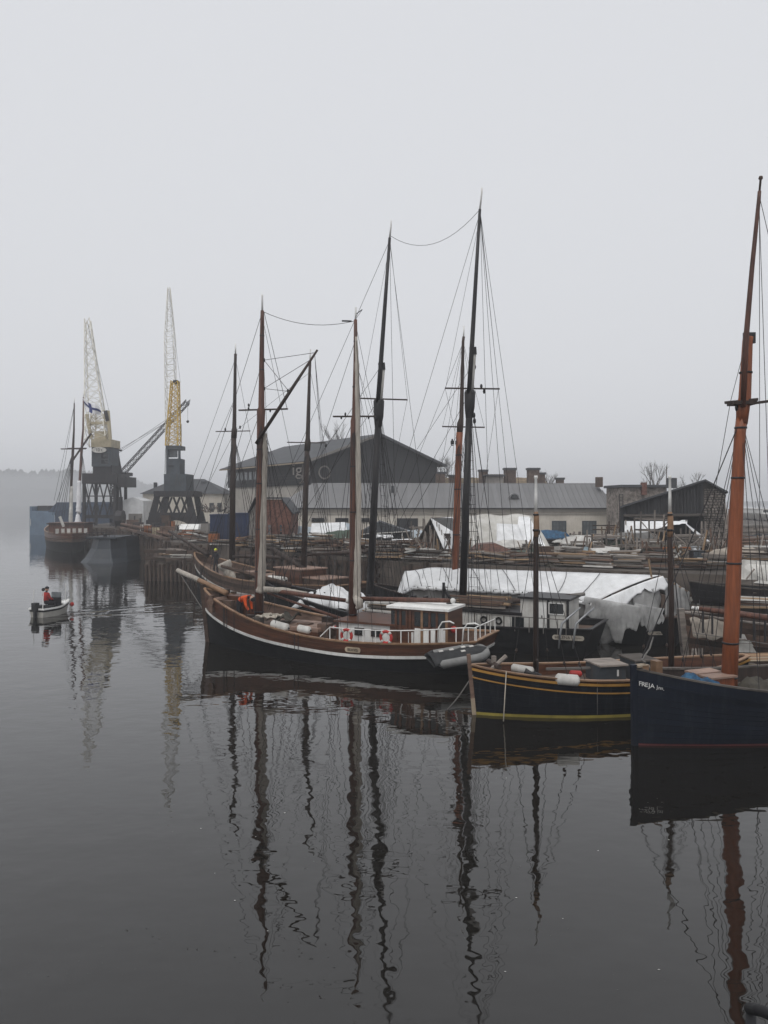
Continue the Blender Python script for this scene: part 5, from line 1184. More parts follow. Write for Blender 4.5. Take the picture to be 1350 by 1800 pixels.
b.poly([V((cx_+m_(16,dC)*math.cos(q*math.pi/12), dC-.02, zz+m_(15,dC)*math.sin(q*math.pi/12))) for q in range(13)], (0,-.05,0)).build('blind_arch', tanwood if False else creamtrim, lc)
do = MB().box((gp(716,dC,0).x, dC-.05, (YZ+at(0,911,dC).z)/2),(m_(37,dC),.14,at(0,911,dC).z-YZ)).build('double_door', charcoal, lc); MB().box((gp(716,dC,0).x, dC-.125, (YZ+at(0,911,dC).z)/2),(.04,.02,at(0,911,dC).z-YZ)).build('door_gap', glass, do)
c = at(903,873,dC+1.5); b = MB(); b.poly([c+V((.55*math.cos(q*math.pi/10),-.45,.55*math.sin(q*math.pi/10)-.2)) for q in range(11)], (0,1.2,0)); dm_ = b.build('dormer', roofmetal, rf); MB().poly([c+V((.42*math.cos(q*math.pi/10),-.46,.42*math.sin(q*math.pi/10)-.18)) for q in range(11)], (0,-.02,0)).build('dormer_window', glass, dm_)
for p, y0, y1, w_ in ((690,857,884,5),(1053,842,853,11)):
    MB().box(at(p,(y0+y1)/2,dC+2.6),(m_(w_,dC),.6,m_(y1-y0,dC)+.4)).build('chimney', greybrick if p > 900 else roofdark, rf)
rod('drainpipe', iron, lc, (gp(1079,dC,0).x,dC-.12,YZ), (gp(1079,dC,0).x,dC-.12,zE-.3), .06)
# fort bank with chimneys behind
bank = MB(); rows = []
for k in range(5):
    rows.append([V((gp(752+ i*12,100,0).x, 97+k*3.5, YZ if k in (0,) else (3.5+ (at(0,838,100).z-3.5)*(0,.8,1,1,.8)[k]*sm((i+1)/4)*sm((22.5-i)/5))+R.uniform(-.12,.12))) for i in range(23)])
tag(bank.grid(rows).build('grass_bank', earth, None, True), None, None, kind='structure')
def chimney(px, y0, w_, d, label, m=greybrick):
    z1 = at(0,y0,d).z; x = gp(px,d,0).x; t = thing('brick_chimney', label, 'chimney', (x,d,7.5), 'chimneys on the grass bank')
    MB().box((x,d,(7.5+z1)/2),(m_(w_,d),m_(w_,d),z1-7.5)).build('stack', m, t); MB().box((x,d,z1+.12),(m_(w_+3,d),m_(w_+3,d),.25)).build('cap', roofdark, t); return t
for p, y0, w_, lb_ in ((774,833,16,'wide low chimney nearest the charcoal barn'),(795,838,12,'low chimney stub second from the charcoal barn'),(849,829,14,'chimney just right of the tall black mainmast'),(896,826,19,'broad capped chimney in the middle of the grass bank'),(937,826,19,'broad chimney left of the narrow stepped stack'),(951,834,12,'narrow stepped chimney beside the broad one'),(984,843,12,'small chimney at the right end of the grass bank')):
    chimney(p, y0, w_, 99, lb_)
rf_ = thing('flat_roof_hut', 'low dark flat-roofed hut between chimneys on the grass bank', 'hut', (gp(868,98,0).x,98,8.3)); MB().box(at(868,842,98),(2.2,1.4,1.2)).build('wall', greyrender, rf_); MB().box(at(868,836,98),(2.8,1.8,.16)).build('roof', roofdark, rf_)
# charcoal barn
bc = V((gp(545,92,0).x,92,0)); g_ = V((15.9,10.1,0)); s_v = V((-14.4,22.4,0)); zEv, zAp = 11.35, 14.75; zLow = 8.4
bn = thing('charcoal_barn', 'big charcoal boarded barn with low gable above the cream building', 'barn', (bc.x+3,bc.y+14,YZ))
def bp(a, b_, z): return bc+g_*a+s_v*b_+V((0,0,z))
MB().add([bp(0,0,zLow),bp(1,0,zLow),bp(1,0,zEv),bp(.5,0,zAp),bp(0,0,zEv),bp(0,1,zLow),bp(1,1,zLow),bp(1,1,zEv),bp(.5,1,zAp),bp(0,1,zEv)],[(0,1,2,3,4),(5,9,8,7,6),(0,4,9,5),(1,6,7,2)]).build('upper_wall', charcoal, bn)
MB().add([bp(.01,.01,YZ),bp(.99,.01,YZ),bp(.99,.99,YZ),bp(.01,.99,YZ),bp(.01,.01,zLow),bp(.99,.01,zLow),bp(.99,.99,zLow),bp(.01,.99,zLow)],[(0,1,5,4),(1,2,6,5),(2,3,7,6),(3,0,4,7)]).build('lower_wall', creamtrim, bn)
def rfp(a, b_, over=.04):
    f = 1-abs(a-.5)*2; return bp(a, b_, zEv+(zAp-zEv)*f+.08)
MB().grid([[rfp(a,b_) for b_ in (-.03,1.03)] for a in (-.05,.5,1.05)]).build('roof', roofdark, bn, solid=.2)
for a in ((-.05,.5),(.5,1.05)): stickp('bargeboard', greyrender if a[0] < 0 else roofdark, bn, rfp(a[0],-.032), rfp(a[1],-.032), .12, .3)
stickp('eaves_board', palerail, bn, rfp(-.052,-.03)-V((0,0,.05)), rfp(-.052,1.03)-V((0,0,.05)), .12, .16)
sn = V((s_v.y*-1, s_v.x, 0)).normalized(); sn = sn if sn.x < 0 else -sn
for i in range(9):
    f = .50+.058*i; c = bp(0,f,9.95)+sn*.05
    MB().box(c,(1.0,.1,1.1),(s_v.normalized(),sn,V((0,0,1)))).build('window', paleglass, bn)
for i in range(3): stickp('balcony_rail', darksteel, bn, bp(0,.05,9.0+.35*i)+sn*.4, bp(0,.46,9.0+.35*i)+sn*.4, .06)
gn = V((g_.y,-g_.x,0)).normalized()
text('J', 2.6, bp(-.0,.06,9.9)+sn*.1+V((0,-.3,0)), (1,0,0), (0,0,1), greyrender, bn, 'sign_letter', .05); text('igu', 2.0, bp(.0,.0,10.15)+V((-1.0,-.55,0)), (1,0,0), (0,0,1), greyrender, bn, 'sign_letter', .05)
MB().torus(bp(.10,0,9.9)+gn*.15, gn, .75, .10, 24, 6).build('sign_ring', greyrender, bn)
MB().box(bp(.55,0,10.3)+gn*.04,(2.6,.06,2.6),(g_.normalized(),gn,V((0,0,1)))).build('loft_door', charcoal, bn)
# brick shed with clipped gable
dS = 61.0; xa, xb = gp(449,dS,0).x, gp(512,dS,0).x; z1, z2 = at(0,901,dS).z, at(0,878,dS).z
sh = thing('brick_shed', 'small red brick shed with clipped gable and grey side wall', 'shed', ((xa+xb)/2,dS,YZ))
f1_ = (xb-xa)
gp_ = [V((xa,dS,YZ)),V((xb,dS,YZ)),V((xb,dS,z1)),V((xb-f1_*.28,dS,z2)),V((xa+f1_*.05,dS,z2)),V((xa,dS,z2-.35))]
MB().poly(gp_,(0,5,0)).build('brick_wall', brickm, sh)
MB().poly([V((gp(437,dS,0).x,dS+.3,YZ)),V((xa-.02,dS+.02,YZ)),V((xa-.02,dS+.02,z2-.4)),V((gp(437,dS,0).x,dS+.3,z1-.1))],(0,4.5,0)).build('side_wall', greyrender, sh)
for a, b in ((V((xb+.15,dS-.1,z1-.12)),V((xb-f1_*.28,dS-.1,z2+.06))),(V((xb-f1_*.28,dS-.1,z2+.06)),V((xa-.05,dS-.1,z2+.06))),(V((xa-.05,dS-.1,z2+.06)),V((gp(436,dS,0).x,dS-.1,z1-.05)))):
    MB().poly([a,b,b+V((0,0,.12)),a+V((0,0,.12))],(0,5.3,0)).build('roof_slope', roofdark, sh)
for p in (474,494): gable_win(sh, gp(p,dS,0).x, at(0,931,dS).z, m_(9,dS), m_(22,dS), dS, brickm, paleglass if p < 480 else glass, 1, 3)
# white house behind the right crane
dW = 118.0; xa, xb = gp(251,dW,0).x, gp(394,dW,0).x; ze = at(0,868,dW).z; zr = at(0,842,dW+4).z
ho = thing('white_house', 'pale house with dark hipped roof behind the yellow-towered crane', 'house', ((xa+xb)/2,dW,YZ))
MB().box(((xa+xb)/2,dW+4,(YZ+ze)/2),(xb-xa,8,ze-YZ)).build('wall', cream, ho)
e = .4; MB().add([(xa-e,dW-e,ze),(xb+e,dW-e,ze),(xb+e,dW+8+e,ze),(xa-e,dW+8+e,ze),(xa+4,dW+4,zr),(xb-4,dW+4,zr)],[(0,1,5,4),(1,2,5),(2,3,4,5),(3,0,4),(3,2,1,0)]).build('roof', roofdark, ho)
for p, y0 in ((272,848),(357,846)): bxp(ho,'chimney',roofdark,p-4 if p > 300 else p-2,p+4 if p > 300 else p+2,y0,862,dW+2.5,.8)
for p in (372,386): bxp(ho,'window',glass,p-4,p+4,884,900,dW-.04,.05)
tw = thing('white_tent_hall', 'white plastic storage hall left of the pale house', 'tent', gp(232,112,YZ)); MB().poly([at(214,926,113),at(252,926,113),at(252,880,113),at(233,874,113),at(214,880,113)],(0,9,0)).build('cover', tarpwhite, tw); bxp(tw,'end_panel',greyrender,226,250,903,926,112.9,.05)
# stone building with dark boarded gable on the right
dR = 59.0
sb = thing('stone_boathouse', 'dark boarded boathouse with rubble stone corner on the right', 'boathouse', gp(1185,dR,YZ))
GP = [at(1096,890,dR),at(1240,847,dR),at(1277,866,dR)]
MB().poly([at(1096,904,dR),at(1096,890,dR),at(1236,848,dR),at(1236,906,dR)],(0,.25,0)).build('gable_boarding', charcoal, sb)
for i in range(24):
    p = 1098+i*5.75; yt = 890-(p-1096)*.3+2; stickp('gable_board', charcoal, sb, at(p,905,dR)-V((0,.03,0)), at(p,yt,dR)-V((0,.03,0)), .2, .04)
MB().poly([at(1236,965,dR),at(1236,848,dR),at(1240,847,dR),at(1275,865,dR),at(1275,965,dR)],(3.2,8,0)).build('stone_wall', mortar, sb)
MB().poly([at(1096,965,dR+5),at(1096,890,dR+5),at(1240,850,dR+5),at(1240,965,dR+5)],(0,.2,0)).build('back_wall', charcoal, sb); MB().poly([at(1090,965,dR),at(1096,965,dR),at(1096,892,dR),at(1090,893,dR)],(3.3,8,0)).build('side_wall', charcoal, sb)
stm = MB(); r = random.Random(77); y = 964
while y > 862:
    hgt = r.uniform(3.2,6.5); x = 1237
    while x < 1274:
        w_ = r.uniform(3.5,9); yt = y-hgt
        lim = 847+(x+w_-1240)*.54 if x > 1238 else 850
        if yt > lim+1:
            a, b = at(x+.3,y-.3,dR), at(min(x+w_,1275)-.3,yt+.3,dR); c = (a+b)/2; dx, dz = (b.x-a.x)/2, (b.z-a.z)/2; o_ = r.uniform(.03,.10)
            k = [V((c.x+dx*i*r.uniform(.75,1), dR+.01, c.z+dz*j*r.uniform(.75,1))) for i, j in ((-1,-1),(0,-1.05),(1,-1),(1.03,0),(1,1),(0,1.05),(-1,1),(-1.03,0))]
            q = [V((c.x+(p.x-c.x)*.72, dR-o_, c.z+(p.z-c.z)*.72)) for p in k]
            stm.add(k+q, [list(range(8,16))]+[[i,(i+1) % 8,8+(i+1) % 8,8+i] for i in range(8)])
        x += w_
    y -= hgt
tag(stm.build('wall_stones', stone, sb), None, None, kind='stuff')
for a, b in ((at(1090,893,dR-.4),at(1240,845.5,dR-.4)),(at(1240,845.5,dR-.4),at(1280,867,dR-.4))): MB().poly([a,b,b+V((0,0,.14)),a+V((0,0,.14))],(3.5,8.6,0)).build('roof_slope', roofdark, sb)
stickp('lintel_beam', greywood, sb, at(1096,906,dR-.1), at(1242,905,dR-.1), .2, .2); bxp(sb,'pipe_chimney',roofdark,1176,1190,840,858,dR+4,.6)
st_ = thing('flat_stone_store', 'low flat-roofed stone store behind the boathouse', 'store', gp(1125,70,YZ)); bxp(st_,'wall',stone,1094,1172,856,940,70,5); bxp(st_,'roof',roofdark,1092,1174,852,856.5,69.7,5.6); bxp(st_,'chimney',brickm,1129,1137,848,870,69.6,.5)
# awning of white sheet before the boathouse
aw = thing('sheet_awning', 'white sheet awning slung in front of the boathouse opening', 'awning', gp(1150,56,YZ))
rows = []
for i in range(25):
    f = i/24; rows.append([at(1098+110*f-6*k*(1-f)*0, 913+ (3 if f < .9 else 1)+k*(20-12*f+4*math.sin(f*6)), 56.5-.8*k+.15*math.sin(i*.9)) for k in (0,.25,.5,.75,1)])
MB().grid(rows).build('main_sheet', tarpwhite, aw, smooth=True, solid=.01)
rows = [[at(1204+55*f+2*k, 918+42*f+k*(4+5*math.sin(f*3.1)), 55.8-.5*k) for k in (0,.5,1)] for f in [i/14 for i in range(15)]]
MB().grid(rows).build('side_sheet', tarpwhite, aw, smooth=True, solid=.01)
for p, y0 in ((1100,914),(1206,914),(1258,958)): rod('awning_pole', greywood, aw, gp(p,56.3,YZ), at(p,y0,56.3), .05)

# ================================================================== bare trees
def tree(label, base, h, spread, seed, group='bare trees behind the yard', n0=5):
    r = random.Random(seed); t = thing('bare_tree', label, 'tree', tuple(base), group); tr = MB(); cr_ = MB()
    def grow(p, d, ln, rad, lv):
        q = p+d*ln; mid = p.lerp(q,.5)+V((r.uniform(-.06,.06),r.uniform(-.06,.06),0))*ln
        (tr if lv == 0 else cr_).tube([p,mid,q],[rad,rad*.85,rad*.62],5 if lv < 2 else 3,False)
        if lv >= 5: return
        for k in range(n0 if lv == 0 else r.randint(2,4)):
            f = r.uniform(.45,1) ; s_ = p.lerp(q,f); a = r.uniform(0,6.28); sp = spread*r.uniform(.5,1)
            nd = (d+V((math.cos(a)*sp,math.sin(a)*sp,r.uniform(.0,.45)))).normalized(); grow(s_, nd, ln*r.uniform(.5,.72), rad*.5, lv+1)
    grow(V(base), V((0,0,1)), h*.38, h*.018, 0)
    tr.build('trunk', bark, t); cr_.build('crown', bark, t); return t
tree('hazy bare birch rising behind the charcoal barn roof', gp(592,135,YZ), 21, .55, 3, n0=7)
tree('bare tree between the barn gable and the chimneys', gp(776,118,YZ), 13, .6, 4, n0=6)
tree('bare shrub tree left of the narrow chimney at the bank end', gp(965,112,YZ), 10, .6, 5); tree('low bare tree right of the small end chimney', gp(1019,115,YZ), 8.5, .65, 6)
tree('bare tree just behind the boathouse ridge', gp(1200,80,YZ), 7.6, .6, 7); tree('bare tree over the boathouse right roof slope', gp(1232,82,YZ), 7.8, .6, 8); tree('faint bare tree left of the boathouse', gp(1150,150,YZ), 15, .5, 9)

# ================================================================== yard clutter
def container(label, px0, px1, d, h, m, dep=2.4):
    xa, xb = gp(px0,d,0).x, gp(px1,d,0).x; t = thing('shipping_container', label, 'container', ((xa+xb)/2,d,YZ))
    MB().box(((xa+xb)/2,d+dep/2,YZ+h/2+.1),(xb-xa,dep,h)).build('body', m, t)
    n = int((xb-xa)/.28)
    for i in range(n): MB().box((xa+(xb-xa)*(i+.5)/n,d-.02,YZ+h/2+.1),(.13,.05,h*.86)).build('side_rib', m, t)
    for z in (YZ+.16,YZ+h+.04): MB().box(((xa+xb)/2,d-.03,z),(xb-xa+.04,.1,.14)).build('frame_rail', m, t)
    return t
container('tall dark blue container nearest the brick shed', 402, 438, 68, 2.5, bluecont); container('dark blue container left of the tall one behind the far foremast', 369, 401, 70, 2.35, bluecont)
sk_ = thing('scrap_heap', 'tangle of dark scrap branches on top of the blue containers', 'scrap heap', gp(385,70,YZ+2.5)); 
for i in range(40): a = gp(R.uniform(355,405),R.uniform(70.3,72),YZ+2.55+R.random()*.5); stickp('scrap_bar', R.choice((darksteel,ruddywood,rope_g)), sk_, a, a+V((R.uniform(-.7,.7),R.uniform(-.3,.3),R.uniform(.0,.5))), .06)
def bxg(t, name, m, px0, px1, d, z0, z1, dep): return MB().box(((gp(px0,d,0).x+gp(px1,d,0).x)/2,d+dep/2,(z0+z1)/2),(gp(px1,d,0).x-gp(px0,d,0).x,dep,z1-z0)).build(name, m, t)
t = thing('site_hut', 'small white-roofed site hut on the quay below the crane', 'hut', gp(330,79,YZ)); bxg(t,'wall',dirtywhite,314,347,79,YZ,YZ+.75,1.6); MB().poly([V((gp(312,79,0).x,78.8,YZ+.75)),V((gp(349,79,0).x,78.8,YZ+.75)),V((gp(347,79,0).x,79.6,YZ+1.25)),V((gp(314,79,0).x,79.6,YZ+1.25))],(0,1.0,0)).build('roof', white, t)
for lb_, px0, px1, d, h, m in (('orange machine engine block on the quay behind the far ship bow',366,382,66,.85,rust),('yellow-grey pump block near the quay edge',268,280,80,.9,cranecream),('rusty steel bin under the crane arch',283,297,90,2.0,ruddywood),('orange cabinet under the crane arch',297,304,89,1.3,rust),('grey electrical cabinet beside the crane right leg',352,366,84,1.2,greyrender)):
    t = thing('quay_equipment', lb_, 'equipment', gp((px0+px1)/2,d,YZ)); bxg(t,'casing',m,px0,px1,d,YZ+.1,YZ+h,.9); bxg(t,'base_frame',darksteel,px0-.5,px1+.5,d-.05,YZ,YZ+.12,1.0); bxg(t,'top_cover',darksteel,px0+2,px1-2,d+.1,YZ+h,YZ+h+.18,.6)
t = thing('mooring_float', 'orange round buoy float on the quay before the blue containers', 'buoy', gp(421,64,YZ)); MB().ball(gp(421,64,YZ+.35),.4,12,(1.2,1,.85)).build('float_body', rust, t, True); rod('float_stalk', iron, t, gp(421,64,YZ+.6), gp(421,64,YZ+.95), .05)
t = thing('boiler_machine', 'dark machinery boiler behind the left crane foot', 'machinery', gp(212,105,YZ)); rod('boiler', darksteel, t, gp(206,105,YZ+1.3), gp(217,105,YZ+1.3), 1.1); rod('stack_pipe', darksteel, t, gp(212,105,YZ+2.2), gp(212,105,YZ+4.2), .3); bxg(t,'frame',darksteel,202,221,104.5,YZ,YZ+.5,2)
pp_ = thing('quay_pipe', 'long rusty pipe lying along the left quay edge', 'pipe', (-28,95,YZ)); MB().tube([V((-35.2,103,YZ+.55)),V((-26.5,86.5,YZ+.5)),V((-20.2,72.5,YZ+.45))],.18,8).build('pipe_run', ruddywood, pp_, True)
for f in (.1,.3,.5,.7,.9): p = V((-35.2,103,YZ)).lerp(V((-20.2,72.5,YZ)),f); piece('pipe_support', ruddywood, pp_, p+V((.2,0,.17)), (.5,.25,.33))
for i, (f, lb_, m, h, w_) in enumerate(((.12,'rusty winch block on the left dock nearest the left crane',ruddywood,1.1,1.4),(.26,'dark pump casing on the left dock edge',darksteel,.9,1.1),(.40,'pale tank on the left dock edge',dirtywhite,.8,1.0),(.52,'rusty skip on the left dock',rust,.8,1.6),(.64,'dark machine block on the left dock near the right crane',darksteel,1.2,1.2),(.78,'brown crate stack on the left dock near its corner',ruddywood,1.0,1.3),(.90,'grey bollard block at the left dock corner',greyrender,.7,.8))):
    c = V((-36.5,104,YZ)).lerp(V((-19.8,69.4,YZ)), f)+V((1.6,.6,0)); t = thing('dock_equipment', lb_, 'equipment', tuple(c)); piece('casing', m, t, c+V((0,0,h/2+.1)), (w_,.9,h), .5); piece('base', darksteel, t, c+V((0,0,.05)), (w_+.2,1.1,.1), .5); rod('pipe', darksteel, t, c+V((w_*.2,0,h)), c+V((w_*.2,0,h+.6)), .09)
dr2 = thing('dock_railing', 'rusty railing along the left dock edge', 'railing', (-28,87,YZ))
for i in range(22):
    c = V((-36.2,103.6,YZ)).lerp(V((-20.1,70.0,YZ)), i/21)+V((.75,.35,0)); rod('rail_post', ruddywood, dr2, c, c+V((0,0,1.0)), .035)
    if i:
        for z in (.5,1.0): rod('rail_bar', ruddywood, dr2, pc+V((0,0,z)), c+V((0,0,z)), .025)
    pc = c
# light blue tank
t = thing('blue_tank', 'pale blue cylindrical tank lying on saddles behind the far ship', 'tank', gp(534,57,YZ))
MB().tube([gp(502,57,YZ+.66),gp(504,57,YZ+.66),gp(508,57,YZ+.66),gp(560,57,YZ+.66),gp(564,57,YZ+.66),gp(566,57,YZ+.66)],[.12,.32,.43,.43,.32,.12],14).build('shell', tankblue, t, True)
for p in (514,553): piece('saddle', iron, t, gp(p,57,YZ+.14), (.2,.7,.28))
MB().tube([gp(550,56.8,YZ+.9),gp(550,56.8,YZ+1.35),gp(561,56.8,YZ+1.35),gp(561,56.8,YZ+.9)],.05,6).build('pipe_loop', white, t)
for p in (512,530,545): MB().torus(gp(p,57,YZ+.66),(1,0,0),.435,.02,16,5).build('tank_band', tankblue, t)
# covered boat on stands
t = thing('covered_boat', 'boat on stands under a pale blue-grey pitched cover', 'boat', gp(585,62,YZ))
z_ = lambda y: at(0,y,62).z
MB().add([at(538,920,62),at(640,918,63),at(560,945,61.2),at(575,938,60.6),at(640,920,60.8),at(628,952,61)],[]).v
MB().poly([at(548,920,63),at(606,918,63),at(612,937,61.4),at(572,938,61.4),at(546,936,61.4)],(0,.05,0)).build('cover_slope', tarpwhite, t, solid=.02)
MB().add([at(606,918,63),at(612,917,62.8),at(572,938,61.4),at(608,948,61),at(624,940,61.8),at(626,925,62.8)],[(0,2,3),(0,3,4),(0,4,5)]).build('cover_end', tarpblue, t, solid=.02)
S2 = MB(); rows = [[at(543+ (80)*f, 936+ (4+14*math.sin(f*2.8))*k, 61.6+1.2*k) for k in (0,.4,.8,1)] for f in [i/10 for i in range(11)]]
MB().grid(rows).build('hull', darkwood, t, True, solid=.04)
for p in (552,575,598,615): rod('stand_leg', iron, t, gp(p,62,YZ), at(p,948,62), .06)
t = thing('white_box', 'small white box with pipe rail beside the covered boat', 'box', gp(612,55,YZ)); bxg(t,'casing',white,606,616,55,YZ+.75,YZ+.95,.6)
for p in (607,611,615): rod('post', dirtywhite, t, gp(p,55.1,YZ), gp(p,55.1,YZ+1.1), .03)
# dark frame shed with white posts
dF_ = 58.0; t = thing('frame_shed', 'dark boarded shed with white posts and low gable roof', 'shed', gp(678,dF_,YZ))
bxg(t,'wall',charcoal,632,722,dF_,YZ,at(0,935,dF_).z,4); MB().poly([at(628,938,dF_-.15),at(667,917,dF_-.15),at(726,937,dF_-.15)],(0,4.4,0)).build('roof', roofdark, t)
for p in (634,652,671,689,707,722): stickp('post', dirtywhite, t, gp(p,dF_-.12,YZ), at(p,936,dF_-.12), .10, .08)
for a, b in (((632,940),(655,937)),((655,938),(718,934)),((632,958),(652,955))): stickp('rail', dirtywhite, t, at(*a,dF_-.2), at(*b,dF_-.2), .1, .06)
for i in range(5):
    for k in range(3): bxg(t,'wall_board',charcoal,637+i*17.5+k*5,641+i*17.5+k*5,dF_-.05,YZ,at(0,940,dF_).z,.05)
# wooden shed with white sheet roof
dH = 52.0; t = thing('white_roofed_shed', 'grey plank shed under a white sheet roof beside the pine mast', 'shed', gp(800,dH,YZ))
apx = at(765,912,dH); 
for i in range(10):
    p = 748+i*4.4; yt = 940-(p-748)*1.5 if p < 767 else 912+(p-767)*2.2; yt = min(max(yt,914),952); stickp('gable_plank', greywood, t, gp(p+2,dH,YZ), at(p+2,yt+3,dH), .155, .05)
bxg(t,'inner_wall',darkwood,750,792,dH+.12,YZ,at(0,938,dH).z,.1)
MB().poly([at(757,911,dH-.2),at(802,911,dH-.2)+V((0,3,0)),at(835,958,dH-.6)+V((0,2.5,0)),at(781,968,dH-.6)],(0,.05,.03)).build('roof_sheet', tarpwhite, t, True, solid=.03)
MB().poly([at(757,911,dH-.2),at(802,911,dH-.2)+V((0,3,0)),at(770,950,dH+3),at(735,948,dH)],(0,.05,.03)).build('roof_sheet', greywood, t, solid=.03)
t = thing('sheet_shelter', 'large white sheeted shelter behind the plank shed', 'shelter', gp(890,56,YZ))
def shelt(u_, v_): x = 815+118*u_+ (35*v_ if u_ > .5 else 10*v_)*1.0; return at(x, 905+58*v_+1.5*math.sin(u_*14+v_*5), 58-2.6*v_+.08*math.sin(u_*31))
MB().grid([[shelt(i/24,j/12) for j in range(13)] for i in range(25)]).build('front_sheet', mat('cream stained sheet',(.56,.54,.49),.6,.18,1.2,bump=.25,col2=(.68,.67,.64)), t, True, solid=.02)
MB().grid([[at(873+ 38*f+4*k*0+(14*f)*k, 920+2*f+k*38, 55.4-1.0*k) for k in (0,.35,.7,1)] for f in [i/8 for i in range(9)]]).build('patch_sheet', tarpwhite, t, True, solid=.02)
MB().poly([at(912,908,56.6),at(930,908,56.6),at(962,966,54.4),at(905,962,54.4)],(0,.05,0)).build('side_sheet', tarpwhite, t, solid=.02)
for p, y0 in ((818,906),(872,906),(930,907)): rod('pole', greywood, t, gp(p,58.2,YZ), at(p,y0,58.2), .06)
t = thing('boat_cabin', 'rust-brown boat cabin roof over a grey plank boat side', 'boat', gp(866,49,YZ))
MB().poly([at(830,970,49),at(842,957,49.4),at(872,955,49.6),at(898,966,49.2),at(900,970,49)],(0,1.6,0)).build('cabin_roof', rust if False else brownwood, t)
for i in range(5): stickp('side_plank', greywood, t, at(826,974+i*5.5,48.8-.05*i), at(905,973+i*5.5,48.8-.05*i), .05, .19)
for p in (830,850,870,890): stickp('rib', darkwood, t, at(p,972,48.7), at(p,999,48.6), .08)
t = thing('green_bin', 'dark bin with green lid under the white shelter edge', 'bin', gp(917,46.5,YZ)); bxg(t,'bin_body',darkcloth,900,936,46.5,YZ,YZ+.5,1.0); bxg(t,'bin_lid',greenp,897,938,46.4,YZ+.5,YZ+.62,1.1)
t = thing('blue_tarp_crate', 'crate hung with faded blue sheets right of the small boat mast', 'crate', gp(960,46.5,YZ)); bxg(t,'crate_body',ruddywood,948,974,46.6,YZ,YZ+.9,.8)
MB().grid([[at(947+27*i/14, 972+28*k, 46.4-.05*math.sin(i*1.6)) for k in (0,.5,1)] for i in range(15)]).build('hanging_sheet', tarpblue, t, True, solid=.01)
t = thing('skip_container', 'faded green open skip at the right of the timber heaps', 'skip', gp(1100,52,YZ)); MB().poly([V((gp(1078,52,0).x,52,YZ)),V((gp(1120,52,0).x,52,YZ)),V((gp(1124,52,0).x,52,YZ+1.0)),V((gp(1074,52,0).x,52,YZ+1.0))],(0,1.8,0)).build('skip_body', greenp, t); bxg(t,'skip_rim',iron,1073,1125,51.9,YZ+1.0,YZ+1.08,2.0)
t = thing('flat_bin', 'low blue bin before the green skip', 'bin', gp(1070,45,YZ)); bxg(t,'bin_body',bluecont,1050,1086,45,YZ,YZ+.38,.8); bxg(t,'bin_rim',iron,1049,1087,44.95,YZ+.38,YZ+.43,.9)
t = thing('sheet_stack', 'two pale sheets lying tilted on the timber by the skip', 'sheets', gp(1060,47.5,YZ)); piece('sheet', dirtywhite, t, gp(1056,47.5,YZ+.6), (1.1,.7,.05), .2, (.35,0)); piece('sheet', dirtywhite, t, gp(1076,48,YZ+.65), (.9,.7,.05), -.3, (.35,.1)); piece('support_block', greywood, t, gp(1064,47.9,YZ+.25), (1.4,.5,.5))
t = thing('workbench', 'outdoor workbench below the right window of the cream building', 'bench', gp(1062,66,YZ)); piece('bench_top', greywood, t, gp(1062,66,YZ+.8), (2.2,.8,.08)); 
for dx in (-1,1):
    for dy in (-.3,.3): piece('leg', greywood, t, gp(1062,66,YZ+.38)+V((dx,dy,0)), (.1,.1,.76))
for z in (1.2,1.55): piece('shelf_rail', ruddywood, t, gp(1062,66.3,YZ+z), (2.0,.1,.1))
t = thing('rubbish_heap', 'grey rubbish heap under the left window of the cream building', 'heap', gp(1000,64,YZ)); 
for i in range(40): a = gp(R.uniform(978,1022),R.uniform(63,65),YZ+R.random()*.8); stickp('rubbish_piece', R.choice((greywood,ruddywood,greyrender)), t, a, a+V((R.uniform(-.6,.6),R.uniform(-.4,.4),R.uniform(-.2,.4))), R.uniform(.05,.18))
def timber(label, px, d, n, ln, wd, ht, ang, mats, z=YZ, nm='timber_stack'):
    t = thing(nm, label, 'timber stack', gp(px,max(d,ED(px)+.9) if z == YZ else d,z), 'timber stacks in the yard'); d = max(d,ED(px)+.9) if z == YZ else d; planks_on(t, n, gp(px,d,z+.10), ln, wd, ht*1.1, V((math.cos(ang),math.sin(ang),0)), mats, mess=.05 if n % 4 == 2 else .3); return t
G3 = [greywood,greywood,ruddywood,tanwood,greywood,dirtywhite]; G2 = [greywood,ruddywood,ruddywood,greywood,dirtywhite,tanwood]
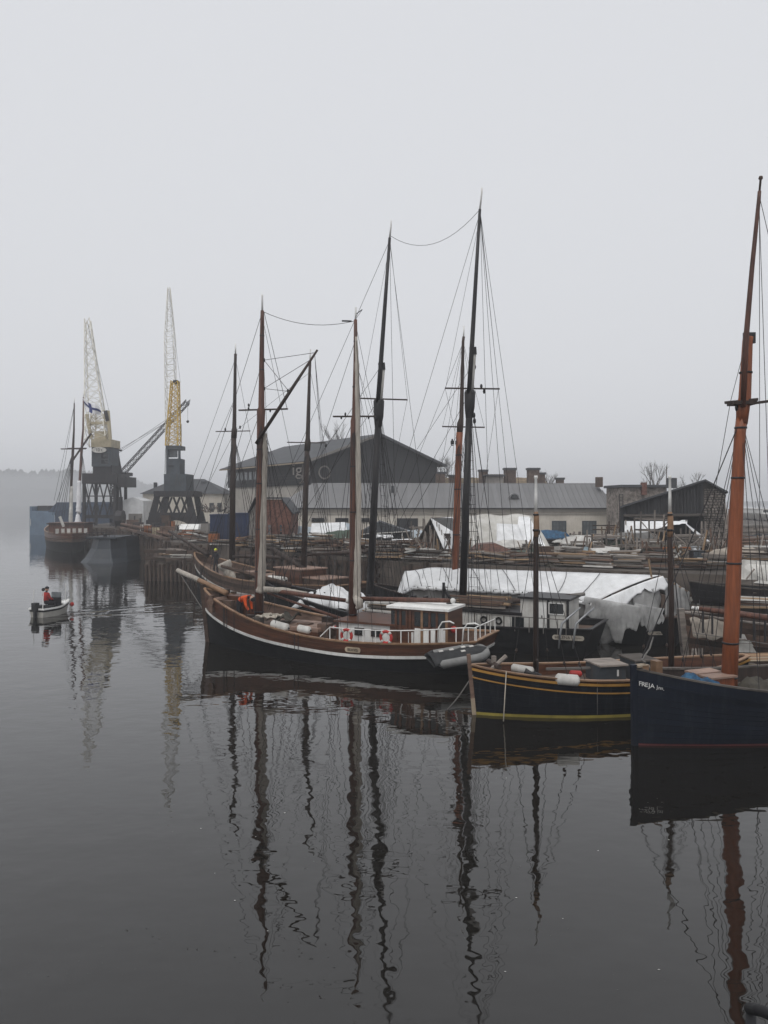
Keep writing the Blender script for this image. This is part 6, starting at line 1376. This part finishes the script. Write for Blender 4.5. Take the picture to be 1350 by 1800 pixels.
for a in (('timber stack between the blue tank and the far mainmast',545,48.5,26,3.0,1.2,.9,.05,G3),('long boards stacked left of the ketch mainmast',590,47.8,26,3.2,1.2,.9,-.1,G2),('boards stacked right of the ketch mainmast',640,47.2,24,2.6,1.1,.8,.2,G3),
          ('timber heap below the white-sheeted rubble',690,47.5,30,2.6,1.4,1.0,-.3,G2),('steep timber pile just left of the white tent bow',722,46.8,20,2.0,1.2,1.1,.9,G2),('grey boards before the plank shed',770,47.0,18,1.8,1.0,.6,.1,G3),
          ('splayed timber heap right of the blue-sheeted crate',1000,46.0,28,1.7,1.4,.8,.6,G3),('pale offcut pile beside the splayed heap',1030,45.2,22,1.2,1.1,.55,-.8,[tanwood,greywood,ruddywood]),('dark timber stack below the green skip',1100,46,22,2.0,1.2,.6,.1,G2),
          ('timber stack under the sheet awning',1130,52,26,2.6,1.2,.9,.0,G2),('planks stacked below the rubble stone corner',1255,44,26,1.8,1.2,.7,.3,G2),('long dark planks stacked right of the pine mast',1335,44,26,3.0,1.4,.8,.1,G2),('grey timber stack at the far right beyond the pine mast',1325,52,24,3.0,1.4,1.1,-.1,G3),
          ('boards leaning along the quay by the brick shed',480,57,22,2.4,1.2,.6,-.4,G3),('low planks on the quay before the blue containers',400,63,18,2.8,1.2,.4,-.5,G2),('timber lying on the lower slip behind the boom',1260,36.6,18,2.4,1.0,.35,-.3,G2,1.55),('dark beams on the slip right of the pine mast',1335,34.6,18,2.6,.9,.4,-.35,G2,1.55)):
    timber(*a)
t = thing('rubble_heap', 'scrap heap topped with crumpled white sheets left of the tent bow', 'scrap heap', gp(695,50,YZ)); planks_on(t, 34, gp(692,50,YZ+.1), 2.0, 1.4, .9, V((1,.1,0)), G2, 'scrap_board')
heap_cover('white_sheets', 'crumpled white sheets on top of the scrap heap', gp(673,56.8,YZ+.95), .75,.5,.32,V((1,0,0)),tarpwhite,51,.5); heap_cover('white_sheets', 'flatter white sheets at the right end of the scrap heap', gp(706,50,YZ+1.0), .75,.45,.25,V((1,0,0)),tarpwhite,52,.5)
heap_cover('white_sheets', 'small white sheet bundle near the splayed timber heap', gp(972,44.8,YZ), .45,.4,.4,V((1,0,0)),dirtywhite,53,.5); heap_cover('white_sheets', 'white sheet on the heap under the left window', gp(992,60,YZ+.4), .9,.5,.3,V((1,0,0)),dirtywhite,54,.4)
MBl = [((650,1000),(700,945),46.5)]
lg = thing('peeled_log', 'thick peeled log leaning across the scrap heap', 'log', gp(725,48.5,YZ)); MB().tube([at(652,962,51),at(690,974,49.5),at(730,984,48)],[.13,.16,.15],9).build('log', tanwood if False else caprail, lg, True)

# more loose yard things
def barrel(label, px, d, m, h=.9, r_=.3, lying=False):
    c = gp(px,max(d,ED(px)+.6),YZ); t = thing('oil_drum', label, 'drum', tuple(c)); a, b = (c+V((-h/2,0,r_)), c+V((h/2,0,r_))) if lying else (c, c+V((0,0,h)))
    u_ = (b-a).normalized(); MB().tube([a,b],[r_,r_],14).build('shell', m, t, True)
    for f in (.02,.35,.66,.98): MB().torus(a.lerp(b,f),u_,r_,.025,16,5).build('hoop', m, t, True)
def crate(label, px, d, w_, h, m=greywood, rz=0.):
    c = gp(px,max(d,ED(px)+.7),YZ); t = thing('crate', label, 'crate', tuple(c)); piece('crate_core', darkwood, t, c+V((0,0,h/2)), (w_*.94,w_*.8,h*.96), rz); n = 5
    for i in range(n):
        z = h*(i+.5)/n
        for q, (sx_, sy_) in enumerate(((0,-.42),(0,.42))): piece('crate_slat', m, t, c+V((-math.sin(rz)*sy_*w_, math.cos(rz)*sy_*w_, z)), (w_,.03,h/n*.82), rz)
    for s_ in (-.46,.46): piece('crate_batten', m, t, c+V((math.cos(rz)*s_*w_-math.sin(rz)*-.45*w_, math.sin(rz)*s_*w_+math.cos(rz)*-.45*w_, h/2)), (.08,.04,h), rz)
def logs(label, px, d, n, ln, ang, m=ruddywood):
    c = gp(px,max(d,ED(px)+.9),YZ); t = thing('log_pile', label, 'log pile', tuple(c)); x = V((math.cos(ang),math.sin(ang),0)); y = V((-x.y,x.x,0)); k = 0; row = 0; per = max(2,int(n**.5)+1)
    while k < n:
        for j in range(max(1,per-row)):
            if k >= n: break
            rr = R.uniform(.08,.13); q = c+y*((j-(per-row)/2)*.26)+V((0,0,.12+row*.21)); l = ln*R.uniform(.8,1.1); rod('log', m, t, q-x*l/2, q+x*l/2+V((0,0,R.uniform(-.03,.05))), rr); k += 1
        row += 1
def cabledrum(label, px, d, r_=.5):
    c = gp(px,max(d,ED(px)+.7),YZ); t = thing('cable_drum', label, 'cable drum', tuple(c)); u_ = V((.9,.43,0))
    for s_ in (-.3,.3): rod('flange', greywood, t, c+u_*(s_-.03)+V((0,0,r_)), c+u_*(s_+.03)+V((0,0,r_)), r_)
    rod('cable_core', rubberdark, t, c-u_*.27+V((0,0,r_)), c+u_*.27+V((0,0,r_)), r_*.6)
def pallets(label, px, d, n, rz=0.):
    c = gp(px,max(d,ED(px)+.8),YZ); t = thing('pallet_stack', label, 'pallets', tuple(c))
    for k in range(n):
        for j in range(5): piece('deck_slat', greywood, t, c+V((0,(j-2)*.24,.14+k*.15)), (1.2,.15,.025), 0)
        for j in (-.5,0,.5): piece('bearer', greywood, t, c+V((j,0,.07+k*.15)), (.1,1.1,.1), 0)
for a in (('timber stack at the quay edge beside the far foremast',430,60,20,2.6,1.2,.7,-.7,G2),('boards piled behind the far ship amidships',470,58,26,2.8,1.3,1.0,-.6,G3),('dense board pile left of the far mainmast',515,55.5,26,2.6,1.2,1.0,-.7,G2),('tall board pile right of the far mainmast',560,53.5,30,2.8,1.2,1.2,-.75,G3),('quay-edge planks between far mainmast and ketch mainmast',588,52,24,2.4,1.0,.9,-.8,G2),
          ('quay-edge boards left of the black foremast',630,50.5,26,2.2,1.0,1.0,-.75,G2),('quay-edge boards right of the black foremast',672,48.9,26,2.4,1.0,.9,-.8,G3),('boards lying behind the tent bow end',745,46.5,26,2.4,1.0,.7,-.45,G2),('dark boards behind the tent beside the pine mast',830,45.5,24,2.6,.9,.5,-.45,G2),('boards edge-on behind the tent below the boat cabin',870,44.6,24,2.4,.9,.55,-.5,G3),
          ('broken boards behind the tent below the green lid bin',915,44,24,2.2,.9,.55,-.4,G2),('plank tangle behind the tent under the blue-sheeted crate',960,43.4,26,2.0,.9,.6,-.6,G3),('pale plank tangle behind the tent ridge middle',1005,42.9,26,1.9,.9,.6,-.3,[tanwood,greywood,greywood]),('brown plank tangle behind the tent under the blue bin',1050,42.4,26,2.0,.9,.55,-.5,G2),('grey plank tangle behind the tent gable peak',1105,42,26,2.0,.9,.6,-.4,G3),('plank tangle behind the tent right corner',1160,41.4,26,1.8,.9,.7,-.5,G2),
          ('planks piled before the dark grey cabinet',1215,41,22,1.8,.9,.5,-.4,G2),('long boards heaped left of the white screen',1268,41,26,2.2,1.0,.7,-.3,G2),('boards behind the white screen at the right edge',1335,41,22,2.4,1.0,1.1,-.3,G2),('board pile in mid yard behind the green skip',1090,57,24,2.4,1.2,.9,.1,G3),('board pile in front of the cream building double door',716,66,22,2.6,1.2,.8,.1,G2),('board pile left of the workbench',1030,61,22,2.2,1.2,.8,.2,G3),('planks under the covered boat',585,59,20,2.4,1.1,.5,.0,G2)):
    timber(*a)
logs('log pile between the brick shed and blue tank', 500, 60, 11, 2.4, .2); logs('log pile right of the dark frame shed', 738, 56, 10, 2.0, .3); logs('pale log pile left of the green skip', 1062, 54, 12, 1.8, .4, greywood); logs('log pile at the foot of the boathouse opening', 1205, 55, 12, 2.2, .1, greywood); logs('dark log pile right of the stone corner', 1300, 50, 12, 2.4, .1)
barrel('blue steel drum left of the dark frame shed', 622, 57, bluecont); barrel('rusty steel drum beside the plank shed gable', 744, 51, rust); barrel('green steel drum right of the green lid bin', 943, 48, greenp); barrel('black drum lying before the green skip', 1092, 49, rubberdark, lying=True); barrel('blue drum under the awning', 1172, 53, bluecont); barrel('black drum beside the orange rack', 1160, 43.5, rubberdark); barrel('grey drum behind the firewood rack', 1222, 47, steel)
crate('big tan crate on the quay edge behind the far ship mainmast', 520, 55.8, 1.3, .75, tanwood, -.7); crate('grey slatted crate right of the dark frame shed', 730, 53, .9, .7); crate('slatted crate before the boat cabin', 840, 46.8, .8, .6, ruddywood, .2); crate('tan slatted crate by the splayed timber heap', 1016, 48, .8, .6, tanwood, -.3); crate('grey crate at the foot of the awning', 1120, 54, .9, .8); crate('brown crate left of the leaning poles', 1246, 50, .8, .8, ruddywood, .3); crate('grey crate stacked near the right edge staging', 1310, 55, 1.0, .9)
cabledrum('cable drum in the middle of the boathouse yard', 1170, 50.5); cabledrum('cable drum beside the brick shed', 522, 60, .6)
pallets('pallet stack left of the blue-sheeted crate', 935, 52, 5); pallets('pallet stack in front of the boathouse left side', 1140, 56, 6); pallets('pallet stack near the right window heap', 1045, 57, 4)
heap_cover('canvas_heap', 'grey canvas heap behind the black foremast', gp(655,52,YZ), .9,.6,.7,V((1,0,0)),tarpgrey,61,.4); heap_cover('canvas_heap', 'olive canvas heap at the quay edge behind the tent', gp(985,43.2,YZ), .8,.5,.5,V((1,0,0)),olive,62,.4); heap_cover('tarpaulin', 'pale tarpaulin heap under the boathouse awning', gp(1190,53.5,YZ), 1.0,.6,.7,V((1,0,0)),dirtywhite,63,.4); heap_cover('tarpaulin', 'small blue tarpaulin heap beside the splayed timber', gp(1042,47,YZ), .6,.4,.4,V((1,0,0)),bluecloth,64,.4)
heap_cover('canvas_heap', 'brown canvas heap right of the firewood rack', gp(1250,42.4,YZ), .8,.5,.5,V((1,0,0)),olive,65,.4)

def upturned(label, px, d, L_, W_, h, ang, m):
    c = gp(px,max(d,ED(px)+1.0),YZ); t = thing('upturned_dinghy', label, 'dinghy', tuple(c)); x = V((math.cos(ang),math.sin(ang),0)); y = V((-x.y,x.x,0)); rows = []
    for i in range(13):
        f = -1+2*i/12; wv = W_/2*max(.05,1-abs(f)**2.6 if f > 0 else 1-.35*abs(f)**2); hv = h*(1-.25*abs(f)**2)
        rows.append([c+x*f*L_/2+y*wv*math.cos(q*math.pi/10)+V((0,0,.18+hv*math.sin(q*math.pi/10)**.8)) for q in range(11)])
    MB().grid(rows).build('hull', m, t, True, solid=.02); stickp('keel', greywood, t, c-x*L_*.46+V((0,0,.16+h*.8)), c+x*L_*.44+V((0,0,.2+h*.85)), .05, .09)
    for s_ in (-.3,.3): piece('chock', greywood, t, c+x*s_*L_+V((0,0,.1)), (.15,W_,.2), ang)
upturned('grey upturned dinghy behind the tent ridge beside the small boat mast', 990, 50, 3.2, 1.3, .55, .1, greyrender); upturned('white upturned dinghy in the middle of the boathouse yard', 1150, 48, 2.8, 1.2, .5, -.2, dirtywhite); upturned('blue upturned dinghy right of the splayed heap', 1040, 50.5, 2.8, 1.2, .5, .3, tankblue); upturned('brown upturned dinghy before the dark frame shed', 690, 54.5, 3.2, 1.3, .6, .1, brownwood); upturned('green upturned dinghy beside the brick shed', 532, 63, 3.0, 1.3, .6, -.2, greenp); upturned('dark upturned dinghy right of the pine mast', 1330, 49.5, 3.2, 1.3, .6, .1, blackspar)
def poles(label, px, d, n, h):
    c = gp(px,max(d,ED(px)+.8),YZ); t = thing('upright_poles', label, 'poles', tuple(c))
    for i in range(n): a = c+V((R.uniform(-.9,.9),R.uniform(-.5,.5),0)); stickp('pole', R.choice((greywood,ruddywood,greywood,tanwood)), t, a, a+V((R.uniform(-.7,.7),R.uniform(-.4,.4),h*R.uniform(.5,1.1))), R.uniform(.05,.09))
for a in (('rough poles standing behind the far ship stern',610,51,9,1.6),('rough poles standing beside the black foremast',640,53,8,1.8),('rough poles behind the tent bow',760,47,9,1.6),('rough poles beside the boat cabin',815,47.5,8,1.5),('rough poles left of the blue-sheeted crate',940,45,7,1.3),('rough poles behind the splayed heap',1010,50,9,1.5),('rough poles right of the workbench',1075,60,8,1.9),('rough poles left of the awning',1105,51,9,1.9),('rough poles under the awning middle',1165,51,10,1.8),('rough poles right of the orange rack',1235,45,9,1.7),('rough poles left of the pine mast foot',1262,46,10,1.9),('rough poles at the right edge behind the white screen',1345,45,9,1.8),('rough poles between blue containers and brick shed',445,63,7,2.0)):
    poles(*a)
staging('staging frame behind the tent right of the small boat mast', 1060, 49, 2.0, 1.7, 2, .1) if False else None
timber('old beams stacked on the low dock corner block', 302, 65.2, 18, 2.4, 1.4, .5, -.7, G2, 1.76); timber('loose planks along the front of the low dock corner block', 322, 63.2, 14, 2.0, .7, .3, -.1, G2, 1.76); timber('planks on the dock above the corner block', 345, 67.5, 24, 2.6, 1.2, .8, -.7, G3); timber('rusty-toned boards on the dock below the site hut', 330, 73, 22, 2.8, 1.3, .7, -.6, [ruddywood,rust,ruddywood,greywood])

def covered(label, px, d, L_, W_, h, ang, m, seed):
    c = gp(px,max(d,ED(px)+1.1),YZ); t = thing('covered_dinghy', label, 'boat', tuple(c)); r = random.Random(seed); x = V((math.cos(ang),math.sin(ang),0)); y = V((-x.y,x.x,0)); rows = []; hull = []
    for i in range(17):
        f = -1+2*i/16; wv = W_/2*max(.06,1-abs(f)**2.4 if f > 0 else 1-.3*abs(f)**2); rz = h*(.62+.38*(1-f*f)**.5)
        rows.append([c+x*f*L_/2+y*wv*(-1+2*q/8)*1.05+V((0,0,rz-(rz-h*.45)*abs(-1+2*q/8)**1.15+.03*math.sin(i*1.9+q)+r.uniform(-.012,.012))) for q in range(9)])
        hull.append([c+x*f*L_/2*.98+y*wv*math.cos(q*math.pi/8)+V((0,0,h*.5-(h*.38)*math.sin(q*math.pi/8)**.7)) for q in range(9)])
    MB().grid(rows).build('cover', m, t, True, solid=.012); MB().grid(hull).build('hull', dirtywhite if seed % 2 else darkwood, t, True, solid=.02)
    for s_ in (-.28,.28): piece('cradle_beam', greywood, t, c+x*s_*L_+V((0,0,.09)), (.15,W_*1.1,.18), ang)
    for s_ in (-.28,.28):
        for q in (-1,1): stickp('cradle_post', greywood, t, c+x*s_*L_+y*q*W_*.55+V((0,0,.05)), c+x*s_*L_+y*q*W_*.5+V((0,0,h*.5)), .07)
for a in (('boat under a pale blue cover right of the dark frame shed',728,60,4.2,1.7,1.4,.25,tarpblue,1),('boat under a dark blue cover before the cream building left window',958,63,4.0,1.6,1.3,-.1,bluecloth,2),('boat under a grey cover behind the green skip',1118,58,4.0,1.6,1.4,.2,tarpgrey,3),('boat under a white cover left of the green skip',1030,55.5,3.6,1.5,1.2,-.2,dirtywhite,4),('boat under an olive cover behind the upturned white dinghy',1172,46.6,3.4,1.4,1.1,.15,olive,5),('boat under a green cover behind the ketch mainmast',610,60,4.0,1.6,1.4,.1,greenp,6),('boat under a grey-white cover between brick shed and far mainmast',525,66,4.0,1.6,1.5,-.15,tarpblue,7),('small boat under a white cover behind the boat cabin',900,53,3.2,1.3,1.0,.1,dirtywhite,8),('boat under a dark cover at the right edge of the yard',1350,54,4.2,1.7,1.4,.1,rubberdark,9),('boat under a stained canvas cover by the white screen',1296,43,3.4,1.4,1.1,.05,stainedcanvas,10)):
    covered(*a)
# trestles and staging
def trestle(label, px, d, w_, h, ang, m=greywood, z=YZ):
    t = thing('trestle', label, 'trestle', gp(px,d,z), 'trestles and staging by the boathouse'); x = V((math.cos(ang),math.sin(ang),0)); y = V((-x.y,x.x,0)); c = gp(px,d,z)
    stickp('beam', m, t, c-x*w_/2+V((0,0,h)), c+x*w_/2+V((0,0,h)), .12)
    for s_ in (-.42,.42):
        for q in (-1,1): stickp('leg', m, t, c+x*w_*s_*1.1+y*q*.35, c+x*w_*s_+V((0,0,h)), .08)
        stickp('cross_tie', m, t, c+x*w_*s_-y*.25+V((0,0,h*.4)), c+x*w_*s_+y*.25+V((0,0,h*.4)), .05)
    return t
def staging(label, px, d, w_, h, lv, ang=0., m=greywood):
    t = thing('staging_frame', label, 'staging', gp(px,d,YZ), 'trestles and staging by the boathouse'); x = V((math.cos(ang),math.sin(ang),0)); c = gp(px,d,YZ); y = V((-x.y,x.x,0))
    for i in (-1,0,1):
        for j in (-.5,.5): stickp('upright', m, t, c+x*i*w_/2+y*j, c+x*(i*w_/2+R.uniform(-.08,.08))+y*j+V((0,0,h*R.uniform(.85,1.08))), .09)
    for k in range(lv):
        for j in (-.5,.5): stickp('ledger', m, t, c-x*w_*.55+y*j+V((0,0,h*(k+1)/(lv+.6))), c+x*w_*.55+y*j+V((0,0,h*(k+1)/(lv+.6)+R.uniform(-.06,.06))), .07)
        stickp('staging_plank', m, t, c-x*w_*.6+V((0,0,h*(k+1)/(lv+.6)+.07)), c+x*w_*.6+V((0,0,h*(k+1)/(lv+.6)+.07)), .3, .05)
    stickp('brace', m, t, c-x*w_/2-y*.5, c+x*w_/2-y*.5+V((0,0,h*.8)), .06); stickp('brace', m, t, c+x*w_/2-y*.52, c-x*w_/2-y*.52+V((0,0,h*.8)), .06); return t
staging('tall staging frame in front of the white awning', 1146, 54, 2.0, 2.9, 3); staging('staging frame right of the small boat second mast', 1205, 50, 1.9, 1.8, 2, .1); staging('staging frame at the foot of the stone corner', 1258, 52, 1.6, 2.2, 2, -.1); staging('staging rails on the far right behind the pine mast', 1328, 58, 3.0, 1.7, 2)
staging('staging frame behind the tent right of the first small boat mast', 1062, 50.5, 2.0, 1.7, 2, .1); staging('staging frame between workbench and green skip', 1092, 61, 2.0, 2.0, 2, -.1, ruddywood); staging('staging frame beside the dark frame shed', 745, 57, 1.8, 2.2, 2, .15)
staging('low staging below the awning left end', 1112, 49, 1.6, 1.3, 1, .2); staging('dark staging frame between tent gable and orange rack', 1158, 46, 1.6, 1.3, 1, -.15, ruddywood)
for a in (('trestle beside the green skip',1135,49,1.2,1.0,.3),('trestle leaning in the middle of the boathouse yard',1180,48,1.3,1.1,-.4),('trestle before the stone corner',1236,47.5,1.2,1.1,.5),('tall trestle left of the pine mast',1268,48,1.2,1.3,.2),('small trestle right of the splayed timber',1018,52,1.2,.9,.1),('trestle on the slope at the far right',1342,47,1.4,1.0,-.2),('trestle behind the orange rack',1195,46,1.2,.9,.7)):
    trestle(*a)
pb_ = thing('leaning_poles', 'bundle of tall poles leaning against the stone corner', 'poles', gp(1268,55,YZ))
for i in range(10): a = gp(R.uniform(1262,1290),R.uniform(53,56),YZ); stickp('pole', R.choice((greywood,ruddywood)), pb_, a, at(R.uniform(1272,1282),R.uniform(880,925),57.5), .07)
lp = thing('leaning_props', 'loose props leaning in a tangle left of the tent bow', 'poles', gp(735,47,YZ))
for i in range(14): a = gp(R.uniform(715,760),R.uniform(46,48),YZ); stickp('prop', greywood, lp, a, a+V((R.uniform(-1.0,.6),R.uniform(-.4,.8),R.uniform(1.0,2.3))), .07)
t = thing('firewood_rack', 'orange steel rack filled with firewood offcuts', 'rack', gp(1190,44,YZ))
for p in (1166,1213):
    for dy in (0,.8): rod('upright', rust, t, gp(p,44+dy,YZ), gp(p,44+dy,YZ+1.0), .04)
for z in (.05,1.0): rod('rail', rust, t, gp(1166,44,YZ+z), gp(1213,44,YZ+z), .04)
bxg(t,'rack_panel',rust,1167,1212,44.05,YZ+.1,YZ+.4,.04)
for i in range(26): a = gp(R.uniform(1170,1206),44+R.random()*.6,YZ+.3+R.random()*.55); stickp('firewood', R.choice((tanwood,tanwood,greywood,dirtywhite)), t, a, a+V((R.uniform(-.35,.5),R.uniform(-.3,.2),R.uniform(-.15,.5))), R.uniform(.06,.12))
t = thing('blue_grey_cabinet', 'dark grey plank cabinet right of the firewood rack', 'cabinet', gp(1229,43,YZ)); bxg(t,'cabinet_body',darksteel,1219,1240,43,YZ,YZ+.85,.6)
for i in range(5): bxg(t,'front_slat',slate,1219.5+i*4.1,1223+i*4.1,42.97,YZ+.03,YZ+.83,.04)
bxg(t,'cabinet_top',iron,1218,1241,42.95,YZ+.85,YZ+.9,.7)
t = thing('white_screen', 'big white rounded panel standing on the slip right of the pine mast', 'screen', gp(1325,36,1.55))
MB().poly([at(1298,1022,37.6),at(1298,992,37.6),at(1301,986,37.6),at(1308,984,37.6),at(1362,988,37.6),at(1362,1028,37.0)],(0,.1,0)).build('panel_sheet', dirtywhite, t); stickp('lean_bar', greywood, t, at(1312,1018,37.2), at(1326,1000,37.2), .06)
for q in (1329,1345): line('tie_rope', t, at(q,986,37.4), at(q+3,1022,37.2), .015)
piece('panel_foot', greywood, t, gp(1325,37.5,2.1), (1.8,.3,1.1))
t = thing('leaning_board', 'narrow white board leaning left of the pine mast', 'board', gp(1281,43,YZ)); stickp('board', dirtywhite, t, gp(1284,43,YZ), at(1280,962,43.4), .28, .04)
# tarred boat on the slip
Tb = Ship('tarred_boat', 'black tarred clinker boat on the slip behind the brown boom', 'boat', (14.7,36.4), (22.5,34.6), 2.0, 1.0, .9, 1.15, tr=.5, rb=.2, rs=.1, kb=.2, ZB=.15)
tb = Tb.root
for ob in ():
    pass
for i in range(6): Tb.band('strake', blackspar, lambda t, i=i: .15+(Tb.sheer(t)-.15)*i/6, lambda t, i=i: .15+(Tb.sheer(t)-.15)*(i+1)/6, .02*(i % 2), 1, thick=.02)
Tb.deck('floor', darkwood, lambda t: Tb.sheer(t)-.25); Tb.cap(greywood,.1,.05)
for k in range(6): Tb.box('thwart', greywood, -3+k*1.1, -2.8+k*1.1, -.85,.85,.78,.83)
tb.location.z = 1.5
# marina boats at the far right in mist
for i, (p, d, lb_) in enumerate(((1322,150,'white cabin cruiser leftmost in the misty marina'),(1336,145,'white cabin cruiser in the middle of the misty marina'),(1350,140,'white cabin cruiser at the right edge in the misty marina'))):
    t = thing('cabin_cruiser', lb_, 'motor boat', gp(p,d,YZ), 'cruisers in the misty marina'); c = gp(p,d,YZ)
    rows = [[c+V((-.9+1.8*0+y*(1-.8*max(0,f-.6)/.4), -3+6*f, z+ (.3*f if z > .5 else 0))) for (y, z) in ((-1.2,1.3),(-.7,.2),(0,0),(.7,.2),(1.2,1.3))] for f in [k/8 for k in range(9)]]
    MB().grid(rows).build('hull', dirtywhite, t, True); MB().box(c+V((-.9,0,1.7)),(1.8,3,.9)).build('cabin', white, t); MB().box(c+V((-.9,-1.52,1.8)),(1.4,.04,.4)).build('window', glass, t); MB().box(c+V((-.9,0,2.2)),(2.0,3.2,.1)).build('cabin_roof', white, t)
    for dy in (-2,2): MB().box(c+V((-.9,dy,.15)),(1.6,.2,.35)).build('cradle', iron, t)
    rod('mast', steel, t, c+V((-.9,0,2.2)), c+V((-.9,0,3.6)), .05)
wl = thing('low_dock_wall', 'low stone dock wall at the far right edge behind the staging', 'wall', gp(1330,75,YZ)); bxp(wl,'wall_face',stone,1283,1420,925,950,75,1.0); bxp(wl,'coping',greyrender,1283,1420,922,925.5,74.9,1.2)
# thin flag/antenna masts behind the boathouse
for p, y0, d, lb_ in ((1150,815,120,'thin leaning pole in the mist left of the boathouse'),(1172,820,75,'thin aerial beside the small boat second mast')):
    t = thing('aerial_pole', lb_, 'pole', gp(p-3,d,YZ)); rod('pole', rope_g, t, gp(p-3,d,YZ), at(p,y0,d), .05); line('guy_wire', t, at(p,y0+8,d), gp(p-10,d,8.5), .02)
# ladder and rail on the dark side wall
t = thing('roof_ladder', 'steel ladder at the corner between cream building and boathouse', 'ladder', gp(1092,64,YZ))
for p in (1089,1095): rod('ladder_rail', iron, t, gp(p,64,YZ), at(p,868,64), .035)
for k in range(16): rod('ladder_rung', iron, t, gp(1089,64,YZ+.3+k*.26), gp(1095,64,YZ+.3+k*.26), .02)

# ================================================================== metal handrail at the lower right, floating bits, haze
t = thing('handrail', 'dark steel handrail end at the lower right corner', 'railing', gp(1322,5.4,-.8))
MB().tube([gp(1320,5.4,-.9), at(1320,1776,5.4)],.035,12).build('rail_post', iron, t, True); MB().tube([at(1317,1773,5.4), at(1335,1776,5.1), at(1368,1789,4.7), at(1460,1820,4.0)],.036,12).build('hand_rail', iron, t, True)
MB().tube([at(1420,1805,4.3)-V((0,0,4.0)), at(1420,1805,4.3)],.035,10).build('rail_post', iron, t, True)
fb = MB(); r = random.Random(9)
clus = [(-r.uniform(0,1)*4.5, r.uniform(10,20)) for _ in range(26)]+[(r.uniform(-1,6), r.uniform(10,14)) for _ in range(4)]
for cxx, cyy in clus:
    for _ in range(r.randint(3,16)):
        x, y = cxx+r.gauss(0,.45), cyy+r.gauss(0,.12); l = r.uniform(.006,.022); a = r.gauss(0,.5); u_ = V((math.cos(a)*l, math.sin(a)*l,0)); v_ = V((-math.sin(a),math.cos(a),0))*l*r.uniform(.15,.5)
        c = V((x,y,.006)); fb.add([c-u_,c-v_,c+u_*.9,c+v_],[(0,1,2,3)])
tag(fb.build('floating_debris', mat('floating leaf litter',(.018,.015,.012),.7,.4,9,bump=0)), 'dark leaf litter and twigs floating on the water', 'debris', kind='stuff')
fw = MB()
for _ in range(16):
    x, y = r.uniform(-6.5,6.5), r.uniform(10,19); l = r.uniform(.01,.022); fw.add([V((x-l,y,.007)),V((x,y-l*.5,.007)),V((x+l,y,.007)),V((x,y+l*.6,.007))],[(0,1,2,3)])
tag(fw.build('floating_foam', mat('pale foam flecks',(.5,.5,.48),.8,.2,9,bump=0)), 'pale flecks floating on the near water', 'debris', kind='stuff')

hz = MB().box((0,700,21.5),(2320,1560,46)).build('haze', None, None, base=(0,700,0)); hm = bpy.data.materials.new('harbour fog'); hm.use_nodes = True
hn = hm.node_tree; hn.nodes.clear(); ho_ = hn.nodes.new('ShaderNodeOutputMaterial'); pv = hn.nodes.new('ShaderNodeVolumePrincipled'); pv.inputs['Color'].default_value = (.93,.945,.97,1); pv.inputs['Density'].default_value = .0012; pv.inputs['Anisotropy'].default_value = .2; pv.inputs['Density Attribute'].default_value = ''
hn.links.new(pv.outputs[0], ho_.inputs['Volume']); hz.data.materials.append(hm); tag(hz, 'pale grey harbour fog', 'fog', kind='stuff')
try: hm.cycles.homogeneous_volume = True
except Exception: pass
